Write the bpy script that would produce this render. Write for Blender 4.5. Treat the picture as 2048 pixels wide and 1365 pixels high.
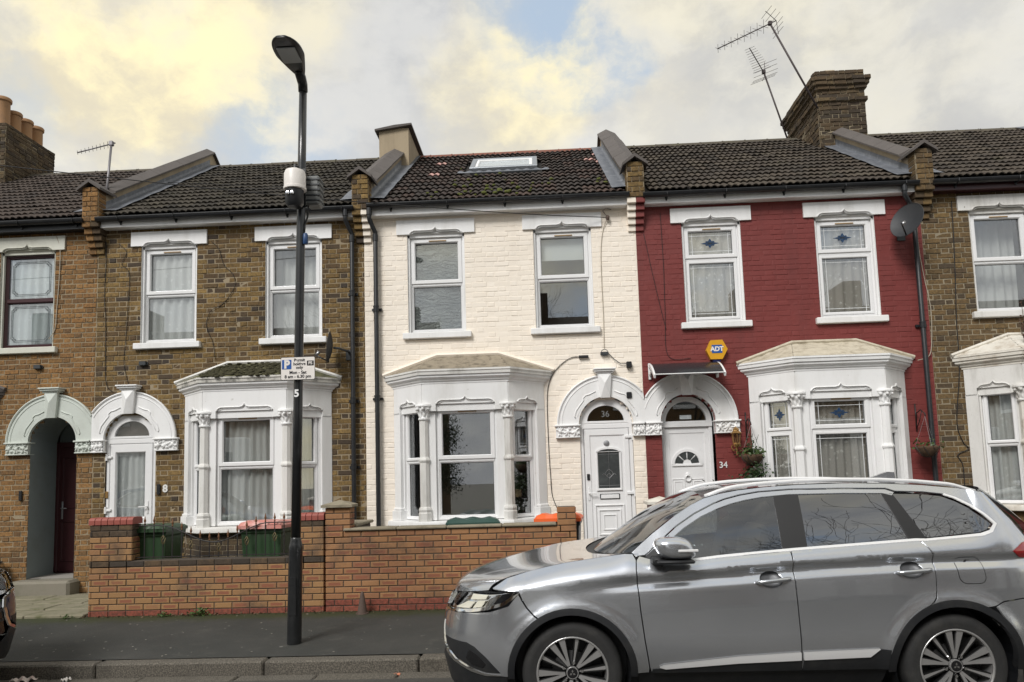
import bpy, bmesh, math, random
from mathutils import Vector, Matrix, Euler, noise as mnoise
random.seed(7)
sc = bpy.context.scene
for o in list(bpy.data.objects): bpy.data.objects.remove(o)
col = sc.collection
V = Vector; PI = math.pi; R = math.radians

# ------------------------------------------------------------------ camera
F_PX, CY = 1468.94, 804.54
pit, yaw, rol = .0969245, .0414609, -.0296550
fwd = V((-math.sin(yaw)*math.cos(pit), math.cos(yaw)*math.cos(pit), math.sin(pit)))
rgt = V((math.cos(yaw), math.sin(yaw), 0)); upv = rgt.cross(fwd)
r2 = math.cos(rol)*rgt + math.sin(rol)*upv; u2 = -math.sin(rol)*rgt + math.cos(rol)*upv
CAM = V((0, -10.8, 1.79))
cd = bpy.data.cameras.new('camera'); co = bpy.data.objects.new('camera', cd); col.objects.link(co)
M = Matrix((r2, u2, -fwd)).transposed().to_4x4(); M.translation = CAM
co.matrix_world = M
cd.sensor_width = 36; cd.lens = F_PX*36/2048; cd.shift_y = (CY-682.5)/2048
cd.clip_end = 2000; cd.clip_start = .05
sc.camera = co
def pxdir(x, y): return ((x-1024)/F_PX*r2 - (y-CY)/F_PX*u2 + fwd).normalized()

# ------------------------------------------------------------------ light
SUN_EL, SUN_AZ = 42, -28        # degrees; azimuth measured from straight behind the camera, negative = to the left
sd = bpy.data.lights.new('sun', 'SUN'); so = bpy.data.objects.new('sun', sd); col.objects.link(so)
sd.energy = 2.3; sd.angle = R(22); sd.color = (1.0, .975, .945)
sdir = V((math.sin(R(SUN_AZ))*math.cos(R(SUN_EL)), -math.cos(R(SUN_AZ))*math.cos(R(SUN_EL)), math.sin(R(SUN_EL))))
so.rotation_euler = sdir.to_track_quat('Z', 'Y').to_euler()
so.location = (0, -30, 30)
sc.view_settings.view_transform = 'Standard'; sc.view_settings.look = 'None'
sc.view_settings.exposure = 0.31; sc.view_settings.gamma = 1
try: sc.view_settings.use_curve_mapping = False
except Exception: pass

w = bpy.data.worlds.new('World'); sc.world = w; w.use_nodes = True
nt = w.node_tree; N = nt.nodes; L = nt.links
for n in list(N): N.remove(n)
def nd(t, tree=None, **kw):
    n = (tree or nt).nodes.new(t)
    for k, v in kw.items(): setattr(n, k, v)
    return n
def mth(op, a, b=None, c=None, tree=None, clamp=False):
    t = tree or nt
    n = t.nodes.new('ShaderNodeMath'); n.operation = op; n.use_clamp = clamp
    for i, v in enumerate((a, b, c)):
        if v is None: continue
        if isinstance(v, (int, float)): n.inputs[i].default_value = v
        else: t.links.new(v, n.inputs[i])
    return n.outputs[0]
def mixc(fac, a, b, tree=None, mode='MIX'):
    t = tree or nt
    n = t.nodes.new('ShaderNodeMix'); n.data_type = 'RGBA'; n.blend_type = mode
    for i, v in ((0, fac), (6, a), (7, b)):
        if isinstance(v, (int, float)): n.inputs[i].default_value = v
        elif isinstance(v, (tuple, list)): n.inputs[i].default_value = (*v[:3], 1)
        else: t.links.new(v, n.inputs[i])
    return n.outputs[2]
def sstep(x, lo, hi, tree=None):
    t = tree or nt
    n = t.nodes.new('ShaderNodeMapRange'); n.interpolation_type = 'SMOOTHSTEP'
    t.links.new(x, n.inputs[0]); n.inputs[1].default_value = lo; n.inputs[2].default_value = hi
    return n.outputs[0]
tc = nd('ShaderNodeTexCoord')
# wispy distortion of the view direction, so that cloud edges are ragged
nz = nd('ShaderNodeTexNoise'); L.new(tc.outputs['Generated'], nz.inputs['Vector']); nz.inputs['Scale'].default_value = 6.5; nz.inputs['Detail'].default_value = 8; nz.inputs['Roughness'].default_value = .62
sub = nd('ShaderNodeVectorMath', operation='SUBTRACT'); L.new(nz.outputs['Color'], sub.inputs[0]); sub.inputs[1].default_value = (.5, .5, .5)
scl = nd('ShaderNodeVectorMath', operation='SCALE'); L.new(sub.outputs[0], scl.inputs[0]); scl.inputs['Scale'].default_value = .17
add = nd('ShaderNodeVectorMath', operation='ADD'); L.new(tc.outputs['Generated'], add.inputs[0]); L.new(scl.outputs[0], add.inputs[1])
nrm = nd('ShaderNodeVectorMath', operation='NORMALIZE'); L.new(add.outputs[0], nrm.inputs[0])
def blob(x, y, rpx):
    d = pxdir(x, y); ang = math.atan(rpx/F_PX)
    dp = nd('ShaderNodeVectorMath', operation='DOT_PRODUCT'); L.new(nrm.outputs[0], dp.inputs[0]); dp.inputs[1].default_value = d
    return sstep(dp.outputs['Value'], math.cos(ang*1.6), math.cos(ang*.15))
def big(scale, off, detail=4):
    mp = nd('ShaderNodeMapping'); L.new(nrm.outputs[0], mp.inputs[0]); mp.inputs['Location'].default_value = off; mp.inputs['Scale'].default_value = (1, 1, 1.7)
    n = nd('ShaderNodeTexNoise'); L.new(mp.outputs[0], n.inputs['Vector']); n.inputs['Scale'].default_value = scale; n.inputs['Detail'].default_value = detail; n.inputs['Roughness'].default_value = .55
    return n.outputs['Fac']
def accum(lst):
    r = None
    for (x, y, rr, k) in lst:
        b = mth('MULTIPLY', blob(x, y, rr), k); r = b if r is None else mth('MAXIMUM', r, b)
    return r
warm_b = accum([(150, 90, 150, 1), (330, 130, 165, 1), (420, 40, 110, .8), (60, 130, 90, .6), (440, 230, 90, .6), (1035, 150, 120, .9), (1010, 260, 90, .5), (1440, 60, 190, .35), (560, 20, 120, .5), (1700, 120, 260, .22)])
blue_b = accum([(545, 300, 85, .75), (620, 300, 60, .5), (1110, 30, 110, 1.0), (1190, 120, 70, .95), (30, 250, 60, .4)])
grey_b = accum([(760, 120, 190, .8), (1300, 190, 180, .45), (1900, 60, 200, .5), (900, 40, 90, .8), (330, 300, 110, .5)])
n1 = big(1.6, (3.1, 1.7, .4)); n2 = big(1.9, (9.3, 4.2, 7.7)); n3 = big(3.2, (1.2, 8.8, 2.1), 6)
infront = nd('ShaderNodeVectorMath', operation='DOT_PRODUCT'); L.new(tc.outputs['Generated'], infront.inputs[0]); infront.inputs[1].default_value = fwd
away = mth('SUBTRACT', 1.0, sstep(infront.outputs['Value'], .55, .85))       # 1 outside the part of the sky drawn above
warm = mth('MAXIMUM', warm_b, mth('MULTIPLY', away, sstep(n1, .5, .68)))
blue = mth('MAXIMUM', blue_b, mth('MULTIPLY', away, sstep(n2, .52, .66)))
grey = mth('MAXIMUM', grey_b, mth('MULTIPLY', sstep(n3, .46, .72), .6))
sky = nd('ShaderNodeTexSky', sky_type='NISHITA'); sky.sun_disc = False
sky.sun_elevation = R(SUN_EL); sky.sun_rotation = math.atan2(sdir.x, sdir.y)
sky.air_density = 1.0; sky.dust_density = 1.4; sky.ozone_density = 1.2
skyc = nd('ShaderNodeVectorMath', operation='SCALE'); L.new(sky.outputs[0], skyc.inputs[0]); skyc.inputs['Scale'].default_value = .10
skyb = mixc(.62, skyc.outputs[0], (.60, .72, .85))                            # thin veil over the blue
def fbm(scale, off, rough=.58):
    mp = nd('ShaderNodeMapping'); L.new(nrm2.outputs[0], mp.inputs[0]); mp.inputs['Location'].default_value = off; mp.inputs['Scale'].default_value = (1, 1, 1.5)
    n = nd('ShaderNodeTexNoise'); L.new(mp.outputs[0], n.inputs['Vector']); n.inputs['Scale'].default_value = scale; n.inputs['Detail'].default_value = 13; n.inputs['Roughness'].default_value = rough
    return n.outputs['Fac']
scl2 = nd('ShaderNodeVectorMath', operation='SCALE'); L.new(sub.outputs[0], scl2.inputs[0]); scl2.inputs['Scale'].default_value = .05
nrm2 = nd('ShaderNodeVectorMath', operation='ADD'); L.new(tc.outputs['Generated'], nrm2.inputs[0]); L.new(scl2.outputs[0], nrm2.inputs[1])
dA, dB, dC = fbm(3.4, (2.3, .6, 5.1)), fbm(7.5, (.4, 3.9, 1.3), .6), fbm(4.6, (6.1, 2.2, 9.4))
cl = mixc(sstep(dA, .38, .62), (.50, .51, .525), (.70, .69, .655))
cl = mixc(mth('MULTIPLY', sstep(dB, .48, .66), .55), cl, (.80, .785, .73))
cl = mixc(mth('MULTIPLY', grey, .8), cl, mixc(sstep(dB, .40, .62), (.47, .485, .51), (.60, .605, .61)))
wm = mixc(sstep(dB, .38, .60), (.72, .655, .50), (1.0, .885, .56))
cl = mixc(mth('MULTIPLY', warm, mth('ADD', .45, mth('MULTIPLY', sstep(dC, .40, .58), .55))), cl, wm)
bfac = mth('MULTIPLY', blue, sstep(dB, .70, .44))
cl = mixc(bfac, cl, skyb)
bg = nd('ShaderNodeBackground'); L.new(cl, bg.inputs['Color']); bg.inputs['Strength'].default_value = .92
wo = nd('ShaderNodeOutputWorld'); L.new(bg.outputs[0], wo.inputs[0])

# ------------------------------------------------------------------ mesh helpers
WL = {}                                   # world location of parents
class MB:
    def __init__(s): s.v = []; s.f = []; s.a = []; s.m = []; s.mi = 0
    def vert(s, p): s.v.append(tuple(p)); return len(s.v)-1
    def face(s, idx, rnd=0.): s.f.append(tuple(idx)); s.a.append(rnd); s.m.append(s.mi)
    def quad(s, a, b, c, d, rnd=0.):
        i = len(s.v); s.v += [tuple(a), tuple(b), tuple(c), tuple(d)]; s.face((i, i+1, i+2, i+3), rnd)
    def poly(s, pts, rnd=0.):
        i = len(s.v); s.v += [tuple(p) for p in pts]; s.face(range(i, i+len(pts)), rnd)
    def box(s, x0, x1, y0, y1, z0, z1, rnd=0., M=None):
        c = [(x0,y0,z0),(x1,y0,z0),(x1,y1,z0),(x0,y1,z0),(x0,y0,z1),(x1,y0,z1),(x1,y1,z1),(x0,y1,z1)]
        if M: c = [M(p) for p in c]
        i = len(s.v); s.v += [tuple(p) for p in c]
        for f in ((0,3,2,1),(4,5,6,7),(0,1,5,4),(1,2,6,5),(2,3,7,6),(3,0,4,7)): s.face([i+k for k in f], rnd)
        return s
    def cbox(s, x0, x1, y0, y1, z0, z1, b=.006, rnd=0., M=None):
        """box with chamfered edges"""
        i = len(s.v)
        pts = []
        for z, k in ((z0, 1), (z0+b, 0), (z1-b, 0), (z1, 1)):
            e = b if k else 0
            ring = [(x0+e+b*(1-k),y0+e,z),(x1-e-b*(1-k),y0+e,z),(x1-e,y0+e+b*(1-k),z),(x1-e,y1-e-b*(1-k),z),(x1-e-b*(1-k),y1-e,z),(x0+e+b*(1-k),y1-e,z),(x0+e,y1-e-b*(1-k),z),(x0+e,y0+e+b*(1-k),z)]
            pts += ring
        if M: pts = [M(p) for p in pts]
        s.v += [tuple(p) for p in pts]
        for r in range(3):
            for k in range(8):
                a = i+r*8+k; b2 = i+r*8+(k+1)%8; s.face((a, b2, b2+8, a+8), rnd)
        s.face([i+k for k in range(7, -1, -1)], rnd); s.face([i+24+k for k in range(8)], rnd)
        return s
    def grid(s, fn, nu, nv, closeu=False, rnd=0.):
        i = len(s.v)
        for a in range(nu+1):
            for b in range(nv+1): s.v.append(tuple(fn(a/nu, b/nv)))
        for a in range(nu):
            for b in range(nv):
                p = i+a*(nv+1)+b; s.face((p, p+nv+1, p+nv+2, p+1), rnd)
        return s
    def lathe(s, prof, c=(0,0,0), seg=16, M=None, rfn=None, cap=True):
        i = len(s.v)
        for (r, z) in prof:
            for k in range(seg):
                t = 2*PI*(k+.5)/seg; rr = r if rfn is None else rfn(r, t, z)
                p = (c[0]+rr*math.cos(t), c[1]+rr*math.sin(t), c[2]+z)
                s.v.append(tuple(M(p)) if M else p)
        n = len(prof)
        for a in range(n-1):
            for k in range(seg):
                p = i+a*seg+k; q = i+a*seg+(k+1) % seg; s.face((p, q, q+seg, p+seg))
        if cap:
            s.face([i+k for k in range(seg-1, -1, -1)]); s.face([i+(n-1)*seg+k for k in range(seg)])
        return s
    def tube(s, path, r, seg=8, cap=True):
        path = [V(p) for p in path]; n = len(path); i = len(s.v)
        prev = None
        for k, p in enumerate(path):
            d = (path[min(k+1, n-1)]-path[max(k-1, 0)]).normalized()
            if prev is None:
                a = V((0,0,1)) if abs(d.z) < .9 else V((1,0,0)); u = d.cross(a).normalized()
            else:
                u = (prev - d*prev.dot(d)).normalized()
            prev = u; w_ = d.cross(u)
            rr = r[k] if isinstance(r, (list, tuple)) else r
            for j in range(seg):
                t = 2*PI*j/seg; s.v.append(tuple(p+u*math.cos(t)*rr+w_*math.sin(t)*rr))
        for k in range(n-1):
            for j in range(seg):
                a = i+k*seg+j; b = i+k*seg+(j+1) % seg; s.face((a, b, b+seg, a+seg))
        if cap:
            s.face([i+j for j in range(seg-1, -1, -1)]); s.face([i+(n-1)*seg+j for j in range(seg)])
        return s
    def prism(s, poly, M, d0, d1, rnd=0.):
        """2-D polygon (u,z) extruded between depths d0 and d1 through the mapping M(u,d,z)"""
        n = len(poly); i = len(s.v)
        s.v += [tuple(M((u, d0, z))) for u, z in poly] + [tuple(M((u, d1, z))) for u, z in poly]
        s.face(range(i, i+n), rnd); s.face(range(i+2*n-1, i+n-1, -1), rnd)
        for k in range(n):
            a, b = i+k, i+(k+1) % n; s.face((b, a, a+n, b+n), rnd)
        return s
    def ring(s, M, o, n_, d0, d1, b=.008):
        """rectangular frame: o=(u0,u1,z0,z1) outer, n_ = inner, chamfered inner lip; d0 is the outer (front) face"""
        def rc(q, e=0): return [(q[0]+e, q[2]+e), (q[1]-e, q[2]+e), (q[1]-e, q[3]-e), (q[0]+e, q[3]-e)]
        loops = [(rc(o), d1), (rc(o), d0+b*.5), (rc(o, b*.5), d0), (rc(n_, -b), d0), (rc(n_), d0+b*1.4), (rc(n_), d1)]
        i = len(s.v)
        for lp, d in loops:
            for u, z in lp: s.v.append(tuple(M((u, d, z))))
        for a in range(len(loops)-1):
            for k in range(4):
                p = i+a*4+k; q = i+a*4+(k+1) % 4; s.face((p, q, q+4, p+4))
        return s
    def build(s, name, mat, parent=None, smooth=False, loc=None, auto=None):
        me = bpy.data.meshes.new(name); me.from_pydata(s.v, [], s.f); me.validate(clean_customdata=False)
        mats = mat if isinstance(mat, (list, tuple)) else [mat]
        for m_ in mats: me.materials.append(m_)
        if len(mats) > 1 and len(me.polygons) == len(s.m): me.polygons.foreach_set('material_index', s.m)
        if any(s.a) and len(me.polygons) == len(s.a):
            at = me.attributes.new('rnd', 'FLOAT', 'FACE'); at.data.foreach_set('value', s.a)
        bm = bmesh.new(); bm.from_mesh(me); bmesh.ops.remove_doubles(bm, verts=bm.verts, dist=1e-5)
        bmesh.ops.recalc_face_normals(bm, faces=bm.faces)
        if auto is not None:
            for e in bm.edges:
                if len(e.link_faces) == 2 and e.calc_face_angle(0) > R(auto): e.smooth = False
            smooth = True
        if smooth:
            for f in bm.faces: f.smooth = True
        bm.to_mesh(me); bm.free()
        return link(name, me, parent, loc)
def link(name, me, parent=None, loc=None):
    o = bpy.data.objects.new(name, me); col.objects.link(o)
    wl = V(loc) if loc is not None else V((0, 0, 0))
    place(o, wl, parent); return o
def place(o, wl, parent):
    WL[o.name] = V(wl)
    if parent is not None: o.parent = parent; o.location = V(wl)-WL[parent.name]
    else: o.location = wl
def empty(name, loc, parent=None):
    o = bpy.data.objects.new(name, None); col.objects.link(o); o.empty_display_size = .2
    place(o, V(loc), parent); return o
def tag(o, label, cat, group=None):
    o['label'] = label; o['category'] = cat
    if group: o['group'] = group
    return o
def struct(o): o['kind'] = 'structure'; return o
def stuff(o): o['kind'] = 'stuff'; return o
def rebase(o, loc):
    """shift the origin of a top-level mesh to its base point without moving it"""
    l = V(loc); o.data.transform(Matrix.Translation(-(l-V(o.location)))); o.location = l; WL[o.name] = l; return o
def frame(ox, oy, ux=1, uy=0):
    """M(u,d,z): u along the wall, d into the wall, z up"""
    l = math.hypot(ux, uy); ux /= l; uy /= l
    return lambda p: (ox+p[0]*ux-p[1]*uy, oy+p[0]*uy+p[1]*ux, p[2])
def rects_minus(a, b, cuts):
    segs = [(a, b)]
    for (c, d) in cuts:
        out = []
        for (p, q) in segs:
            if d <= p or c >= q: out.append((p, q)); continue
            if c > p: out.append((p, c))
            if d < q: out.append((d, q))
        segs = out
    return [x for x in segs if x[1]-x[0] > .004]
def text(body, size, mat, parent, Mfn, d=-.002, align='CENTER', ext=.001, name='lettering', bold=0.):
    cu = bpy.data.curves.new('t', 'FONT'); cu.body = body; cu.size = size; cu.align_x = align; cu.align_y = 'CENTER'; cu.extrude = ext; cu.offset = bold
    ob = bpy.data.objects.new('t', cu); col.objects.link(ob)
    dg = bpy.context.evaluated_depsgraph_get(); dg.update()
    me = bpy.data.meshes.new_from_object(ob.evaluated_get(dg)); bpy.data.objects.remove(ob); bpy.data.curves.remove(cu)
    for v_ in me.vertices: v_.co = V(Mfn((v_.co.x, d-v_.co.z, v_.co.y)))
    me.materials.clear(); me.materials.append(mat)
    return link(name, me, parent)
# ------------------------------------------------------------------ materials
def newmat(name):
    m = bpy.data.materials.new(name); m.use_nodes = True
    t = m.node_tree; b = t.nodes['Principled BSDF']; return m, t, b
def noise_n(t, scale, detail=4, rough=.55, vec=None, dim=None):
    n = t.nodes.new('ShaderNodeTexNoise'); n.inputs['Scale'].default_value = scale; n.inputs['Detail'].default_value = detail; n.inputs['Roughness'].default_value = rough
    if vec is not None: t.links.new(vec, n.inputs['Vector'])
    return n.outputs['Fac']
def wpos(t): return t.nodes.new('ShaderNodeNewGeometry').outputs['Position']
def bump(t, b, h, strength=.3, dist=.01):
    n = t.nodes.new('ShaderNodeBump'); n.inputs['Strength'].default_value = strength; n.inputs['Distance'].default_value = dist
    t.links.new(h, n.inputs['Height']); t.links.new(n.outputs[0], b.inputs['Normal'])
def piece_random(t):
    oi = t.nodes.new('ShaderNodeObjectInfo'); at = t.nodes.new('ShaderNodeAttribute'); at.attribute_name = 'rnd'
    return mth('FRACT', mth('ADD', oi.outputs['Random'], at.outputs['Fac'], tree=t), tree=t)
def ramp(t, fac, stops, interp='LINEAR'):
    n = t.nodes.new('ShaderNodeValToRGB'); n.color_ramp.interpolation = interp
    while len(n.color_ramp.elements) > 1: n.color_ramp.elements.remove(n.color_ramp.elements[0])
    for i, (p, c) in enumerate(stops):
        e = n.color_ramp.elements[0] if i == 0 else n.color_ramp.elements.new(p)
        e.position = p; e.color = (*c, 1)
    if fac is not None: t.links.new(fac, n.inputs[0])
    return n.outputs[0]
def plain(name, c, rough=.6, metal=0., spec=.5, dirt=0., dirtc=(.12,.10,.07), scale=3., coat=0., bmp=0., bscale=60, streak=False, chips=0.):
    m, t, b = newmat(name)
    b.inputs['Roughness'].default_value = rough; b.inputs['Metallic'].default_value = metal
    b.inputs['Specular IOR Level'].default_value = spec; b.inputs['Coat Weight'].default_value = coat; b.inputs['Coat Roughness'].default_value = .05
    p = wpos(t)
    if dirt:
        if streak:
            mp = t.nodes.new('ShaderNodeMapping'); t.links.new(p, mp.inputs[0]); mp.inputs['Scale'].default_value = (1, 1, .22); pv = mp.outputs[0]
        else: pv = p
        f = mth('MULTIPLY', sstep(noise_n(t, scale, 8, .68, pv), .42, .78, t), dirt, tree=t)
        f2 = mth('MULTIPLY', sstep(noise_n(t, scale*9, 6, .7, p), .55, .8, t), dirt*.8, tree=t)
        if chips: f2 = mth('MAXIMUM', f2, mth('MULTIPLY', sstep(noise_n(t, 11, 8, .72, p), .665, .685, t), chips, tree=t), tree=t)
        t.links.new(mixc(mth('MAXIMUM', f, f2, tree=t), c, dirtc, t), b.inputs['Base Color'])
        r_ = mth('ADD', rough-.06, mth('MULTIPLY', noise_n(t, scale*3, 4, .6, p), .14, tree=t), tree=t); t.links.new(r_, b.inputs['Roughness'])
    else:
        b.inputs['Base Color'].default_value = (*c, 1)
    if bmp: bump(t, b, noise_n(t, bscale, 6, .65, p), bmp, .004)
    return m
def brick_mat(name, stops, soot=.5, sootc=(.035,.030,.026), warmth=None, rough=.92):
    m, t, b = newmat(name); p = wpos(t); rnd = piece_random(t)
    c = ramp(t, rnd, stops)
    bl = noise_n(t, 28, 6, .7, p)
    c = mixc(sstep(bl, .32, .72, t), c, mixc(.70, c, (.045,.035,.025), t), t)          # blotchy faces
    pale = mth('MULTIPLY', sstep(noise_n(t, 42, 5, .65, p), .60, .78, t), .28, tree=t)
    c = mixc(pale, c, (.40,.32,.22), t)
    s = mth('MULTIPLY', sstep(noise_n(t, 1.1, 6, .65, p), .45, .72, t), soot, tree=t)
    c = mixc(s, c, sootc, t)
    t.links.new(c, b.inputs['Base Color']); b.inputs['Roughness'].default_value = rough; b.inputs['Specular IOR Level'].default_value = .25
    bump(t, b, noise_n(t, 90, 8, .75, p), .55, .006)
    return m
def paint_brick(name, c, c2, dirt=.25, dirtc=(.45,.38,.28), rough=.62):
    m, t, b = newmat(name); p = wpos(t); rnd = piece_random(t)
    k = mixc(mth('MULTIPLY', rnd, .55, tree=t), c, c2, t)
    mp = t.nodes.new('ShaderNodeMapping'); t.links.new(p, mp.inputs[0]); mp.inputs['Scale'].default_value = (1, 1, .16)
    k = mixc(mth('MULTIPLY', sstep(noise_n(t, 2.2, 8, .7, mp.outputs[0]), .48, .8, t), dirt, tree=t), k, dirtc, t)
    k = mixc(mth('MULTIPLY', sstep(noise_n(t, 45, 5, .7, p), .62, .78, t), dirt*.7, tree=t), k, dirtc, t)
    t.links.new(k, b.inputs['Base Color']); b.inputs['Roughness'].default_value = rough; b.inputs['Specular IOR Level'].default_value = .35
    bump(t, b, noise_n(t, 70, 7, .7, p), .35, .005)
    return m
MAT = {}
MAT['brick_l'] = brick_mat('london_stock_brick', [(0,(.205,.130,.048)),(.18,(.275,.180,.066)),(.34,(.150,.093,.042)),(.48,(.33,.215,.080)),(.60,(.115,.074,.040)),(.76,(.245,.155,.056)),(.90,(.095,.066,.042)),(.98,(.065,.052,.042)),(1,(.20,.13,.052))], .48)
MAT['brick_fl'] = brick_mat('orange_stock_brick', [(0,(.33,.17,.062)),(.25,(.28,.155,.06)),(.45,(.37,.20,.075)),(.62,(.23,.125,.05)),(.78,(.31,.175,.07)),(.93,(.17,.10,.05)),(1,(.34,.18,.065))], .22)
MAT['brick_rr'] = brick_mat('grey_brown_stock_brick', [(0,(.155,.10,.048)),(.25,(.20,.13,.058)),(.45,(.13,.088,.046)),(.62,(.23,.15,.06)),(.78,(.11,.075,.042)),(.94,(.085,.065,.045)),(1,(.17,.11,.05))], .35)
MAT['brick_ch'] = brick_mat('sooty_chimney_brick', [(0,(.085,.060,.038)),(.3,(.12,.082,.046)),(.5,(.055,.044,.034)),(.7,(.10,.07,.042)),(.85,(.16,.115,.06)),(1,(.045,.038,.032))], .7)
MAT['mortar_l'] = plain('old_mortar', (.31,.25,.165), .95, dirt=.6, dirtc=(.10,.08,.055), scale=2.4, bmp=.5)
MAT['mortar_rr'] = plain('grey_mortar', (.29,.245,.17), .95, dirt=.6, dirtc=(.09,.075,.055), scale=2.0, bmp=.5)
MAT['mortar_ch'] = plain('chimney_mortar', (.27,.225,.15), .95, dirt=.6, dirtc=(.07,.06,.045), scale=3, bmp=.5)
MAT['cream'] = paint_brick('cream_masonry_paint', (.88,.805,.705), (.85,.765,.65), .34, (.62,.535,.42))
MAT['red'] = paint_brick('red_masonry_paint', (.188,.039,.035), (.158,.032,.029), .6, (.105,.027,.025), .55)
MAT['white'] = plain('white_trim_paint', (.81,.81,.805), .5, dirt=.36, dirtc=(.42,.40,.35), scale=3.2, bmp=.25, bscale=45, streak=True, chips=.55)
MAT['white_old'] = plain('weathered_white_paint', (.71,.70,.67), .6, dirt=.6, dirtc=(.22,.20,.16), scale=3.5, bmp=.35, bscale=40, streak=True, chips=.9)
MAT['white_peel'] = plain('peeling_white_paint', (.70,.67,.60), .7, dirt=.8, dirtc=(.30,.22,.14), scale=4.5, bmp=.6, bscale=30)
MAT['cream_old'] = plain('old_cream_paint', (.62,.62,.54), .6, dirt=.4, dirtc=(.32,.30,.23), scale=3.5, bmp=.25)
MAT['sage'] = plain('pale_sage_paint', (.56,.60,.55), .6, dirt=.35, dirtc=(.33,.33,.28), scale=3.5, bmp=.25)
MAT['upvc'] = plain('white_upvc', (.79,.79,.79), .28, spec=.5, dirt=.10, dirtc=(.5,.48,.44), scale=4)
MAT['maroon'] = plain('maroon_frame', (.045,.012,.014), .35)
MAT['vent'] = plain('tan_plastic', (.36,.24,.12), .5)
MAT['black'] = plain('black_plastic', (.012,.013,.015), .38, dirt=.3, dirtc=(.05,.05,.05), scale=5)
MAT['bluegrey'] = plain('blue_grey_pipe_paint', (.014,.016,.019), .4, dirt=.3, dirtc=(.05,.05,.05), scale=5)
MAT['lead'] = plain('lead_flashing', (.13,.14,.16), .5, metal=.2, dirt=.7, dirtc=(.30,.31,.33), scale=9, bmp=.5)
MAT['render'] = plain('beige_render', (.37,.30,.205), .9, dirt=.55, dirtc=(.15,.115,.075), scale=3, bmp=.4, streak=True)
MAT['coping'] = plain('dark_concrete_coping', (.105,.092,.085), .85, dirt=.5, dirtc=(.05,.045,.04), scale=4, bmp=.5)
MAT['ridge_red'] = plain('red_ridge_clay', (.20,.072,.045), .75, dirt=.5, dirtc=(.07,.035,.03), scale=4, bmp=.3)
MAT['ridge_old'] = plain('old_ridge_tile', (.085,.072,.055), .9, dirt=.6, dirtc=(.12,.12,.06), scale=4, bmp=.5)
MAT['pot'] = plain('clay_chimney_pot', (.34,.19,.09), .8, dirt=.5, dirtc=(.17,.11,.075), scale=3, bmp=.3)
MAT['shell'] = plain('plaster_inside', (.30,.28,.25), .9)
def tile_mat(name, stops, moss=.25, lich=.3):
    m, t, b = newmat(name); p = wpos(t); c = ramp(t, piece_random(t), stops)
    c = mixc(mth('MULTIPLY', sstep(noise_n(t, 26, 6, .7, p), .45, .75, t), .6, tree=t), c, (.022,.020,.017), t)
    c = mixc(mth('MULTIPLY', sstep(noise_n(t, 3.0, 6, .7, p), .55, .75, t), moss, tree=t), c, (.085,.085,.025), t)
    c = mixc(mth('MULTIPLY', sstep(noise_n(t, 38, 3, .5, p), .72, .80, t), lich*.8, tree=t), c, (.34,.33,.28), t)
    t.links.new(c, b.inputs['Base Color']); b.inputs['Roughness'].default_value = .88; b.inputs['Specular IOR Level'].default_value = .3
    bump(t, b, noise_n(t, 110, 8, .75, p), .6, .006); return m
MAT['tile_l'] = tile_mat('mossy_grey_tile', [(0,(.050,.043,.034)),(.3,(.072,.061,.046)),(.6,(.040,.035,.029)),(.85,(.080,.068,.051)),(1,(.044,.038,.031))], .5, .55)
MAT['tile_w'] = tile_mat('dark_brown_tile', [(0,(.044,.036,.032)),(.45,(.058,.046,.040)),(.75,(.080,.052,.042)),(1,(.040,.033,.030))], .12, .12)
MAT['tile_r'] = tile_mat('weathered_brown_tile', [(0,(.058,.046,.037)),(.3,(.084,.067,.051)),(.6,(.048,.040,.033)),(.85,(.094,.077,.058)),(1,(.052,.042,.035))], .25, .5)
MAT['tile_fl'] = tile_mat('brown_tile', [(0,(.070,.054,.045)),(.5,(.085,.066,.055)),(1,(.055,.045,.040))], .12, .3)
MAT['tile_pink'] = plain('new_pink_tile', (.55,.33,.29), .8, dirt=.4, dirtc=(.25,.13,.11), scale=20)
MAT['underlay'] = plain('roof_underlay', (.025,.022,.02), .95)
MAT['moss'] = plain('moss', (.085,.10,.02), 1., dirt=.6, dirtc=(.16,.15,.04), scale=25, bmp=1.)
def glass(name, tint=(.92,.95,.95), rough=0., refl=.04):
    m, t, b = newmat(name); t.nodes.remove(b)
    tr = t.nodes.new('ShaderNodeBsdfTransparent'); tr.inputs[0].default_value = (*tint, 1)
    gl = t.nodes.new('ShaderNodeBsdfGlossy'); gl.inputs['Roughness'].default_value = rough; gl.inputs[0].default_value = (.95,.97,1,1)
    lw = t.nodes.new('ShaderNodeLayerWeight'); lw.inputs[0].default_value = .5
    fr = mth('ADD', refl, mth('MULTIPLY', mth('POWER', lw.outputs['Facing'], 5., tree=t), 1-refl, tree=t), tree=t)   # Schlick, same from both sides
    mx = t.nodes.new('ShaderNodeMixShader'); t.links.new(fr, mx.inputs[0]); t.links.new(tr.outputs[0], mx.inputs[1]); t.links.new(gl.outputs[0], mx.inputs[2])
    t.links.new(mx.outputs[0], t.nodes['Material Output'].inputs[0]); return m
MAT['glass'] = glass('window_glass', (.95,.96,.955), .0, .18)
MAT['glass_car'] = glass('car_glass', (.30,.32,.315), 0., .16)
MAT['glass_tint'] = glass('tinted_car_glass', (.035,.035,.04), 0., .24)
MAT['lens'] = glass('lamp_lens', (.95,.96,.97), 0., .04)
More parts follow.
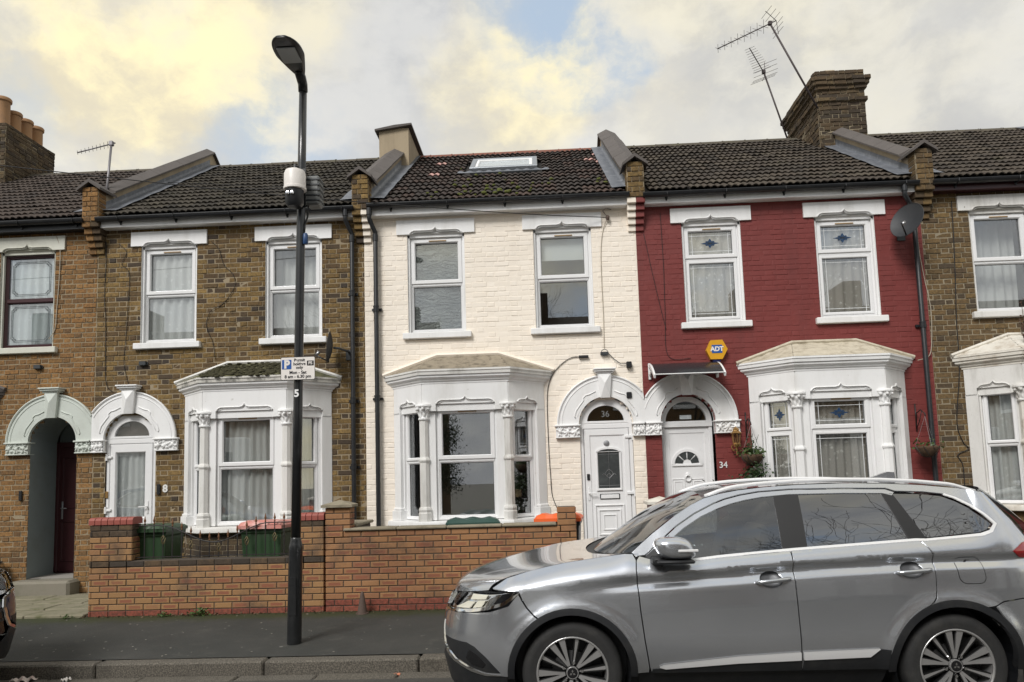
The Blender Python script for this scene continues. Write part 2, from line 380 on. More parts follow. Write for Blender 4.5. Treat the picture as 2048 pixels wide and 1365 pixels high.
def cloth(name, c, trans=.35, pattern=0., pc=(.8,.8,.8), scale=16):
    m, t, b = newmat(name); p = wpos(t)
    k = c
    if pattern:
        vo = t.nodes.new('ShaderNodeTexVoronoi'); vo.inputs['Scale'].default_value = scale; t.links.new(p, vo.inputs['Vector'])
        f = mth('MULTIPLY', sstep(vo.outputs['Distance'], .34, .16, t), pattern, tree=t)
        f = mth('MULTIPLY', f, sstep(noise_n(t, scale*4, 3, .6, p), .40, .58, t), tree=t)
        t.links.new(mixc(f, c, pc, t), b.inputs['Base Color'])
    else: b.inputs['Base Color'].default_value = (*c, 1)
    b.inputs['Roughness'].default_value = .95; b.inputs['Specular IOR Level'].default_value = .1
    return m
MAT['net'] = cloth('white_net_curtain', (.60,.61,.60), pattern=.6, pc=(.86,.87,.86), scale=11)
MAT['net_grey'] = cloth('grey_voile_curtain', (.58,.585,.57))
MAT['net_red'] = cloth('taupe_patterned_curtain', (.42,.395,.36), pattern=.8, pc=(.80,.78,.74), scale=13)
MAT['lace'] = cloth('lace_curtain', (.58,.63,.64), pattern=.5, pc=(.84,.87,.87), scale=12)
MAT['blind'] = cloth('pale_roller_blind', (.66,.69,.68))
def crinkle():
    m, t, b = newmat('crinkled_plastic_sheet'); p = wpos(t)
    b.inputs['Base Color'].default_value = (.40,.43,.41,1); b.inputs['Roughness'].default_value = .22
    mp = t.nodes.new('ShaderNodeMapping'); t.links.new(p, mp.inputs[0]); mp.inputs['Rotation'].default_value = (0,.7,0); mp.inputs['Scale'].default_value = (1,1,3.)
    n = t.nodes.new('ShaderNodeTexNoise'); n.inputs['Scale'].default_value = 5; n.inputs['Detail'].default_value = 6; n.inputs['Distortion'].default_value = 1.5; t.links.new(mp.outputs[0], n.inputs['Vector'])
    bump(t, b, n.outputs['Fac'], 1., .35); return m
MAT['crinkle'] = crinkle()
MAT['blue_lead'] = plain('blue_stained_glass', (.015,.05,.12), .2)
MAT['lead_strip'] = plain('white_glazing_strip', (.72,.74,.74), .4)
MAT['dark_strip'] = plain('dark_leading', (.05,.055,.06), .5)
MAT['porch'] = plain('blue_grey_plaster', (.215,.245,.245), .85, dirt=.35, dirtc=(.14,.13,.11), scale=2.5, bmp=.15)
MAT['stone'] = plain('worn_stone', (.22,.20,.16), .9, dirt=.6, dirtc=(.10,.11,.055), scale=3, bmp=.5)
MAT['metal'] = plain('dull_steel', (.42,.42,.43), .4, metal=.9)
MAT['chrome'] = plain('chrome', (.82,.82,.83), .09, metal=1.)
MAT['cable'] = plain('black_cable', (.012,.011,.011), .6)
MAT['cable_w'] = plain('pale_cable', (.42,.37,.29), .6)
MAT['rust'] = plain('rusty_steel', (.11,.075,.06), .75, metal=.2, dirt=.6, dirtc=(.055,.04,.035), scale=9, bmp=.4)
# ------------------------------------------------------------------ brickwork
def add_brick(mb, M, u, z, hu, hz, y=0., rnd=0., j=.0025, c=.005, dep=.035):
    rj = lambda: random.uniform(-j, j)
    i = len(mb.v)
    fr = [(u-hu+c+rj(), y+rj()*.6, z-hz+c+rj()), (u+hu-c+rj(), y+rj()*.6, z-hz+c+rj()), (u+hu-c+rj(), y+rj()*.6, z+hz-c+rj()), (u-hu+c+rj(), y+rj()*.6, z+hz-c+rj())]
    md = [(u-hu, y+c, z-hz), (u+hu, y+c, z-hz), (u+hu, y+c, z+hz), (u-hu, y+c, z+hz)]
    bk = [(a, y+dep, b) for a, _, b in md]
    mb.v += [tuple(M(p)) for p in fr+md+bk]
    mb.face((i, i+1, i+2, i+3), rnd)
    for o in (0, 4):
        for k in range(4):
            a, b = i+o+k, i+o+(k+1) % 4; mb.face((b, a, a+4, b+4), rnd)
TPL = {}
ID = lambda p: p
def brick_tpl(hu, hz, mat, j, var):
    k = (round(hu, 4), round(hz, 4), mat.name, var)
    if k not in TPL:
        mb = MB(); add_brick(mb, ID, 0, 0, hu, hz, 0, 0., j)
        me = bpy.data.meshes.new('brick'); me.from_pydata(mb.v, [], mb.f); me.materials.append(mat); TPL[k] = me
    return TPL[k]
def cells(u0, u1, row, bond, pitch=.229):
    """brick start/end positions of a course between u0 and u1"""
    out = []
    if bond == 'flemish':
        seq = [pitch, pitch/2]; per = pitch*1.5; off = (per/2 if row % 2 else 0)+.03
        k = math.floor((u0-off)/per)-1; x = off+k*per; i = 0
        while x < u1:
            out.append((x, x+seq[i % 2])); x += seq[i % 2]; i += 1
    else:
        off = pitch/2*(row % 2); k = math.floor((u0-off)/pitch)-1; x = off+k*pitch
        while x < u1: out.append((x, x+pitch)); x += pitch
    return out
def brickwork(parent, mat, mortar, ox, oy, ang, u0, u1, z0, z1, holes=(), near=(0, 3), h=.0762, joint=.0115, bond='flemish', limit=300, yj=.003, j=.004, rec=.008, name='wall', uoff=0., rot=.006, pitch=.229, wallobj=None):
    M = frame(ox, oy, math.cos(ang), math.sin(ang))
    wall = MB(); st = MB(); full = []
    n = int(round((z1-z0)/h)); h = (z1-z0)/n
    for k in range(n):
        a, b = z0+k*h, z0+(k+1)*h
        cuts = [c for c in (f(a, b) for f in holes) if c]
        for (p, q) in rects_minus(u0, u1, cuts):
            wall.quad(M((p, rec, a)), M((q, rec, a)), M((q, rec, b)), M((p, rec, b)))
            for (c, d) in cells(p-uoff, q-uoff, k, bond, pitch):
                c += uoff; d += uoff
                c2, d2 = max(c, p), min(d, q)
                if d2-c2 < .022: continue
                uu, zz, hu = (c2+d2)/2, (a+b)/2, (d2-c2-joint)/2
                if abs((d2-c2)-(d-c)) < 1e-6: full.append((uu, zz, hu))
                else: add_brick(st, M, uu, zz, hu, (h-joint)/2, random.uniform(-yj, yj), random.random(), j)
    full.sort(key=lambda q: (q[0]-near[0])**2+(q[1]-near[1])**2)
    wo_ = wallobj or wall.build(name, mortar, parent)
    for i, (uu, zz, hu) in enumerate(full):
        dy = random.uniform(-yj, yj)
        if i < limit:
            o = bpy.data.objects.new('brick', brick_tpl(hu, (h-joint)/2, mat, j, random.randrange(5))); col.objects.link(o)
            place(o, V(M((uu, dy, zz))), wo_); o.rotation_euler = (0, random.uniform(-rot, rot), ang)
        else: add_brick(st, M, uu, zz, hu, (h-joint)/2, dy, random.random(), j)
    if st.f: stuff(st.build('brickwork', mat, wo_))
    return wo_
def hole_rect(a, b, c, d):
    return lambda za, zb: (a, b) if zb > c+.02 and za < d-.02 else None
def hole_arch(cx, r, zs):
    def f(za, zb):
        m = (za+zb)/2
        if m < zs: return (cx-r, cx+r)
        if m-zs < r: w_ = math.sqrt(r*r-(m-zs)**2); return (cx-w_, cx+w_)
    return f
def hole_bay(bc, w_, ztop): return hole_rect(bc-w_, bc+w_, -1, ztop)

# ------------------------------------------------------------------ joinery
def label_path(a, k=1.):
    return [(-a, 0), (-a+.012, .020*k), (-a+.035, .036*k), (-a+.07, .046*k), (-.075, .046*k), (-.032, .056*k), (-.012, .075*k), (0, .098*k), (.012, .075*k), (.032, .056*k), (.075, .046*k), (a-.07, .046*k), (a-.035, .036*k), (a-.012, .020*k), (a, 0)]
def head_block(name, parent, M, u0, u1, z0, z1, a, mat, d0=-.03, d1=.06, uc=None):
    """flat head whose lower edge is cut to an ogee label, with a bead along the cut"""
    uc = (u0+u1)/2 if uc is None else uc
    pth = [(uc+u, z0+z) for u, z in label_path(a)]
    mb = MB(); mb.prism([(u0, z0)]+pth+[(u1, z0), (u1, z1), (u0, z1)], M, d0, d1)
    mb.prism(pth, M, .02, d1-.004)                                    # sunk face behind the label
    up = [(uc+u*1.02, z0+z+.008) for u, z in label_path(a)]
    mb.tube([M((u, d0-.002, z)) for u, z in up], .009, 6)
    up = [(uc+u*.97, z0+z-.012) for u, z in label_path(a)][1:-1]
    mb.tube([M((u, d0+.012, z)) for u, z in up], .006, 6)
    return mb.build(name, mat, parent, auto=35)
def curtain(parent, M, u0, u1, z0, z1, d, mat, folds=9, amp=.018, gather=None, name='curtain'):
    mb = MB(); ph = random.uniform(0, 6)
    def fn(a, b):
        u = u0+(u1-u0)*a; z = z0+(z1-z0)*b
        y = amp*math.sin(a*folds*2*PI+ph+.6*math.sin(b*3+a*5))+amp*.5*math.sin(a*folds*3.7+ph*2+b*1.5)
        return M((u, d+y, z))
    mb.grid(fn, max(24, folds*7), 8); return mb.build(name, mat, parent, smooth=True)
def strip(mb, M, u0, u1, z0, z1, d, t=.003): mb.box(u0, u1, d, d+t, z0, z1, M=M)
def window(house, M, u0, u1, z0, z1, ztr, dep=.07, mat='upvc', cur='net', vent=True, deco=None, sash=True, fb=.042, side=False, curd=.075, blind=None, name='window', folds=6):
    f = MB(); f.ring(M, (u0, u1, z0, z1), (u0+fb, u1-fb, z0+fb, z1-fb), dep, dep+.07, .010)
    f.cbox(u0+fb-.002, u1-fb+.002, dep+.004, dep+.066, ztr-.024, ztr+.024, .006, M=M)
    win = f.build(name, MAT[mat], house, auto=30)
    zu = (u0+fb, u1-fb, ztr+.022, z1-fb); zl = (u0+fb, u1-fb, z0+fb, ztr-.022)
    sw = .05 if u1-u0 > .5 else .034
    if sash:
        s = MB(); s.ring(M, (zu[0]-.012, zu[1]+.012, zu[2]-.010, zu[3]+.010), (zu[0]+sw, zu[1]-sw, zu[2]+sw, zu[3]-sw), dep-.014, dep+.05, .012)
        s.build('sash', MAT[mat], win, auto=30); pu = (zu[0]+sw, zu[1]-sw, zu[2]+sw, zu[3]-sw)
    else:
        s = MB(); s.ring(M, zu, (zu[0]+.018, zu[1]-.018, zu[2]+.018, zu[3]-.018), dep+.012, dep+.05, .008); s.build('glazing_bead', MAT[mat], win, auto=30)
        pu = (zu[0]+.018, zu[1]-.018, zu[2]+.018, zu[3]-.018)
    lb = .045 if deco == 'red' else .016
    s = MB(); s.ring(M, zl, (zl[0]+lb, zl[1]-lb, zl[2]+lb, zl[3]-lb), dep+(.0 if deco == 'red' else .010), dep+.05, .010); s.build('glazing_bead', MAT[mat], win, auto=30)
    pl = (zl[0]+lb, zl[1]-lb, zl[2]+lb, zl[3]-lb)
    for q in (pu, pl):
        p = MB(); p.box(q[0]-.004, q[1]+.004, dep+.034, dep+.040, q[2]-.004, q[3]+.004, M=M); p.build('pane', MAT['glass'], win)
        g = MB(); g.ring(M, q, (q[0]+.005, q[1]-.005, q[2]+.005, q[3]-.005), dep+.026, dep+.034, .002); g.build('gasket', MAT['dark_strip'], win)
        if deco == 'red':
            d = MB(); e = min(.055, (q[1]-q[0])*.16)
            for uu in (q[0]+e, q[1]-e): strip(d, M, uu-.0035, uu+.0035, q[2], q[3], dep+.028)
            for zz in (q[2]+e, q[3]-e): strip(d, M, q[0], q[1], zz-.0035, zz+.0035, dep+.0305)
            d.build('glazing_strip', MAT['lead_strip'], win)
        if deco == 'lead':
            d = MB()
            for e, ee in ((.05, .075), (.072, .098)):
                n = .05; a, b, c, g_ = q[0]+e, q[1]-e, q[2]+e, q[3]-e
                pts = [(a+n, c), (b-n, c), (b-n, c+n*.5), (b-n*.5, c+n*.5), (b-n*.5, c+n), (b, c+n), (b, g_-n), (b-n*.5, g_-n), (b-n*.5, g_-n*.5), (b-n, g_-n*.5), (b-n, g_), (a+n, g_), (a+n, g_-n*.5), (a+n*.5, g_-n*.5), (a+n*.5, g_-n), (a, g_-n), (a, c+n), (a+n*.5, c+n), (a+n*.5, c+n*.5), (a+n, c+n*.5), (a+n, c)]
                for (p1, p2) in zip(pts[:-1], pts[1:]): d.box(min(p1[0], p2[0])-.003, max(p1[0], p2[0])+.003, dep+.028, dep+.032, min(p1[1], p2[1])-.003, max(p1[1], p2[1])+.003, M=M)
            d.build('leading', MAT['dark_strip'], win)
    if deco == 'red':
        d = MB(); cu, cz = (pu[0]+pu[1])/2, (pu[2]+pu[3])/2; sx = .115 if u1-u0 > .5 else .07; sz = .062 if u1-u0 > .5 else .075
        pts = []
        for k in range(32):
            t = 2*PI*k/32; r_ = 1/(abs(math.cos(t))**.9+abs(math.sin(t))**.9)**(1/.9)*(1+.20*math.cos(8*t)); pts.append((cu+sx*r_*math.cos(t), cz+sz*r_*math.sin(t)))
        d.prism(pts, M, dep+.027, dep+.031)
        d.build('stained_glass_motif', MAT['blue_lead'], win)
        d = MB()
        for k in range(6):
            t = PI*k/6; d.tube([M((cu+sx*.7*math.cos(t), dep+.026, cz+sz*.7*math.sin(t))), M((cu-sx*.7*math.cos(t), dep+.026, cz-sz*.7*math.sin(t)))], .0022, 4)
        d.build('leading', MAT['dark_strip'], win)
    if vent:
        v = MB(); c = (u0+u1)/2+.02; v.cbox(c-.135, c+.135, dep-.026, dep-.010, z1-fb-.030, z1-fb-.012, .004, M=M); v.build('trickle_vent', MAT['vent'], win)
    if cur:
        curtain(win, M, u0+.02, u1-.02, z0+.01, z1-.01, dep+curd, MAT[cur], folds)
    if blind: curtain(win, M, u0+.05, u1-.05, blind, z1, dep+.10, MAT['blind'], 1, .002, name='roller_blind')
    return win
def reveal(mb, M, u0, u1, z0, z1, d1):
    mb.quad(M((u0, 0, z0)), M((u0, 0, z1)), M((u0, d1, z1)), M((u0, d1, z0))); mb.quad(M((u1, 0, z0)), M((u1, d1, z0)), M((u1, d1, z1)), M((u1, 0, z1)))
    mb.quad(M((u0, 0, z1)), M((u1, 0, z1)), M((u1, d1, z1)), M((u0, d1, z1))); mb.quad(M((u0, 0, z0)), M((u0, d1, z0)), M((u1, d1, z0)), M((u1, 0, z0)))
def bumpy_panel(mb, M, u0, u1, z0, z1, d0, amp=.030, seed=0, nu=44, nz=16):
    """carved foliage: overlapping rounded leaves and scrolls"""
    rn = random.Random(seed); L_ = []
    n = max(3, int((u1-u0)/.085))
    for k in range(n):
        cu = u0+(u1-u0)*(k+.5)/n
        L_.append((cu, (z0+z1)/2+rn.uniform(-.01, .01), .030, .036, 1., 0))
        for q in range(7):
            t = 2*PI*q/7+rn.random(); L_.append((cu+.040*math.cos(t), (z0+z1)/2+.055*math.sin(t), .030, .012, .85, t))
    def hgt(u, z):
        h_ = 0
        for (cu, cz, a, b, k, t) in L_:
            du, dz = u-cu, z-cz; p = (du*math.cos(t)+dz*math.sin(t))/a; q = (-du*math.sin(t)+dz*math.cos(t))/b; r_ = p*p+q*q
            if r_ < 1: h_ = max(h_, k*math.sqrt(1-r_))
        return h_
    mb.grid(lambda a, b: M((u0+(u1-u0)*a, d0-amp*hgt(u0+(u1-u0)*a, z0+(z1-z0)*b), z0+(z1-z0)*b)), nu, nz)
def impost(name, parent, M, u0, u1, mat, z0=2.285, z1=2.475, seed=0):
    mb = MB(); mb.box(u0, u1, -.05, .10, z0+.012, z1-.026, M=M)
    mb.cbox(u0-.018, u1+.018, -.085, .09, z1-.026, z1, .006, M=M); mb.cbox(u0-.006, u1+.006, -.066, .09, z0-.004, z0+.014, .005, M=M)
    bumpy_panel(mb, M, u0+.006, u1-.006, z0+.016, z1-.028, -.051, .030, seed)
    return mb.build(name, mat, parent, auto=50)
def arch_surround(house, M, cx, r0, r1, mat, ul, ur, zs=2.475, key=True, seg=28):
    mb = MB(); cl = lambda u: max(ul, min(ur, u))
    P = lambda r_, t, d: M((cl(cx+r_*math.cos(t)), d, zs+r_*math.sin(t)))
    for k in range(seg):
        t0, t1 = PI*k/seg, PI*(k+1)/seg
        mb.quad(P(r0, t0, -.05), P(r0, t1, -.05), P(r1, t1, -.05), P(r1, t0, -.05))
        mb.quad(P(r1, t0, -.05), P(r1, t1, -.05), P(r1, t1, .01), P(r1, t0, .01))
        mb.quad(P(r0, t0, .12), P(r0, t1, .12), P(r0, t1, -.05), P(r0, t0, -.05))
    for rr, rad, d in ((r1-.006, .017, -.052), (r1-.062, .008, -.050)):
        pts = [P(rr, PI*k/40, d) for k in range(41)]
        pts = [p for i, p in enumerate(pts) if ul+.004 < (cx+rr*math.cos(PI*i/40)) < ur-.004]
        mb.tube(pts, rad, 6)
    a = mb.build('door_arch', mat, house, auto=40)
    for s in (-1, 1):
        lb = MB(); pts = []
        for rr, t in ((.455, 12), (.475, 14), (.478, 26), (.470, 40), (.475, 48), (.505, 50), (.512, 56), (.495, 62), (.50, 74)):
            tt = R(t) if s > 0 else PI-R(t); pts.append(P(rr+r0-.40, tt, -.052))
        lb.tube(pts, .010, 6)
        lb.tube([V(p)+V((0, .004, 0)) for p in [P(rr+r0-.40-.028, (R(t) if s > 0 else PI-R(t)), -.05) for rr, t in ((.46, 14), (.462, 38), (.485, 52), (.475, 72))]], .006, 6)
        lb.build('arch_moulding', mat, a, smooth=True)
    if key:
        k = MB(); zb, zt = zs+r0-.02, zs+r1+.045; b0, b1 = .068, .105
        q = [M((cx-b0, -.05, zb)), M((cx+b0, -.05, zb)), M((cx+b1, -.05, zt)), M((cx-b1, -.05, zt))]
        fq = [M((cx-b0, -.095, zb)), M((cx+b0, -.095, zb)), M((cx+b1, -.105, zt)), M((cx-b1, -.105, zt))]
        cen = M((cx, -.150, zb*.45+zt*.55))
        for i in range(4):
            j_ = (i+1) % 4; k.quad(q[i], q[j_], fq[j_], fq[i]); k.poly([fq[i], fq[j_], cen])
        k.cbox(cx-b1-.045, cx+b1+.045, -.15, .0, zt, zt+.028, .006, M=M); k.cbox(cx-b1-.06, cx+b1+.06, -.17, .0, zt+.028, zt+.052, .006, M=M); k.cbox(cx-b1-.02, cx+b1+.02, -.125, .0, zt-.022, zt, .004, M=M)
        k.build('keystone', mat, a)
    return a
MAT['moss2'] = plain('olive_moss', (.048,.044,.020), 1., dirt=.9, dirtc=(.024,.023,.015), scale=14, bmp=1.)
# ------------------------------------------------------------------ roofs
EZ, SL = 5.90, .632; ANG = math.atan(SL); SLEN = math.hypot(3.75, 3.75*SL)
def roofz(y): return EZ+SL*(y+.15)
def tile_mesh(mat, w_=.2, l_=.345, var=0):
    rn = random.Random(var); mb = MB(); n = 12
    def prof(a):
        t = a*2; f_ = t-math.floor(t); return .021*max(0., math.sin(PI*min(1, f_*1.25)))**.8 if f_ < .8 else 0.
    top = [((a/n-.5)*w_, prof(a/n*.9999)) for a in range(n+1)]; th = .016
    def ring(y, dz): return [(x, y, z+dz+rn.uniform(-.0008, .0008)) for x, z in top]
    fr_t = ring(0, .034); fr_b = [(x, .003, z-th) for x, _, z in fr_t]; bk = ring(l_, .0)
    i = len(mb.v); mb.v += fr_b+fr_t+bk; k = n+1
    for a in range(n):
        mb.face((i+a, i+a+1, i+k+a+1, i+k+a)); mb.face((i+k+a, i+k+a+1, i+2*k+a+1, i+2*k+a))
    me = bpy.data.meshes.new('roof_tile'); me.from_pydata(mb.v, [], mb.f); me.materials.append(mat)
    for p in me.polygons: p.use_smooth = True
    bm = bmesh.new(); bm.from_mesh(me); bmesh.ops.recalc_face_normals(bm, faces=bm.faces)
    for e in bm.edges:
        if len(e.link_faces) == 2 and e.calc_face_angle(0) > R(50): e.smooth = False
    bm.to_mesh(me); bm.free(); return me
def roof(house, X0, X1, tmat, ridge_mat, hole=None, pink=(), left_flash=True, right_flash=True):
    mb = MB(); xa, xb = X0+.10, X1-.10
    mb.quad((xa, -.15, EZ-.02), (xb, -.15, EZ-.02), (xb, 3.6, roofz(3.6)-.02), (xa, 3.6, roofz(3.6)-.02))
    mb.quad((xa, 3.6, roofz(3.6)-.02), (xb, 3.6, roofz(3.6)-.02), (xb, 7.4, EZ), (xa, 7.4, EZ))
    rf = mb.build('roof', MAT['underlay'], house)
    tm = [tile_mesh(MAT[tmat], var=k) for k in range(4)]; pk = tile_mesh(MAT['tile_pink'])
    rows, gauge = 15, SLEN/15.0; u0, u1 = X0+.13+(.18 if left_flash else .02), X1-.13-(.18 if right_flash else .02)
    nc = int((u1-u0)/.2); u0 += ((u1-u0)-nc*.2)/2
    cs, sn = math.cos(ANG), math.sin(ANG)
    for r_ in range(rows):
        for c in range(-1, nc+1):
            x = u0+.1+c*.2; s_ = r_*gauge-.035
            if hole and hole[0] < x < hole[1] and hole[2] < s_+.15 < hole[3]: continue
            if (c in (-1, nc)) and not (X0+.14 < x-.1 and x+.1 < X1-.14): continue
            y, z = -.15+s_*cs, EZ+s_*sn
            me = pk if (r_, c) in pink else tm[random.randrange(4)]
            o = bpy.data.objects.new('roof_tile', me); col.objects.link(o)
            place(o, V((x+random.uniform(-.004, .004), y-sn*.004+random.uniform(-.006, .006), z+cs*.004+random.uniform(-.003, .006))), rf)
            o.rotation_euler = (ANG+random.uniform(-.008, .008), random.uniform(-.014, .014), random.uniform(-.014, .014))
    n = 9; wd = (xb-xa)/n
    for k in range(n):
        m = MB(); a0, a1 = xa+k*wd+.003, xa+(k+1)*wd-.003; zc = roofz(3.6)-.085+random.uniform(-.004, .004)
        m.grid(lambda a, b: (a0+(a1-a0)*a, 3.6+.135*math.cos(PI*(1-b)), zc+.125*math.sin(PI*b)+.0), 2, 10)
        m.grid(lambda a, b: (a1-.02+.02*a, 3.6+.142*math.cos(PI*(1-b)), zc+.132*math.sin(PI*b)), 1, 10)
        m.build('ridge_tile', MAT[ridge_mat], rf, smooth=True)
    for side, on in ((X0+.125, left_flash), (X1-.125, right_flash)):
        if not on: continue
        m = MB(); sg = 1 if side < (X0+X1)/2 else -1
        def fl(a, b):
            y = -.12+3.6*b; z = roofz(y); wob = .006*math.sin(b*40+a*3)
            if a < .34: return (side+sg*.004, y, z+.20-.11*a*3+wob*.3)
            return (side+sg*(.004+.21*(a-.34)/.66), y, z+.088+wob*.8-.012*(a-.34))
        m.grid(fl, 6, 44); m.build('flashing', MAT['lead'], rf, smooth=True)
    return rf
def coping_stone(mb, x, y0, y1, zf, w_=.36, hh=.09):
    """saddle-back stone lying along the slope between y0 and y1"""
    a = w_/2
    for (ya, yb) in ((y0, y1),):
        A = [(x-a, ya, zf(ya)), (x-a, ya, zf(ya)+.03), (x, ya, zf(ya)+hh+.03), (x+a, ya, zf(ya)+.03), (x+a, ya, zf(ya))]
        B = [(p[0], yb, p[2]-zf(ya)+zf(yb)) for p in A]
        mb.poly(A[::-1]); mb.poly(B)
        for k in range(5): j_ = (k+1) % 5; mb.quad(A[k], A[j_], B[j_], B[k])
def parapet(house, X, half_l, half_r, bmat, mmat, ystop=3.62, rise=.30, n=8):
    """party wall above the roof with its brick kneeler, corbels and coping stones"""
    mb = MB(); a = .125
    zf = lambda y: roofz(y)+rise
    for y0, y1, z_ in ((-.02, 3.6, zf),):
        mb.poly([(X-a, y0, roofz(y0)-.3), (X-a, y1, roofz(y1)-.3), (X-a, y1, zf(y1)), (X-a, y0, zf(y0))]); mb.poly([(X+a, y0, roofz(y0)-.3), (X+a, y1, roofz(y1)-.3), (X+a, y1, zf(y1)), (X+a, y0, zf(y0))])
    mb.poly([(X-a, 3.6, roofz(3.6)-.3), (X-a, 7.3, EZ-.2), (X-a, 7.3, EZ+.3), (X-a, 3.6, zf(3.6))]); mb.poly([(X+a, 3.6, roofz(3.6)-.3), (X+a, 7.3, EZ-.2), (X+a, 7.3, EZ+.3), (X+a, 3.6, zf(3.6))])
    mb.poly([(X-a, -.02, 5.7), (X+a, -.02, 5.7), (X+a, -.02, zf(-.02)), (X-a, -.02, zf(-.02))])
    pw = mb.build('party_parapet', MAT['render'], house)
    L_ = (ystop-.12)/n
    for k in range(n):
        m = MB(); coping_stone(m, X+random.uniform(-.006, .006), .12+k*L_+.004, .12+(k+1)*L_-.004, zf); m.build('coping_stone', MAT['coping'], pw)
    for k in range(5):
        m = MB(); y0 = 3.62+k*.72; zb = lambda y: roofz(3.6)+rise-SL*(y-3.6)
        coping_stone(m, X, y0+.004, y0+.716, zb); m.build('coping_stone', MAT['coping'], pw)
    # kneeler: brick pier closing the gutter end, with a small gabled cap
    kb = MB(); kb.box(X-a, X+a, -.222, -.02, 5.80, 6.34, M=None); kn = kb.build('kneeler', MAT[mmat], house)
    brickwork(kn, MAT[bmat], MAT[mmat], X, -.236, 0, -a, a, 5.80, 6.34, (), (0, 6), limit=60, wallobj=kn, uoff=random.uniform(0, .2))
    st = MB()
    for k in range(7):
        for s in (-1, 1): add_brick(st, frame(X+s*(a+.006), -.125, 0, s), 0, 5.838+k*.0762, .092, .033, 0, random.random())
    stuff(st.build('brickwork', MAT[bmat], kn))
    cp = MB(); w_ = .185
    A = [(X-w_, -.285, 6.27), (X-w_, -.285, 6.31), (X, -.285, 6.455), (X+w_, -.285, 6.31), (X+w_, -.285, 6.27), (X, -.285, 6.40)]
    B = [(p[0], .16, p[2]+.03) for p in A]
    cp.poly(A[::-1]); cp.poly(B)
    for k in range(6): j_ = (k+1) % 6; cp.quad(A[k], A[j_], B[j_], B[k])
    cp.build('kneeler_cap', MAT['coping'], kn)
    # corbelled bricks under the kneeler, each half in its own house colour
    for s, mt in ((-1, half_l), (1, half_r)):
        for k in range(5):
            m = MB(); z0 = 5.34+k*.094; out = -.035-.042*k if k < 4 else -.215
            x0, x1 = (X-a-.006+.012*(4-k)*.3, X-.001) if s < 0 else (X+.001, X+a+.006-.012*(4-k)*.3)
            m.cbox(x0, x1, out, .02, z0+.004, z0+.094-.004, .006); m.build('corbel_brick', MAT[mt], kn)
    return pw
def chimney(house, x0, x1, y0, y1, z0, z1, bmat='brick_ch', mmat='mortar_ch', bands=True, left=True, right=False, pots=()):
    c = MB(); c.box(x0, x1, y0, y1, z0, z1-.01); ch = c.build('chimney', MAT[mmat], house)
    def faces(e, za, zb, lim):
        k = dict(near=(0, za), limit=lim, h=.0762, yj=.010, j=.007, rot=.02, wallobj=ch, rec=.012)
        brickwork(ch, MAT[bmat], MAT[mmat], x0-e, y0-.012-e, 0, 0, x1-x0+2*e, za, zb, **k)
        if left: brickwork(ch, MAT[bmat], MAT[mmat], x0-.012-e, y1+e, -PI/2, 0, y1-y0+2*e, za, zb, **k)
        if right: brickwork(ch, MAT[bmat], MAT[mmat], x1+.012+e, y0-e, PI/2, 0, y1-y0+2*e, za, zb, **k)
    if bands:
        h = .0762; zt = z1-2*h
        faces(0, z0, zt-6*h, 150); faces(.042, zt-6*h, zt-5*h, 20); faces(0, zt-5*h, zt-3*h, 40); faces(.035, zt-3*h, zt-2*h, 20); faces(.075, zt-2*h, zt-1*h, 20); faces(.10, zt-h, zt, 20); faces(.01, zt, z1, 40)
        for e, za, zb in ((.038, zt-6*h, zt-5*h), (.031, zt-3*h, zt-2*h), (.071, zt-2*h, zt-h), (.096, zt-h, zt)):
            c = MB(); c.box(x0-e, x1+e, y0-e, y1+e, za+.003, zb-.003); c.build('oversail_course', MAT[mmat], ch)
        rub = MB(); rn = random.Random(3)
        for k in range(16):
            xx, yy = rn.uniform(x0+.05, x1-.05), rn.uniform(y0+.05, y1-.05); s_ = rn.uniform(.05, .11)
            rub.cbox(xx-s_, xx+s_, yy-s_*.7, yy+s_*.7, z1-.03, z1+rn.uniform(.015, .06), .015)
        rub.build('flaunching', MAT['render'], ch)
    else: faces(0, z0, z1, 200)
    for (px, py, hh, rr, mt) in pots:
        p = MB(); p.lathe([(rr*1.08, 0), (rr, .05), (rr*.97, hh-.10), (rr*1.0, hh-.085), (rr*1.17, hh-.07), (rr*1.19, hh-.02), (rr*1.10, hh), (rr*.88, hh), (rr*.85, hh-.3)], (px, py, z1-.02), 20, cap=False)
        p.build('chimney_pot', MAT[mt], ch, auto=40)
    return ch
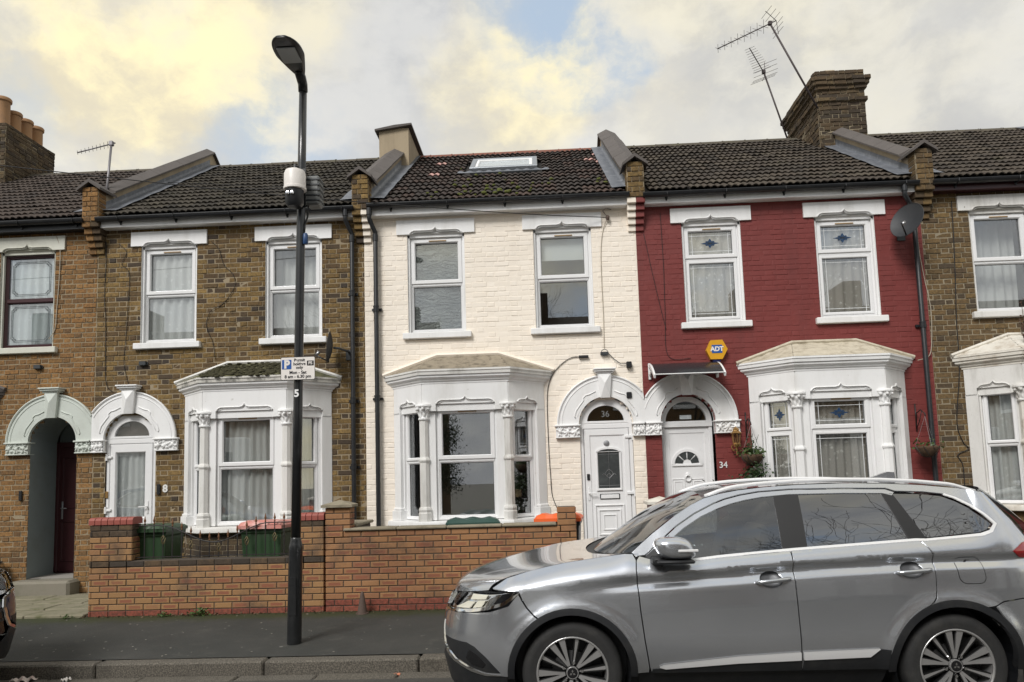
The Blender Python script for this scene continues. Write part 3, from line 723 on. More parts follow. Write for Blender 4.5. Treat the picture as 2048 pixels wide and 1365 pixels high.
def gutter(house, x0, x1, mat='black', z=5.83, y=-.215, fascia='white', fz=(5.715, 5.86), brk=.86):
    f = MB(); f.box(x0, x1, -.155, -.13, fz[0], fz[1]); f.box(x0, x1, -.13, .02, fz[0]+.002, fz[0]+.02); fo = f.build('fascia', MAT[fascia], house)
    g = MB(); r_ = .056
    g.grid(lambda a, b: (x0-.03+(x1-x0+.06)*a, y+r_*math.cos(PI+PI*b), z+.012+r_*math.sin(PI+PI*b)), 1, 10)
    g.grid(lambda a, b: (x0-.03+(x1-x0+.06)*a, y+(r_-.004)*math.cos(PI+PI*b), z+.012+(r_-.004)*math.sin(PI+PI*b)), 1, 10)
    g.box(x0-.03, x1+.03, y-r_-.003, y-r_+.006, z+.008, z+.020)
    for xx in (x0-.03, x1+.03): g.prism([(y+r_*math.cos(PI+PI*k/8), z+.012+r_*math.sin(PI+PI*k/8)) for k in range(9)], lambda p: (p[1], p[0], p[2]), xx-.002, xx+.002)
    go = g.build('gutter', MAT[mat], house, auto=40)
    xx = x0+.32
    while xx < x1-.1:
        b = MB(); b.prism([(-.026, z-.005), (.026, z-.005), (.010, z-.085), (-.010, z-.085)], frame(xx, -.158), -.012, .004); b.tube([(xx, y-r_-.004, z+.02), (xx, y-r_-.004, z-.02), (xx, y-.03, z-.052), (xx, -.16, z-.05)], .008, 5)
        b.build('gutter_bracket', MAT[mat], go); xx += brk
    return go
def downpipe(house, x, mat='black', zt=5.78, zb=.35, dx=.0, y=-.075, collars=(4.6, 2.9, 1.2), gap=None):
    m = MB(); yg = -.215
    m.tube([(x+dx, yg, zt+.04), (x+dx, yg, zt-.10), (x+dx, yg, zt-.13), (x, y, zt-.30), (x, y, zt-.34), (x, y, zb)], .034, 12)
    m.tube([(x+dx, yg, zt+.03), (x+dx, yg, zt-.07)], .042, 12); m.tube([(x, y, zt-.33), (x, y, zt-.43)], .042, 12)
    p = m.build('downpipe', MAT[mat], house, auto=40)
    for z in collars:
        c = MB(); c.tube([(x, y, z-.035), (x, y, z+.035)], .043, 12); c.tube([(x, y, z+.035), (x, y, z+.05)], .047, 12); c.box(x-.075, x+.075, -.035, .0, z-.018, z+.018); c.build('pipe_collar', MAT[mat], p, auto=40)
    return p
def plan(bc, d, b=.5, wf=.61): return [(bc-wf-b-1.414*d, 0.), (bc-wf-.414*d, -b-d), (bc+wf+.414*d, -b-d), (bc+wf+b+1.414*d, 0.)]
def sweep(mb, bc, prof, close=False):
    for (d0, z0), (d1, z1) in zip(prof[:-1], prof[1:]):
        A, B = plan(bc, d0), plan(bc, d1)
        for k in range(3): mb.quad((*A[k], z0), (*A[k+1], z0), (*B[k+1], z1), (*B[k], z1))
def bay(house, bc, wall_mat, trim, style, ztr=2.0, zs=1.17, brick=None):
    """canted bay: header, sill, columns, cornice, hipped roof; the windows are parts of the house"""
    fr = []
    P = plan(bc, 0.)
    for k in range(3):
        (xa, ya), (xb, yb) = P[k], P[k+1]; fr.append((frame((xa+xb)/2, (ya+yb)/2, xb-xa, yb-ya), math.hypot(xb-xa, yb-ya)))
    h = MB()
    sweep(h, bc, [(-.16, 2.80), (.0, 2.80), (.0, 3.12), (.012, 3.12)])
    sweep(h, bc, [(-.09, zs), (-.09, 3.1)]) if False else None
    hd = h.build('bay_window', MAT[trim], house)
    for k, (M, ln) in enumerate(fr):
        a = (.40 if k == 1 else .185); e = ln/2-.003
        pth = [(u, 2.80+z) for u, z in label_path(a, 1. if k == 1 else .85)]
        m = MB(); m.prism([(-e, 2.70), (-a-.02, 2.70), (-a-.02, 2.80)]+pth+[(a+.02, 2.80), (a+.02, 2.70), (e, 2.70), (e, 3.10), (-e, 3.10)], M, -.012, .10)
        m.tube([M((u*1.02, -.016, z+.008)) for u, z in pth], .009, 6); m.tube([M((u*.96, -.004, z-.012)) for u, z in pth[1:-1]], .006, 6)
        m.box(-e+.02, e-.02, .025, .11, 2.70, 2.90, M=M); m.build('label_moulding', MAT[trim], hd, auto=35)
    c = MB(); sweep(c, bc, [(.0, 3.085), (.018, 3.09), (.018, 3.112), (.036, 3.125), (.042, 3.145), (.068, 3.162), (.080, 3.175), (.080, 3.205), (.098, 3.208)])
    c.build('cornice', MAT[style['cornice']], hd)
    c = MB(); sweep(c, bc, [(.08, 3.207), (.100, 3.209), (.103, 3.252), (.114, 3.258), (.112, 3.284), (-.1, 3.292)]); c.build('roof_edge', MAT[style.get('edge', style['cornice'])], hd)
    if style.get('moss'):
        rn = random.Random(9); mm = MB()
        for k in range(520):
            a_ = rn.random(); b_ = rn.betavariate(1.3, 1.8); xx = bc+(-.72+1.44*a_)*(1-.35*b_); yy = -.60*(1-b_)-.02; zz = 3.286+.279*b_; q = rn.uniform(.014, .042)
            mm.lathe([(.001, -.4*q), (q, -.2*q), (q*.9, .18*q), (q*.5, .42*q), (.001, .5*q)], (xx, yy, zz), 8, rfn=lambda r0, t, z: r0*(1+.25*math.sin(3*t+k)), cap=False)
        stuff(mm.build('bay_moss', MAT['moss2'], hd, smooth=True))
    r_ = MB(); A = plan(bc, .109); zt, ze = 3.565, 3.286; tw = .46
    T = [(bc-tw, .0), (bc+tw, .0)]
    def surf(q, nu, nv):
        def fn(a, b):
            p = V(q[0])*(1-a)*(1-b)+V(q[1])*a*(1-b)+V(q[2])*a*b+V(q[3])*(1-a)*b
            return p+V((0, 0, .018*mnoise.noise(p*6)+.010*mnoise.noise(p*21)+.006*math.sin(b*28) if 0 < b < 1 else 0))
        r_.grid(fn, nu, nv)
    surf([(*A[1], ze), (*A[2], ze), (*T[1], zt), (*T[0], zt)], 60, 24)
    surf([(*A[0], ze), (*A[1], ze), (*T[0], zt), (*T[0], zt-.001)], 12, 12); surf([(*A[2], ze), (*A[3], ze), (*T[1], zt-.001), (*T[1], zt)], 12, 12)
    r_.build('bay_roof', MAT[style['roof']], hd, auto=30)
    fl = MB(); fl.tube([(A[0][0]-.01, -.02, ze+.01), (T[0][0], -.02, zt+.01), (T[1][0], -.02, zt+.01), (A[3][0]+.01, -.02, ze+.01)], .030, 6)
    fl.build('roof_upstand', MAT[style['upstand']], hd, auto=40)
    s = MB(); sweep(s, bc, [(-.2, zs-.005), (.075, zs-.012), (.085, zs-.03), (.085, zs-.085), (.06, zs-.095), (-.02, zs-.10)]); s.build('bay_sill', MAT[style['sill']], hd, auto=30)
    for k in (1, 2):                                                 # corner columns
        cx, cy = P[k]; cy += .035; cx += .012 if k == 1 else -.012
        m = MB(); m.lathe([(.098, zs-.01), (.098, zs+.10), (.088, zs+.115), (.092, zs+.13), (.096, zs+.15), (.085, zs+.18), (.070, zs+.19), (.068, 1.985), (.080, 1.99), (.086, 2.01), (.080, 2.03), (.070, 2.045), (.064, 2.06), (.060, 2.60)], (cx, cy, 0), 8)
        cl_ = m.build('column', MAT[style['column']], hd)
        cp = MB(); cp.lathe([(.064, 2.575), (.078, 2.582), (.080, 2.60), (.068, 2.612)], (cx, cy, 0), 16)
        cp.lathe([(.066+.045*(q/10)**1.6, 2.612+.15*q/10) for q in range(11)], (cx, cy, 0), 48, rfn=lambda r0, t, z: r0*(1+.14*math.sin(8*t)*math.sin((z-2.6)*40)+.10*math.sin(5*t+z*60)))
        for q in range(8):
            t = 2*PI*q/8; cp.lathe([(.001, -.02), (.018, -.012), (.022, 0), (.018, .012), (.001, .02)], (cx+.105*math.cos(t), cy+.105*math.sin(t), 2.735), 8)
        cp.lathe([(.118, 2.762), (.128, 2.768), (.128, 2.79), (.12, 2.80)], (cx, cy, 0), 8); cp.build('capital', MAT[trim], hd, auto=45)
    for k, s_ in ((0, 1), (3, -1)):                                  # flat pilasters against the wall
        x = P[k][0]; M = fr[0][0] if k == 0 else fr[2][0]; ln = fr[0][1]/2
        m = MB(); u0, u1 = (-ln, -ln+.16) if k == 0 else (ln-.16, ln)
        m.box(u0, u1, -.012, .12, zs+.16, 2.72, M=M); m.cbox(u0-.03, u1+.025, -.045, .12, zs-.01, zs+.13, .006, M=M); m.cbox(u0-.015, u1+.012, -.03, .12, zs+.13, zs+.17, .01, M=M)
        m.build('pilaster', MAT[trim], hd)
    b = MB(); sweep(b, bc, [(-.02, .12), (-.02, zs-.09)]); bo = b.build('bay_plinth', MAT[wall_mat], hd)
    if brick:
        st = MB()
        for k, (M, ln) in enumerate(fr):
            for row in range(12):
                for (p, q) in cells(-ln/2, ln/2, row, 'flemish'):
                    p, q = max(p, -ln/2), min(q, ln/2)
                    if q-p > .03: add_brick(st, M, (p+q)/2, .18+row*.0762, (q-p-.0095)/2, .0333, .012+random.uniform(-.003, .003), random.random())
        stuff(st.build('plinth_brickwork', MAT[brick], hd))
    for k, (M, ln) in enumerate(fr):
        a = .435 if k == 1 else .21
        sh = (0 if k == 1 else (.035 if k == 0 else -.035))
        window(house, M, -a+sh, a+sh, zs, 2.755, ztr, dep=.075, cur=style['cur'], vent=(k == 1), deco=style.get('deco'), sash=True, curd=style.get('curd', .12), folds=8 if k == 1 else 4, fb=.046 if k == 1 else .034)
        for s2 in (-1, 1):
            ua, ub = (a+sh, ln/2) if s2 > 0 else (-ln/2, -a+sh)
            g = MB(); g.box(ua, ub, .04, .13, zs, 2.76, M=M); g.build('mullion_post', MAT[trim], hd)
    return hd
# ------------------------------------------------------------------ doors
def half_disc(mb, M, cx, zc, r_, d0, d1, seg=24, squash=1.):
    mb.prism([(cx+r_*math.cos(PI*k/seg), zc+r_*squash*math.sin(PI*k/seg)) for k in range(seg+1)], M, d0, d1)
def half_ring(mb, M, cx, zc, r0, r1, d0, d1, seg=24, sq=1.):
    for k in range(seg):
        t0, t1 = PI*k/seg, PI*(k+1)/seg
        P = lambda r_, t, d: M((cx+r_*math.cos(t), d, zc+r_*sq*math.sin(t)))
        mb.quad(P(r0, t0, d0), P(r0, t1, d0), P(r1, t1, d0), P(r1, t0, d0)); mb.quad(P(r0, t0, d1), P(r0, t1, d1), P(r0, t1, d0), P(r0, t0, d0)); mb.quad(P(r1, t0, d0), P(r1, t1, d0), P(r1, t1, d1), P(r1, t0, d1))
def handle(parent, M, u, z, d, mat, sgn=1):
    h = MB(); h.cbox(u-.016, u+.016, d-.010, d, z-.11, z+.09, .006, M=M); h.tube([M((u, d-.008, z)), M((u, d-.045, z)), M((u+sgn*.02, d-.050, z)), M((u+sgn*.11, d-.048, z-.004))], .009, 8)
    return h.build('handle', MAT[mat], parent, auto=40)
def door_frame(house, M, dep, w_=.385, z0=.50, zt=2.475, mat='upvc'):
    f = MB(); f.ring(M, (-w_, w_, z0-.03, zt), (-w_+.055, w_-.055, z0, zt-.07), dep, dep+.08, .010)
    half_ring(f, M, 0, zt, w_-.075, w_, dep, dep+.08); f.box(-w_, w_, dep+.004, dep+.07, zt-.02, zt+.012, M=M)
    return f.build('door', MAT[mat], house, auto=40)
def fanlight(door, M, dep, w_=.31, zt=2.475, gl='glass', mat='upvc', sq=.86):
    r_ = MB(); half_ring(r_, M, 0, zt+.040, w_-.04, w_+.02, dep-.006, dep+.04, sq=sq); r_.cbox(-w_-.02, w_+.02, dep-.008, dep+.04, zt+.008, zt+.045, .006, M=M); r_.build('fanlight_frame', MAT[mat], door, auto=40)
    p = MB(); half_disc(p, M, 0, zt+.043, w_-.035, dep+.03, dep+.036, squash=sq); return p.build('fanlight_pane', MAT[gl], door)
MAT['numgrey'] = plain('etched_grey_numeral', (.17,.175,.175), .5)
def door_white_panel(house, cx):
    M = frame(cx, 0); d = door_frame(house, M, .035); fanlight(d, M, .04)
    text('36', .125, MAT['numgrey'], d, M, d=.062, ext=.002).location.z += 0
    for o in [c for c in d.children if c.name.startswith('lettering')]: o.data.transform(Matrix.Translation((0, 0, 2.475+.145)))
    e = .045; l_ = MB(); l_.box(-.325, .325, e, e+.05, .50, 2.40, M=M); lf = l_.build('leaf', MAT['upvc'], d)
    m = MB(); m.ring(M, (-.325, .325, .50, 2.40), (-.235, .245, .62, 2.30), e-.016, e, .012)
    m.ring(M, (-.165, .205, 1.50, 2.07), (-.135, .175, 1.535, 2.06), e-.022, e, .010); m.build('raised_moulding', MAT['upvc'], lf, auto=30)
    a = MB()                                                          # arched top of the glass
    for q, (w0, w1) in enumerate(((.185, .155),)):
        A = [(.02+w0*math.cos(PI*k/16)*1., 2.06+.075*math.sin(PI*k/16)) for k in range(17)]; B = [(.02+w1*math.cos(PI*k/16), 2.06+.045*math.sin(PI*k/16)) for k in range(17)]
        a.prism(A+B[::-1], M, e-.022, e)
    a.build('arched_moulding', MAT['upvc'], lf)
    g = MB(); g.prism([(-.135, 1.535), (.175, 1.535)]+[(.02+.155*math.cos(PI*k/14), 2.06+.043*math.sin(PI*k/14)) for k in range(15)], M, e-.006, e-.001); g.build('door_glass', MAT['door_glass'], lf)
    ld = MB()                                                         # leaded flower in the glass
    for s in (-1, 1):
        for (w_, h_) in ((.055, .13), (.03, .07)):
            ld.tube([M((.02+s*w_*math.sin(PI*k/10), e-.009, 1.68+h_*k/10)) for k in range(11)], .003, 5)
        ld.tube([M((.02+s*.02, e-.009, 1.70)), M((.02+s*.075, e-.009, 1.75)), M((.02+s*.10, e-.009, 1.73))], .003, 5)
    ld.tube([M((.02, e-.009, 1.54)), M((.02, e-.009, 2.09))], .002, 5)
    for zz in (1.575, 2.03): ld.tube([M((-.13, e-.009, zz)), M((.17, e-.009, zz))], .002, 5)
    ld.build('leading', MAT['metal'], lf)
    b = MB(); b.cbox(-.125, .165, e-.012, e, 1.375, 1.455, .005, M=M); b.build('letterbox_surround', MAT['black'], lf); b = MB(); b.cbox(-.112, .152, e-.017, e, 1.386, 1.444, .005, M=M); b.build('letterbox', MAT['upvc'], lf)
    m = MB()
    for q, (u, z0, z1) in enumerate(((.215, .80, 1.30), (.165, .86, 1.23), (.10, .93, 1.16))): m.ring(M, (.01-u, .01+u, z0, z1), (.01-u+.025, .01+u-.025, z0+.025, z1-.025), e-.018+.003*q, e, .010)
    m.build('panel_moulding', MAT['upvc'], lf, auto=30)
    k = MB(); k.lathe([(.045, 0), (.04, .012), (.02, .016)], (0, 0, 0), 20, M=lambda p: M((.0+p[0], e-.001-p[2], 2.19+p[1]))); k.build('door_knocker', MAT['metal'], lf, auto=30)
    for z in (2.28, 1.46, .75):
        h = MB(); h.cbox(.27, .375, e-.035, e+.0, z-.022, z+.022, .006, M=M); h.tube([M((.378, e-.03, z-.055)), M((.378, e-.03, z+.045))], .013, 8); h.build('hinge', MAT['upvc'], lf, auto=40)
    handle(lf, M, -.285, 1.47, e-.016, 'upvc'); k = MB(); k.cbox(-.305, -.262, e-.035, e-.014, 1.66, 1.75, .006, M=M); k.build('door_camera', MAT['black'], lf)
    return d
def door_sunburst(house, cx):
    M = frame(cx, 0); dep = .13
    d = door_frame(house, M, dep, .375, mat='upvc'); p = MB(); half_disc(p, M, 0, 2.47, .37, dep+.03, dep+.036); p.build('fanlight_pane', MAT['glass'], d)
    t = MB(); t.box(-.375, .375, dep-.02, dep+.05, 2.40, 2.47, M=M); t.build('transom_bar', MAT['upvc'], d)
    st = MB(); st.box(-.085, .085, dep+.026, dep+.029, 2.515, 2.575, M=M); st.build('window_sticker', MAT['lace'], d)
    e = dep+.03; l_ = MB(); l_.box(-.32, .32, e, e+.05, .50, 2.40, M=M); lf = l_.build('leaf', MAT['upvc'], d)
    m = MB(); m.ring(M, (-.32, .32, .50, 2.38), (-.25, .25, .62, 2.30), e-.010, e, .010); zc = 1.87
    half_ring(m, M, -.01, zc-.02, .185, .225, e-.018, e); m.cbox(-.235, .215, e-.018, e, zc-.05, zc-.018, .006, M=M); m.build('raised_moulding', MAT['upvc'], lf, auto=30)
    for k in range(4):
        g = MB(); t0, t1 = PI*k/4+.06, PI*(k+1)/4-.06
        g.prism([(-.01+.065*math.cos(t0), zc-.01+.065*math.sin(t0)), (-.01+.175*math.cos(t0), zc-.01+.175*math.sin(t0)), (-.01+.175*math.cos((t0+t1)/2), zc-.01+.175*math.sin((t0+t1)/2)), (-.01+.175*math.cos(t1), zc-.01+.175*math.sin(t1)), (-.01+.065*math.cos(t1), zc-.01+.065*math.sin(t1))], M, e-.006, e-.001); g.build('fan_pane', MAT['door_glass'], lf)
    for u0, u1 in ((-.245, -.055), (.035, .225)):
        m = MB(); m.ring(M, (u0, u1, .85, 1.64), (u0+.018, u1-.018, .868, 1.622), e-.010, e, .008); m.ring(M, (u0+.035, u1-.035, .885, 1.605), (u0+.05, u1-.05, .90, 1.59), e-.008, e, .006); m.build('panel_moulding', MAT['upvc'], lf, auto=30)
    k = MB(); k.lathe([(.028, 0), (.028, .012), (.012, .02)], (0, 0, 0), 16, M=lambda p: M((-.01+p[0], e-.0-p[2], 1.70+p[1]))); k.tube([M((-.01+.042*math.cos(2*PI*q/16), e-.022, 1.645+.042*math.sin(2*PI*q/16))) for q in range(17)], .008, 6); k.build('door_knocker', MAT['upvc'], lf, auto=40)
    handle(lf, M, .285, 1.40, e-.01, 'upvc', -1); return d
def door_glazed(house, cx):
    M = frame(cx, 0); d = door_frame(house, M, .03); fanlight(d, M, .035)
    e = .04; l_ = MB(); l_.ring(M, (-.325, .325, .50, 2.40), (-.235, .205, 1.31, 2.27), e-.012, e+.05, .014); lf = l_.build('leaf', MAT['upvc'], d, auto=30)
    g = MB(); g.box(-.24, .21, e+.02, e+.026, 1.305, 2.275, M=M); g.build('door_glass', MAT['glass'], lf)
    curtain(lf, M, -.25, .22, 1.30, 2.29, e+.07, MAT['net'], 5, .012)
    f = MB(); half_disc(f, M, 0, 2.51, .30, .12, .125); f.build('frosted_backing', MAT['frost'], lf)
    handle(lf, M, .262, 1.46, e-.012, 'upvc', -1)
    for z in (2.21, 1.42, .75): h = MB(); h.cbox(-.375, -.29, e-.035, e, z-.02, z+.02, .006, M=M); h.tube([M((-.372, e-.026, z-.05)), M((-.372, e-.026, z+.05))], .018, 8); h.build('hinge', MAT['upvc'], lf, auto=40)
    h = MB(); h.cbox(-.385, -.345, .012, .03, 1.60, 1.70, .004, M=M); h.build('name_plate', MAT['brass'], d); return d
def porch_door(house, cx, w_, dp):
    M = frame(cx, 0); p = MB(); zt = 2.475
    for k in range(20):
        t0, t1 = PI*k/20, PI*(k+1)/20; P = lambda t, d: M((w_*math.cos(t), d, zt+w_*math.sin(t))); p.quad(P(t0, .0), P(t1, .0), P(t1, dp), P(t0, dp))
    for s in (-1, 1): p.quad(M((s*w_, 0, .4)), M((s*w_, dp, .4)), M((s*w_, dp, zt)), M((s*w_, 0, zt)))
    p.quad(M((-w_, dp+.06, .4)), M((w_, dp+.06, .4)), M((w_, dp+.06, 3)), M((-w_, dp+.06, 3))); p.build('porch_lining', MAT['porch'], house)
    d = MB(); d.ring(M, (-w_, w_, .46, zt+.02), (-w_+.05, w_-.05, .46, zt-.06), dp-.02, dp+.05, .01); dr = d.build('door', MAT['maroon'], house, auto=30)
    l_ = MB(); l_.box(-w_+.05, w_-.05, dp+.0, dp+.04, .47, zt-.06, M=M); lf = l_.build('leaf', MAT['maroon'], dr)
    for u0, u1 in ((-w_+.10, -.03), (.03, w_-.10)):
        for z0, z1 in ((.62, 1.25), (1.45, 2.25)): m = MB(); m.ring(M, (u0, u1, z0, z1), (u0+.025, u1-.025, z0+.025, z1-.025), dp-.014, dp, .012); m.build('panel_moulding', MAT['maroon'], lf, auto=30)
    h = MB(); u = -w_+.115; h.cbox(u-.014, u+.014, dp-.02, dp, 1.28, 1.56, .005, M=M); h.tube([M((u, dp-.02, 1.45)), M((u, dp-.05, 1.45)), M((u+.09, dp-.05, 1.45))], .008, 8); h.build('handle', MAT['metal'], lf, auto=40)
    f = MB(); half_disc(f, M, 0, zt+.03, w_-.04, dp, dp+.01); f.build('fanlight_pane', MAT['glass'], dr); return dr
MAT['door_glass'] = plain('dark_obscure_glass', (.045,.05,.05), .12, dirt=.5, dirtc=(.13,.14,.14), scale=7)
MAT['frost'] = plain('brown_frosted_glass', (.14,.115,.10), .3)
MAT['brass'] = plain('brass', (.48,.29,.11), .35, metal=.8)

# ------------------------------------------------------------------ the terrace
MAT['mossroof'] = plain('mossy_bay_roof', (.13,.125,.06), .95, dirt=.95, dirtc=(.028,.030,.018), scale=8, bmp=1., bscale=35)
MAT['brownroof'] = plain('weathered_bay_roof', (.30,.255,.19), .95, dirt=.9, dirtc=(.075,.06,.042), scale=9, bmp=1., bscale=50)
MAT['beigeroof'] = plain('beige_painted_bay_roof', (.53,.48,.38), .85, dirt=.75, dirtc=(.22,.18,.115), scale=7, bmp=.8)
MAT['stained'] = plain('black_stained_white_slab', (.62,.60,.55), .85, dirt=1., dirtc=(.045,.045,.035), scale=5.5, bmp=.8, bscale=40)
BND = [-10.93, -6.79, -2.63, 1.485, 5.67, 9.80]
def house_shell(house, X0, X1, cap_l=False, cap_r=False):
    m = MB(); a, b = X0+.02, X1-.02; z1 = 5.74
    for x in (a, b): m.quad((x, .05, .1), (x, 7.3, .1), (x, 7.3, z1), (x, .05, z1))
    m.quad((a, 7.3, .1), (b, 7.3, .1), (b, 7.3, z1), (a, 7.3, z1)); m.quad((a, -.1, z1), (b, -.1, z1), (b, 7.3, z1), (a, 7.3, z1))
    m.box(a, b, .05, 7.3, 3.28, 3.48); m.quad((a, .02, .44), (b, .02, .44), (b, 7.3, .44), (a, 7.3, .44)); m.quad((a, 3.6, .44), (b, 3.6, .44), (b, 3.6, z1), (a, 3.6, z1))
    for x, on in ((X0, cap_l), (X1, cap_r)):
        if on: m.poly([(x, 0, 0), (x, 7.3, 0), (x, 7.3, EZ), (x, 3.6, roofz(3.6)), (x, 0, EZ)])
    return m.build('inner_walls', MAT['shell'], house)
def upper_window(house, wc, trim, **kw):
    M = frame(wc, 0); z0, z1 = 3.925, 5.455
    wn = window(house, M, -.415, .415, z0+.01, 5.415, kw.pop('ztr', 4.68), **kw)
    r_ = MB(); reveal(r_, M, -.435, .435, z0, z1, .14); r_.box(-.434, -.405, .03, .13, z0, z1, M=M); r_.box(.405, .434, .03, .13, z0, z1, M=M); r_.box(-.43, .43, .03, .13, 5.405, z1, M=M); r_.build('window_reveal', MAT[trim], wn)
    s = MB(); s.cbox(-.515, .515, -.065, .10, z0-.092, z0, .008, M=M); s.build('sill', MAT[trim], wn)
    head_block('lintel', wn, M, -.595, .595, 5.445, 5.665, .385, MAT[trim]); return wn
def house(k, label, bmat, mmat, trim, tile, ridge, bc, dc, wins, wkw, bstyle, door, pitch_kw, fascia='white', gz=5.83, arch_mat=None, r_op=.385, name='terraced_house', plinth_mat=None, pbrick=None, fl=(True, True), hole=None, pink=(), caps=(False, False), dr=.71, painted=False, bztr=2.0):
    X0, X1 = BND[k], BND[k+1]
    h = empty(name, ((X0+X1)/2, 0, .15)); tag(h, label, 'house', 'terraced houses in the row')
    holes = [hole_bay(bc, 1.10, 3.30), hole_arch(dc, r_op, 2.475)]+[hole_rect(c-.435, c+.435, 3.86, 5.50) for c in wins]
    kw = dict(yj=.0025, j=.0028, rec=.0032, rot=.004, joint=.009) if painted else dict(yj=.005, j=.0052, rec=.0065, rot=.009)
    brickwork(h, MAT[bmat], MAT[mmat], 0, 0, 0, X0, X1, .15, 5.74, holes, near=((min(max(X0, -8), 7)+min(max(X1, -8), 7))/2, 4.2), **kw)
    house_shell(h, X0, X1, *caps); roof(h, X0, X1, tile, ridge, hole, pink, *fl)
    for i, c in enumerate(wins): upper_window(h, c, wkw[i].pop('trim', trim), **wkw[i])
    bay(h, bc, plinth_mat or mmat, trim, bstyle, ztr=bztr, brick=pbrick)
    M = frame(0, 0); am = MAT[arch_mat or trim]
    pair = BND[k+1] if dc > bc else BND[k]
    arch_surround(h, M, dc, r_op+.012, dr, am, X0 if dc < bc else -99, X1 if dc > bc else 99)
    s = 1 if dc > bc else -1                                          # outer impost, and half of the shared one
    o0 = dc-s*(r_op+.005); impost('impost', h, M, min(o0, o0-s*.345), max(o0, o0-s*.345), am, seed=k*3)
    i0 = dc+s*(r_op+.005); impost('impost', h, M, min(i0, pair-s*.002), max(i0, pair-s*.002), am, seed=k*3+1)
    door(h)
    gutter(h, X0+.13, X1-.13, 'black', gz, fascia=fascia)
    st = MB(); st.cbox(dc-.46, dc+.46, -.26, .06, .17, .43, .035); st.build('door_step', MAT['stone'], h)
    return h
H = {}
H[40] = house(0, 'orange-brown brick house with maroon window frame and open arched porch', 'brick_fl', 'mortar_l', 'cream_old', 'tile_fl', 'ridge_old', -9.45, -7.40, (-9.75, -7.90),
    [dict(mat='maroon', cur='lace', deco='lead', vent=False, sash=False), dict(mat='maroon', cur='lace', deco='lead', vent=False, sash=False)],
    dict(cornice='coping', edge='coping', roof='coping', upstand='coping', sill='white_old', column='white_old', cur='net'), lambda h: porch_door(h, -7.40, .36, .62), None, fascia='black', arch_mat='sage', r_op=.36, caps=(True, False), plinth_mat='brick_fl')
H[38] = house(1, 'yellow-brown stock brick house with white glazed door and mossy bay roof', 'brick_l', 'mortar_l', 'white', 'tile_l', 'ridge_old', -4.26, -6.21, (-5.66, -3.72),
    [dict(cur='net'), dict(cur='net_grey', curd=.2)],
    dict(cornice='white', edge='stained', roof='mossroof', upstand='white_old', sill='white_old', column='white_old', cur='net_grey', moss=True), lambda h: door_glazed(h, -6.21), None, plinth_mat='mortar_ch', pbrick='brick_ch')
H[36] = house(2, 'cream painted brick house with skylight and white panelled door', 'cream', 'cream', 'white', 'tile_w', 'ridge_red', -1.09, .92, (-1.535, .38),
    [dict(cur='crinkle', folds=2, curd=.06), dict(cur=None, blind=5.0)],
    dict(cornice='white', edge='white_old', roof='brownroof', upstand='cream', sill='white', column='white_old', cur=None), lambda h: door_white_panel(h, .92), None, painted=True, gz=5.85,
    hole=(-1.20, .10, 2.12, 3.22), pink=((11, 2), (7, 2), (12, 17), (9, 17), (10, 16)))
H[34] = house(3, 'dark red painted brick house with stained glass motif windows', 'red', 'red', 'white', 'tile_r', 'ridge_old', 4.13, 2.11, (2.60, 4.56),
    [dict(cur='net_red', deco='red', ztr=4.90), dict(cur='net_red', deco='red', ztr=4.90)],
    dict(cornice='white', roof='beigeroof', upstand='beigeroof', sill='white', column='white', cur='net_red', deco='red'), lambda h: door_sunburst(h, 2.11), None, painted=True, bztr=2.27, fl=(False, True))
H[32] = house(4, 'grey-brown brick house with peeling white bay window', 'brick_rr', 'mortar_rr', 'white_old', 'tile_r', 'ridge_old', 7.20, 9.1, (6.80, 8.75),
    [dict(cur='net_grey', curd=.3), dict(cur='net')],
    dict(cornice='white_peel', roof='white_peel', upstand='white_peel', sill='white_peel', column='white_peel', cur='net'), lambda h: door_glazed(h, 9.1), None, fascia='maroon', caps=(False, True), plinth_mat='brick_rr')
parapet(H[40], BND[0], 'brick_fl', 'brick_fl', 'brick_fl', 'mortar_l')
parapet(H[38], BND[1], 'brick_fl', 'brick_l', 'brick_fl', 'mortar_l')
parapet(H[36], BND[2], 'brick_l', 'cream', 'brick_l', 'mortar_l', ystop=2.5, n=6)
parapet(H[34], BND[3], 'cream', 'red', 'brick_l', 'mortar_l')
parapet(H[32], BND[4], 'brick_rr', 'brick_rr', 'brick_rr', 'mortar_rr', ystop=2.45, n=6)
chimney(H[34], 5.27, 6.14, 2.45, 4.05, 7.2, 9.06)
pt = [(-10.72, 2.98+.33*k, .62 if k == 0 else .48, .135 if k == 0 else .125, 'pot') for k in range(4)]
chimney(H[40], -11.36, -10.50, 2.80, 4.25, 7.2, 9.06, bands=False, left=False, right=True, pots=pt)
m = MB(); m.box(-2.92, -2.36, 2.45, 3.95, 7.2, 8.36); cs_ = m.build('chimney_stub', MAT['render'], H[36])
m = MB(); m.prism([(-2.99, 8.30), (-2.29, 8.39), (-2.29, 8.425), (-2.62, 8.40), (-2.99, 8.335)], lambda p: p, 2.38, 4.02); m.build('stub_cap', MAT['coping'], cs_)
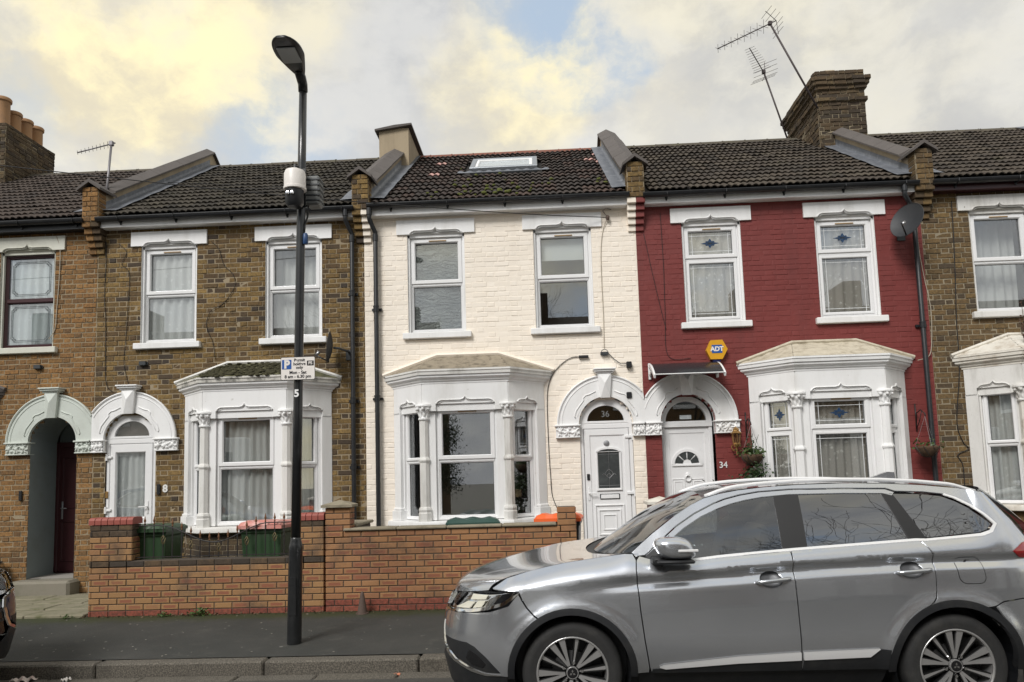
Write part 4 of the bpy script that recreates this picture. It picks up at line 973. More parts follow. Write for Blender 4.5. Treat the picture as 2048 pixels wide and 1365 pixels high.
# the skylight in the cream house's roof
def on_roof(p): s_, u, n = p[1], p[0], p[2]; return (u, -.15+s_*math.cos(ANG)-n*math.sin(ANG), EZ+s_*math.sin(ANG)+n*math.cos(ANG))
m = MB(); sx0, sx1, s0, s1 = -1.15, .05, 2.20, 3.22
def rmap(p): return on_roof((p[0], p[2], -p[1]))
m.ring(rmap, (sx0, sx1, s0, s1), (sx0+.10, sx1-.10, s0+.10, s1-.10), -.115, .02, .02); sk = m.build('skylight', plain('grey_aluminium_cladding', (.30,.32,.34), .35, metal=.6), H[36], auto=30)
m = MB(); m.ring(rmap, (sx0+.09, sx1-.09, s0+.09, s1-.09), (sx0+.14, sx1-.14, s0+.14, s1-.14), -.10, .0, .01); m.build('skylight_sash', MAT['white'], sk)
m = MB(); m.box(sx0+.13, sx1-.13, -.078, -.070, s0+.13, s1-.13, M=rmap); m.build('skylight_pane', MAT['glass'], sk)
m = MB(); m.box(sx0+.02, sx1-.02, -.055, -.045, s0+.02, s1-.02, M=rmap); m.build('skylight_blind', MAT['lace'], sk)
m = MB(); m.grid(lambda a, b: rmap((sx0-.2+(sx1-sx0+.4)*a, -.06-.012*math.sin(a*60)*b, s0-.02-.16*(1-b))), 60, 4); m.build('skylight_flashing', MAT['lead'], sk, smooth=True)
rn = random.Random(5); m = MB()                                        # moss cushions on the cream house's roof
for k in range(46):
    x = rn.gauss(-.85, .38) if k < 38 else rn.uniform(-2.0, 1.1); s_ = abs(rn.gauss(.0, .8))+.05
    c = V(on_roof((x, s_, .045))); r_ = rn.uniform(.016, .045)
    m.lathe([(.001, -.6*r_), (r_*.8, -.4*r_), (r_, 0), (r_*.75, .5*r_), (.001, .75*r_)], c, 9, rfn=lambda r0, t, z: r0*(1+.2*math.sin(3*t+k)), cap=False)
mo = m.build('roof_moss', MAT['moss'], H[36], smooth=True); stuff(mo)
downpipe(H[38], -2.80, 'black', dx=-.06, collars=(4.55, 2.93, 1.95)); downpipe(H[36], -2.44, 'black', dx=-.06, collars=(4.3, 2.95)); downpipe(H[34], 5.535, 'bluegrey', dx=-.17, collars=(3.75, 1.9))
# ------------------------------------------------------------------ ground, road, pavement
KY = -3.83                                                             # front face of the kerb
def asphalt(name, c, c2, speck=.5, mossy=False, wet=.75):
    m, t, b = newmat(name); p = wpos(t)
    k = mixc(sstep(noise_n(t, 1.3, 6, .65, p), .35, .7, t), c, c2, t)
    k = mixc(mth('MULTIPLY', sstep(noise_n(t, 4.5, 8, .75, p), .52, .72, t), .55, tree=t), k, (.085,.082,.072), t)
    k = mixc(mth('MULTIPLY', sstep(noise_n(t, .6, 5, .6, p), .50, .60, t), .4, tree=t), k, (.024,.025,.024), t)
    k = mixc(mth('MULTIPLY', sstep(noise_n(t, 160, 3, .6, p), .55, .75, t), .5, tree=t), k, (.12,.12,.115), t)
    vo = t.nodes.new('ShaderNodeTexVoronoi'); vo.inputs['Scale'].default_value = 8.5; t.links.new(p, vo.inputs['Vector'])
    vc = t.nodes.new('ShaderNodeSeparateColor'); t.links.new(vo.outputs['Color'], vc.inputs[0])
    dots = mth('MULTIPLY', mth('LESS_THAN', vo.outputs['Distance'], mth('MULTIPLY', vc.outputs[0], .17, tree=t), tree=t), mth('GREATER_THAN', vc.outputs[1], .55, tree=t), tree=t)
    k = mixc(mth('MULTIPLY', dots, speck, tree=t), k, (.36,.35,.32), t)             # trodden gum and grit
    if mossy:
        s = t.nodes.new('ShaderNodeSeparateXYZ'); t.links.new(p, s.inputs[0])
        g = sstep(mth('ADD', s.outputs[1], mth('MULTIPLY', noise_n(t, 5, 6, .7, p), .55, tree=t), tree=t), -1.92, -1.52, t)
        k = mixc(mth('MULTIPLY', g, .85, tree=t), k, (.035,.042,.012), t)
    t.links.new(k, b.inputs['Base Color']); b.inputs['Roughness'].default_value = wet; b.inputs['Specular IOR Level'].default_value = .4
    bump(t, b, noise_n(t, 130, 6, .7, p), .7, .006); return m
MAT['pavement'] = asphalt('dark_asphalt_footway', (.038,.040,.037), (.050,.050,.046), .42, True)
MAT['road'] = asphalt('road_asphalt', (.055,.052,.046), (.075,.070,.060), .3)
def granite(name, c, c2):
    m, t, b = newmat(name); p = wpos(t)
    k = mixc(sstep(noise_n(t, 75, 4, .7, p), .40, .62, t), c, c2, t); k = mixc(mth('MULTIPLY', piece_random(t), .35, tree=t), k, (.10,.085,.06), t)
    k = mixc(mth('MULTIPLY', sstep(noise_n(t, 2.5, 5, .7, p), .5, .75, t), .6, tree=t), k, (.05,.045,.036), t)
    t.links.new(k, b.inputs['Base Color']); b.inputs['Roughness'].default_value = .85; bump(t, b, noise_n(t, 60, 7, .75, p), .8, .01); return m
MAT['granite'] = granite('granite_kerb', (.060,.054,.045), (.185,.165,.135))
MAT['concrete'] = plain('garden_concrete', (.16,.15,.125), .9, dirt=.6, dirtc=(.07,.075,.045), scale=3, bmp=.4)
g = MB(); g.quad((-150, -150, -.30), (150, -150, -.30), (150, 150, -.30), (-150, 150, -.30)); struct(g.build('ground', MAT['concrete']))
def roadz(y):
    d = KY-y
    for (a, za), (b, zb) in (((-1, -.045), (0, -.045)), ((0, -.045), (.45, .025)), ((.45, .025), (1.75, .06)), ((1.75, .06), (3.6, .085)), ((3.6, .085), (5.4, .06)), ((5.4, .06), (7.2, -.03)), ((7.2, -.03), (9, -.04))):
        if a <= d <= b: return za+(zb-za)*(d-a)/(b-a)
    return -.045
g = MB(); ys = [KY+.05, KY, KY-.45, KY-1.1, KY-1.75, KY-2.6, KY-3.6, KY-4.5, KY-5.4, KY-6.3, KY-7.2]
for a, b in zip(ys[:-1], ys[1:]):
    for i in range(30): x0, x1 = -45+3*i, -42+3*i; g.quad((x0, b, roadz(b)), (x1, b, roadz(b)), (x1, a, roadz(a)), (x0, a, roadz(a)))
struct(g.build('road', MAT['road'], smooth=True))
def pavz(y): return .108+(y-KY)/(-1.72-KY)*(.172-.108)
g = MB(); g.grid(lambda a, b: (-45+90*a, KY+.16+(-1.70-KY-.16)*b, pavz(KY+.16+(-1.70-KY-.16)*b)+.004*mnoise.noise(V((a*300, b*6, 0)))), 240, 8)
g.quad((-45, -13.4, .09), (45, -13.4, .09), (45, -11.15, .08), (-45, -11.15, .08)); g.quad((-45, -11.15, .08), (45, -11.15, .08), (45, -11.15, -.1), (-45, -11.15, -.1))
struct(g.build('pavement', MAT['pavement'], smooth=False))
g = MB(); g.quad((-45, KY+.1, -.2), (45, KY+.1, -.2), (45, KY+.1, .1), (-45, KY+.1, .1)); kerb = struct(g.build('kerb', MAT['granite']))
x = -13.0; kid = 0
while x < 13:
    ln = random.uniform(.95, 1.75); m = MB(); m.cbox(x+.006, x+ln-.006, KY+random.uniform(-.004, .006), KY+.165, -.09, .110+random.uniform(-.004, .004), .016)
    bm_o = m.build('kerb_stone', MAT['granite'], kerb); x += ln
x = -13.0
while x < 13:                                                          # flat channel stones at the foot of the kerb
    ln = random.uniform(.5, 1.0); m = MB(); m.cbox(x+.008, x+ln-.008, KY-.30, KY-.012, -.10, .0-.012+random.uniform(-.004, .004), .012); m.build('channel_stone', MAT['granite'], kerb); x += ln
g = MB(); g.quad((-45, -1.70, .165), (45, -1.70, .165), (45, .02, .20), (-45, .02, .20)); gd = struct(g.build('front_gardens', MAT['concrete']))
pth = MB(); pth.quad((-8.6, -1.72, .178), (-5.75, -1.72, .178), (-5.75, 0, .212), (-8.6, 0, .212)); po = struct(pth.build('garden_path', MAT['stone']))
rn = random.Random(11); y = -1.74
MAT['flag'] = plain('mossy_flagstone', (.22,.20,.14), .9, dirt=.9, dirtc=(.075,.085,.028), scale=4.5, bmp=.8, bscale=35)
while y < -.35:
    x = -8.6+rn.uniform(-.3, 0); dy = rn.uniform(.34, .52)
    while x < -5.8:
        dx = rn.uniform(.5, .95); m = MB(); x1 = min(x+dx, -5.765)
        m.cbox(max(x, -8.6)+.006, x1-.006, y+.006, y+dy-.006, .12, .200+.02*(y+1.72)+rn.uniform(-.006, .008), .010); m.build('flagstone', MAT['flag'], po); x += dx
    y += dy
# ------------------------------------------------------------------ garden walls
def flash_brick(nm='buff_garden_brick', tint=(.87, .91, .92)):
    """wire-cut buff brick with a darker red kiss mark in the middle of its face"""
    m, t, b = newmat(nm); rnd = piece_random(t); tcn = t.nodes.new('ShaderNodeTexCoord'); p = wpos(t)
    base = ramp(t, rnd, [(0,(.355,.172,.073)),(.25,(.39,.19,.082)),(.45,(.335,.158,.070)),(.65,(.40,.20,.088)),(.85,(.34,.155,.070)),(.96,(.29,.125,.066)),(1,(.36,.172,.074))])
    base = mixc(1., base, tint, t, 'MULTIPLY')
    s = t.nodes.new('ShaderNodeSeparateXYZ'); t.links.new(tcn.outputs['Object'], s.inputs[0])
    ax = mth('ABSOLUTE', s.outputs[0], tree=t); az = mth('ABSOLUTE', s.outputs[2], tree=t); nn = mth('MULTIPLY', noise_n(t, 40, 5, .7, p), .030, tree=t)
    inx = sstep(mth('ADD', ax, nn, tree=t), .100, .080, t); inz = sstep(mth('ADD', az, mth('MULTIPLY', nn, .7, tree=t), tree=t), .034, .022, t)
    r2_ = mth('FRACT', mth('MULTIPLY', rnd, 7.31, tree=t), tree=t)
    k = mixc(mth('MULTIPLY', mth('MULTIPLY', inx, inz, tree=t), sstep(r2_, .30, .75, t), tree=t), base, (.25,.092,.048), t)
    k = mixc(mth('MULTIPLY', sstep(noise_n(t, 60, 6, .7, p), .5, .75, t), .45, tree=t), k, (.19,.09,.045), t)
    k = mixc(mth('MULTIPLY', sstep(noise_n(t, 1.7, 6, .7, p), .48, .70, t), .65, tree=t), k, (.075,.055,.04), t)
    t.links.new(k, b.inputs['Base Color']); b.inputs['Roughness'].default_value = .85; bump(t, b, noise_n(t, 120, 6, .7, p), .5, .004); return m
MAT['gbrick'] = flash_brick()
MAT['gsoot'] = brick_mat('sooty_garden_brick', [(0,(.12,.085,.055)),(.4,(.06,.05,.042)),(.7,(.17,.11,.06)),(1,(.045,.04,.036))], .6)
MAT['gred'] = brick_mat('red_engineering_brick', [(0,(.27,.075,.050)),(.5,(.31,.095,.062)),(1,(.22,.062,.045))], .25)
MAT['gredcap'] = plain('red_bullnose_brick', (.30,.075,.055), .6, dirt=.45, dirtc=(.13,.05,.04), scale=8, bmp=.4)
MAT['gmortar'] = plain('dark_mortar', (.085,.068,.052), .95, dirt=.5, dirtc=(.12,.10,.075), scale=6, bmp=.5)
MAT['copestone'] = plain('weathered_coping', (.27,.235,.17), .9, dirt=.75, dirtc=(.085,.075,.05), scale=7, bmp=.7, bscale=40)
GY = -1.72
MAT['gbrick2'] = flash_brick('yellow_buff_garden_brick', (.86, .98, .96))
def gwall(parent, x0, x1, z0, z1, mat=None, red=0, soot=0, y=GY, uoff=0., core=True, pitch=.2235):
    h = .0752
    if core:
        c = MB(); c.box(x0+.012, x1-.012, y+.010, y+.205, z0-.15, z1-.002); wl = c.build('wall_core', MAT['gmortar'], parent)
    else: wl = parent
    n = int(round((z1-z0)/h)); h = (z1-z0)/n
    kw = dict(near=(x0, z0), h=h, bond='stretcher', limit=400, yj=.0015, j=.0012, rec=.011, uoff=uoff, pitch=pitch, wallobj=wl, rot=.002, joint=.0105)
    a = z0+red*h; b = z1-soot*h
    if red: brickwork(wl, MAT['gred'], MAT['gmortar'], 0, y, 0, x0, x1, z0, a, **kw)
    brickwork(wl, mat or MAT['gbrick'], MAT['gmortar'], 0, y, 0, x0, x1, a, b, **kw)
    if soot: brickwork(wl, MAT['gsoot'], MAT['gmortar'], 0, y, 0, x0, x1, b, z1, **kw)
    for xx, s in ((x0, -1), (x1, 1)):                                  # brick ends
        for k in range(n):
            zz = z0+(k+.5)*h; mt = MAT['gred'] if k < red else (MAT['gsoot'] if k >= n-soot else (mat or MAT['gbrick']))
            for (ya, yb) in (((y+.006, y+.206),) if k % 2 else ((y+.006, y+.10), (y+.11, y+.206))):
                o = bpy.data.objects.new('brick', brick_tpl((yb-ya)/2, (h-.0105)/2, mt, .0012, random.randrange(5))); col.objects.link(o)
                place(o, V((xx-s*.0005, (ya+yb)/2, zz)), wl); o.rotation_euler = (0, 0, s*PI/2)
    return wl
def coping(parent, pts, w_, h_, mat, y=GY):
    for (x0, x1, z) in pts: m = MB(); m.cbox(x0+.003, x1-.003, y-.03, y+w_, z, z+h_, .010); m.build('coping_slab', MAT[mat], parent)
gw = tag(empty('garden_wall', (-1.2, GY, .17)), 'buff brick garden wall with stone coping below the cream house bay', 'wall', 'front garden walls')
wc_ = gwall(gw, -2.735, .365, .165, 1.142, red=2, uoff=-2.735)
x = -2.505
for ln in (.66, .62, .68, .67): coping(gw, [(x, x+ln, 1.143)], .235, .034, 'copestone'); x += ln-.0
gwall(gw, -2.735, -2.42, 1.142, 1.435, uoff=-2.735); gwall(gw, .135, .365, 1.142, 1.368, uoff=.135)
m = MB(); A = [(-2.775, GY-.045), (-2.385, GY-.045), (-2.385, GY+.25), (-2.775, GY+.25)]
m.box(-2.775, -2.385, GY-.045, GY+.25, 1.436, 1.468); cz = V((-2.58, GY+.10, 1.525))
for k in range(4): m.poly([(*A[k], 1.468), (*A[(k+1) % 4], 1.468), cz])
m.build('pier_cap', MAT['copestone'], gw)
m = MB(); m.cbox(-2.62, -2.43, GY+.21, -.62, .2, 1.17, .01); sw_ = m.build('side_wall', MAT['gmortar'], gw); m = MB(); m.cbox(-2.66, -2.39, GY+.20, -.60, 1.175, 1.215, .01); m.build('side_coping', MAT['copestone'], gw)
gw2 = tag(empty('garden_wall', (-4.2, GY, .17)), 'stepped brick garden wall with red bullnose cappings and iron railings on it', 'wall', 'front garden walls')
gwall(gw2, -5.725, -2.755, .165, .845, MAT['gbrick2'], red=1, soot=1, uoff=-5.69)
gwall(gw2, -5.725, -5.175, .845, 1.295, MAT['gbrick2'], uoff=-5.69, soot=2); gwall(gw2, -3.12, -2.755, .845, 1.285, MAT['gbrick2'], uoff=-3.12, soot=1)
def bullnose(parent, x0, n, w_, z):
    for k in range(n):
        m = MB(); a, b = x0+k*w_+.004, x0+(k+1)*w_-.004
        prof = [(GY-.012, z), (GY-.012, z+.055), (GY+.003, z+.078), (GY+.03, z+.088), (GY+.18, z+.088), (GY+.207, z+.078), (GY+.222, z+.055), (GY+.222, z)]
        m.prism(prof, lambda p: (p[1], p[0], p[2]), a, b); m.build('bullnose_brick', MAT['gredcap'], parent)
bullnose(gw2, -5.735, 7, .0815, 1.298); bullnose(gw2, -3.13, 5, .077, 1.288)
gw3 = tag(empty('garden_wall', (1.9, -1.6, .17)), 'low dark red garden wall with a flaking pale pier cap', 'wall', 'front garden walls')
m = MB(); m.cbox(1.275, 1.555, -1.66, -1.38, .1, 1.36, .006); m.build('pier', MAT['red'], gw3)
m = MB(); m.box(1.235, 1.595, -1.70, -1.34, 1.361, 1.395)
A = [(1.235, -1.70), (1.595, -1.70), (1.595, -1.34), (1.235, -1.34)]
for k in range(4): m.poly([(*A[k], 1.395), (*A[(k+1) % 4], 1.395), (1.415, -1.52, 1.455)])
m.build('pier_cap', MAT['white_peel'], gw3); m = MB(); m.cbox(1.56, 9.7, -1.66, -1.45, .1, .95, .006); m.build('wall_panel', MAT['red'], gw3); m = MB(); m.cbox(1.56, 9.7, -1.70, -1.41, .952, .99, .01); m.build('coping_slab', MAT['white_peel'], gw3)

# ------------------------------------------------------------------ railings on the low wall
MAT['iron'] = plain('black_wrought_iron', (.014,.013,.013), .5, dirt=.35, dirtc=(.09,.045,.025), scale=14)
MAT['gilt'] = plain('rubbed_copper_paint', (.20,.095,.045), .5, metal=.4, dirt=.5, dirtc=(.05,.03,.02), scale=30)
MAT['gilt2'] = plain('dull_gold_paint', (.20,.155,.075), .5, metal=.4)
rl = tag(empty('railings', (-4.15, GY+.10, .85)), 'black iron railings with copper spear tips on low brick wall', 'railings')
def topz(u):
    e = abs(u-(-4.17))/.98
    return 1.045+.225*min(1, e/.72)**2*(3-2*min(1, e/.72))
RY = GY+.08
m = MB(); m.box(-5.17, -3.12, RY-.008, RY+.008, .872, .884); m.build('bottom_rail', MAT['iron'], rl)
m = MB(); m.tube([(-5.172+2.05*k/40, RY, topz(-5.172+2.05*k/40)) for k in range(41)], .008, 6); m.build('top_rail', MAT['iron'], rl, smooth=True)
nb = 17
for k in range(nb):
    u = -5.06+k*(1.90/(nb-1)); zt = topz(u)
    m = MB(); m.box(u-.0055, u+.0055, RY-.0055, RY+.0055, .855, zt+.02); b = m.build('bar', MAT['iron'], rl)
    f = MB(); f.lathe([(.001, .0), (.010, .004), (.010, .012), (.006, .018), (.013, .035), (.015, .046), (.008, .070), (.004, .095), (.001, .105)], (u, RY, zt+.016), 8, cap=False); f.build('spear_tip', MAT['gilt'], b, smooth=True)
    if k in (2, 5, 8, 11, 14):
        t_ = MB(); zc = (.87+zt)/2+.02
        for q in range(4): t_.tube([(u+.027*math.sin(PI*s/10)*math.cos(q*PI/2+s*.32), RY+.027*math.sin(PI*s/10)*math.sin(q*PI/2+s*.32), zc-.06+.12*s/10) for s in range(11)], .0042, 5)
        t_.build('twisted_basket', MAT['gilt2'], b, smooth=True)

# ------------------------------------------------------------------ wheelie bins
def bin_(label, x, y, bodym, lidm, rz=0., tilt=0., group='wheelie bins in the front gardens', z0=.18, h_=1.02, w_=.54):
    r_ = empty('wheelie_bin', (0, 0, 0)); tag(r_, label, 'bin', group)
    a, b = w_/2, w_/2*1.08; t = .86
    m = MB()
    def ringp(z, k): return [(-a*k, -b*k+.02, z), (a*k, -b*k+.02, z), (a*k, b*k, z), (-a*k, b*k, z)]
    L_ = [ringp(.05, .80), ringp(.12, .83), ringp(.88, .97), ringp(.90, 1.03), ringp(.96, 1.05)]
    for A, B in zip(L_[:-1], L_[1:]):
        for k in range(4): m.quad(A[k], A[(k+1) % 4], B[(k+1) % 4], B[k])
    m.poly(L_[0][::-1]); m.poly(L_[-1]); m.build('body', bodym, r_)
    l_ = MB()
    def lid(u, v):
        x_ = (u-.5)*2; y_ = (v-.5)*2; e = 1-max(abs(x_), abs(y_))**6
        zz = .972+.055*max(0, e)**.5*(1-.25*y_)+(.010*math.cos(x_*9) if abs(x_) < .7 and abs(y_) < .8 else 0)+tilt*(y_+1)
        return (x_*a*1.10, y_*b*1.10+.01, zz)
    l_.grid(lid, 18, 18); l_.box(-a*1.10, a*1.10, -b*1.12, -b*1.06, .945, .985); l_.box(-a*1.1, -a*1.06, -b*1.1, b*1.1, .945, .982); l_.box(a*1.06, a*1.1, -b*1.1, b*1.1, .945, .982); l_.build('lid', lidm, r_, auto=35)
    hb = MB(); hb.tube([(-a*.8, b*1.15, .93), (-a*.8, b*1.30, .97), (a*.8, b*1.30, .97), (a*.8, b*1.15, .93)], .016, 8); hb.build('handle_bar', bodym, r_, smooth=True)
    for s in (-1, 1): w2 = MB(); w2.tube([(s*a*.78, b*.85, .10), (s*a*.92, b*.85, .10)], .10, 18); w2.build('wheel', MAT['black'], r_, auto=40)
    r_.location = (x, y, z0); r_.rotation_euler = (0, 0, rz); r_.scale = (1, 1, h_); return r_
MAT['bgreen'] = plain('green_bin_plastic', (.022,.055,.020), .45, dirt=.4, dirtc=(.05,.065,.04), scale=4)
MAT['bteal'] = plain('teal_bin_lid_plastic', (.022,.062,.050), .35, dirt=.3, dirtc=(.06,.10,.085), scale=6)
MAT['bgrey'] = plain('dark_grey_bin_plastic', (.035,.040,.044), .45, dirt=.3, dirtc=(.08,.08,.08), scale=5)
MAT['bpink'] = plain('faded_red_bin_lid', (.55,.20,.165), .5, dirt=.8, dirtc=(.66,.50,.46), scale=7)
MAT['borange'] = plain('orange_bin_lid', (.80,.13,.025), .4, dirt=.15, dirtc=(.5,.10,.03), scale=6)
bin_('green wheelie bin with green lid behind railings beside white glazed door', -5.13, -1.28, MAT['bgreen'], MAT['bgreen'], .05, h_=1.06)
bin_('green wheelie bin with faded red lid behind the railings', -3.58, -1.30, MAT['bgreen'], MAT['bpink'], -.08, h_=1.07)
bin_('teal-lidded wheelie bin under the cream house bay window', -.95, -1.22, MAT['bteal'], MAT['bteal'], .1, w_=.62, h_=1.03)
bin_('grey wheelie bin with orange lid behind the brick pier', .17, -1.16, MAT['bgrey'], MAT['borange'], -.1, h_=1.05)
bin_('dark grey wheelie bin beside the open arched porch', -8.35, -.42, MAT['bgrey'], MAT['bgrey'], .0, h_=.55)

# ------------------------------------------------------------------ street lamp, sign, camera
MAT['lampblack'] = plain('black_lamp_paint', (.010,.011,.012), .32, dirt=.25, dirtc=(.05,.05,.05), scale=6, coat=.3)
LX, LY = -2.615, -3.2; lz0 = pavz(LY); LEAN = .0175
def lean(z): return LX+LEAN*(z-lz0)
lp = tag(empty('street_lamp', (LX, LY, lz0)), 'tall black street lamp post with flat LED head on the pavement', 'street lamp')
m = MB(); m.tube([(lean(z), LY, z) for z in (lz0, lz0+.02, 1.06, 1.10, 1.13, 1.165, 1.185, 1.20)], [.073, .073, .071, .071, .066, .056, .056, .048], 24); m.build('base_column', MAT['lampblack'], lp, auto=30)
m = MB(); m.tube([(lean(z), LY, z) for z in (1.18, 2.5, 4.0, 5.2, 6.08)], [.050, .048, .046, .044, .042], 20); m.build('shaft', MAT['lampblack'], lp, smooth=True)
m = MB(); m.box(lean(.5)-.035, lean(.5)+.035, LY-.0745, LY-.06, .42, .80); m.build('inspection_door', MAT['lampblack'], lp)
hx = lean(6.05); m = MB(); m.tube([(hx, LY, 6.03), (hx, LY-.01, 6.11), (hx+.0, LY-.07, 6.16), (hx+.005, LY-.16, 6.18)], [.05, .052, .055, .05], 14); m.build('spigot', MAT['lampblack'], lp, smooth=True)
h = MB()
def head(u, v):
    s = u; hw = (.05+.10*min(1, s*1.9)**.9)*math.sqrt(max(0.02, 1-max(0, (s-.62)/.40)**2.4)); th = .045+.02*math.sin(PI*min(1, s*1.1)); t = 2*PI*v
    cx_, sx_ = math.cos(t), math.sin(t); sq = lambda q: math.copysign(abs(q)**.6, q)
    return (hx+.005+hw*sq(cx_), LY-.10-.60*s, 6.18+.06*s+th*.5*sq(sx_)*(1-.5*max(0, (s-.7)/.3)))
h.grid(head, 20, 28); h.poly([head(1, k/28) for k in range(28)]); hd_ = h.build('lamp_head', MAT['lampblack'], lp, auto=50)
m = MB(); m.prism([(hx-.09, LY-.57), (hx+.10, LY-.57), (hx+.10, LY-.34), (hx-.09, LY-.34)], lambda p: (p[0], p[2], p[1]+.06*(-p[2]+LY-.10)/.58), 6.138, 6.150); m.build('led_panel', plain('led_panel_glass', (.30,.31,.31), .2), hd_)
text('5', .105, plain('white_number', (.8,.8,.8), .5), lp, lambda p: (p[0]+lean(2.69)-.0, LY-.0505+p[1]*1., p[2]+2.69), ext=.001, name='number', bold=.004)
sg = tag(empty('parking_sign', (lean(2.95), LY-.06, 2.83)), 'white permit holders parking sign clamped to the lamp post', 'sign')
SM = frame(lean(2.95)+.018, LY-.075); zc = 2.953; wz, wx = .122, .183
def rrect(a, b, r_, n=6):
    o = []
    for (cx, cz, t0) in ((a-r_, b-r_, 0), (-a+r_, b-r_, 90), (-a+r_, -b+r_, 180), (a-r_, -b+r_, 270)):
        for k in range(n+1): t = R(t0+90*k/n); o.append((cx+r_*math.cos(t), cz+r_*math.sin(t)))
    return o
MAT['signw'] = plain('sign_white', (.78,.74,.70), .4, dirt=.12, dirtc=(.5,.47,.42), scale=9); MAT['signk'] = plain('sign_black', (.01,.01,.012), .4); MAT['signb'] = plain('sign_blue', (.012,.085,.33), .4)
m = MB(); m.prism([(u, z+zc) for u, z in rrect(wx, wz, .015)], SM, 0, .003); m.build('plate', MAT['signk'], sg)
m = MB(); m.prism([(u, z+zc) for u, z in rrect(wx-.005, wz-.005, .012)], SM, -.0015, 0); m.build('face', MAT['signw'], sg)
m = MB(); m.prism([(u-.118, z+zc+.043) for u, z in rrect(.050, .050, .005)], SM, -.003, -.0012); m.build('blue_panel', MAT['signb'], sg)
def st(s, size, u, z, mat, bold=.003, d=-.0028): return text(s, size, mat, sg, lambda p: SM((p[0]+u, p[1], p[2]+zc+z)), d=d, ext=.0006, bold=bold)
st('P', .115, -.116, .040, MAT['signw'], .006, -.0045); st('Permit', .043, .017, .086, MAT['signk'], .0012); st('holders', .043, .017, .046, MAT['signk'], .0012); st('only', .043, .017, .008, MAT['signk'], .0012)
st('Mon - Sat', .046, .0, -.044, MAT['signk'], .0012); st('8 am - 6.30 pm', .046, .0, -.087, MAT['signk'], .0012)
m = MB(); m.prism([(u+.133, z+zc+.052) for u, z in rrect(.036, .026, .003)], SM, -.003, -.0012); m.build('zone_panel', MAT['signk'], sg); st('PS', .044, .133, .051, MAT['signw'], .0012, -.0045)
for zz in (2.89, 3.02): m = MB(); m.tube([(lean(zz)+.052*math.cos(t), LY+.052*math.sin(t), zz) for t in [2*PI*k/20 for k in range(21)]], .006, 6); m.box(lean(zz)-.02, lean(zz)+.02, LY-.073, LY-.045, zz-.012, zz+.012); m.build('clamp', MAT['metal'], sg)
cc = tag(empty('security_camera', (lean(4.9), LY-.06, 4.6)), 'white dome security camera bracketed to the lamp post', 'camera')
cx_, cy_ = lean(4.9)-.015, LY-.165
m = MB(); m.lathe([(.112, 4.845), (.118, 4.85), (.118, 4.875), (.112, 4.88), (.112, 5.02), (.100, 5.055), (.06, 5.075), (.0, 5.08)], (cx_, cy_, 0), 28); m.build('housing', MAT['signw'], cc, auto=40)
m = MB(); m.lathe([(.02, 4.655), (.07, 4.665), (.095, 4.70), (.098, 4.845)], (cx_-.005, cy_, 0), 24); dm = m.build('camera_dome', MAT['black'], cc, auto=40)
for s in (-1, 1): m = MB(); m.lathe([(.020, 0), (.020, .012), (.012, .014)], (0, 0, 0), 14, M=lambda p: (cx_-.02+s*.024+p[0], cy_-.095-p[2], 4.785+p[1])); m.build('lens', MAT['chrome'], dm, auto=30)
m = MB(); m.tube([(cx_, cy_, 5.07), (cx_, cy_, 5.12), (cx_+.0, cy_+.08, 5.14), (lean(5.1), LY-.03, 5.10)], .016, 8); m.box(lean(5.1)-.06, lean(5.1)+.06, LY-.058, LY-.040, 4.70, 5.13); m.build('bracket', MAT['black'], cc, auto=40)
eb = tag(empty('equipment_box', (lean(4.9)+.09, LY+.06, 4.72)), 'grey finned equipment box strapped behind the lamp post', 'box')
m = MB(); m.cbox(lean(4.9)+.03, lean(4.9)+.185, LY+.03, LY+.20, 4.76, 5.09, .02); m.build('case', plain('grey_enclosure', (.16,.165,.16), .5, dirt=.4, dirtc=(.08,.08,.075), scale=8), eb)
for k in range(5): m = MB(); zz = 4.80+k*.058; m.cbox(lean(4.9)+.04, lean(4.9)+.193, LY+.022, LY+.20, zz, zz+.02, .004); m.build('fin', MAT['bgrey'], eb)
m = MB(); m.tube([(lean(4.7)+.06, LY+.05, 4.76), (lean(4.7)+.065, LY+.02, 4.62), (lean(4.5)+.05, LY-.02, 4.52), (lean(4.4)+.045, LY-.02, 4.40)], .010, 6); m.build('cable', MAT['cable'], eb, smooth=True)
m = MB(); m.lathe([(.022, 4.30), (.028, 4.31), (.028, 4.40), (.018, 4.42)], (lean(4.4)+.062, LY-.03, 0), 12); m.build('blue_connector', plain('blue_plastic', (.02,.06,.16), .4), eb, auto=40)
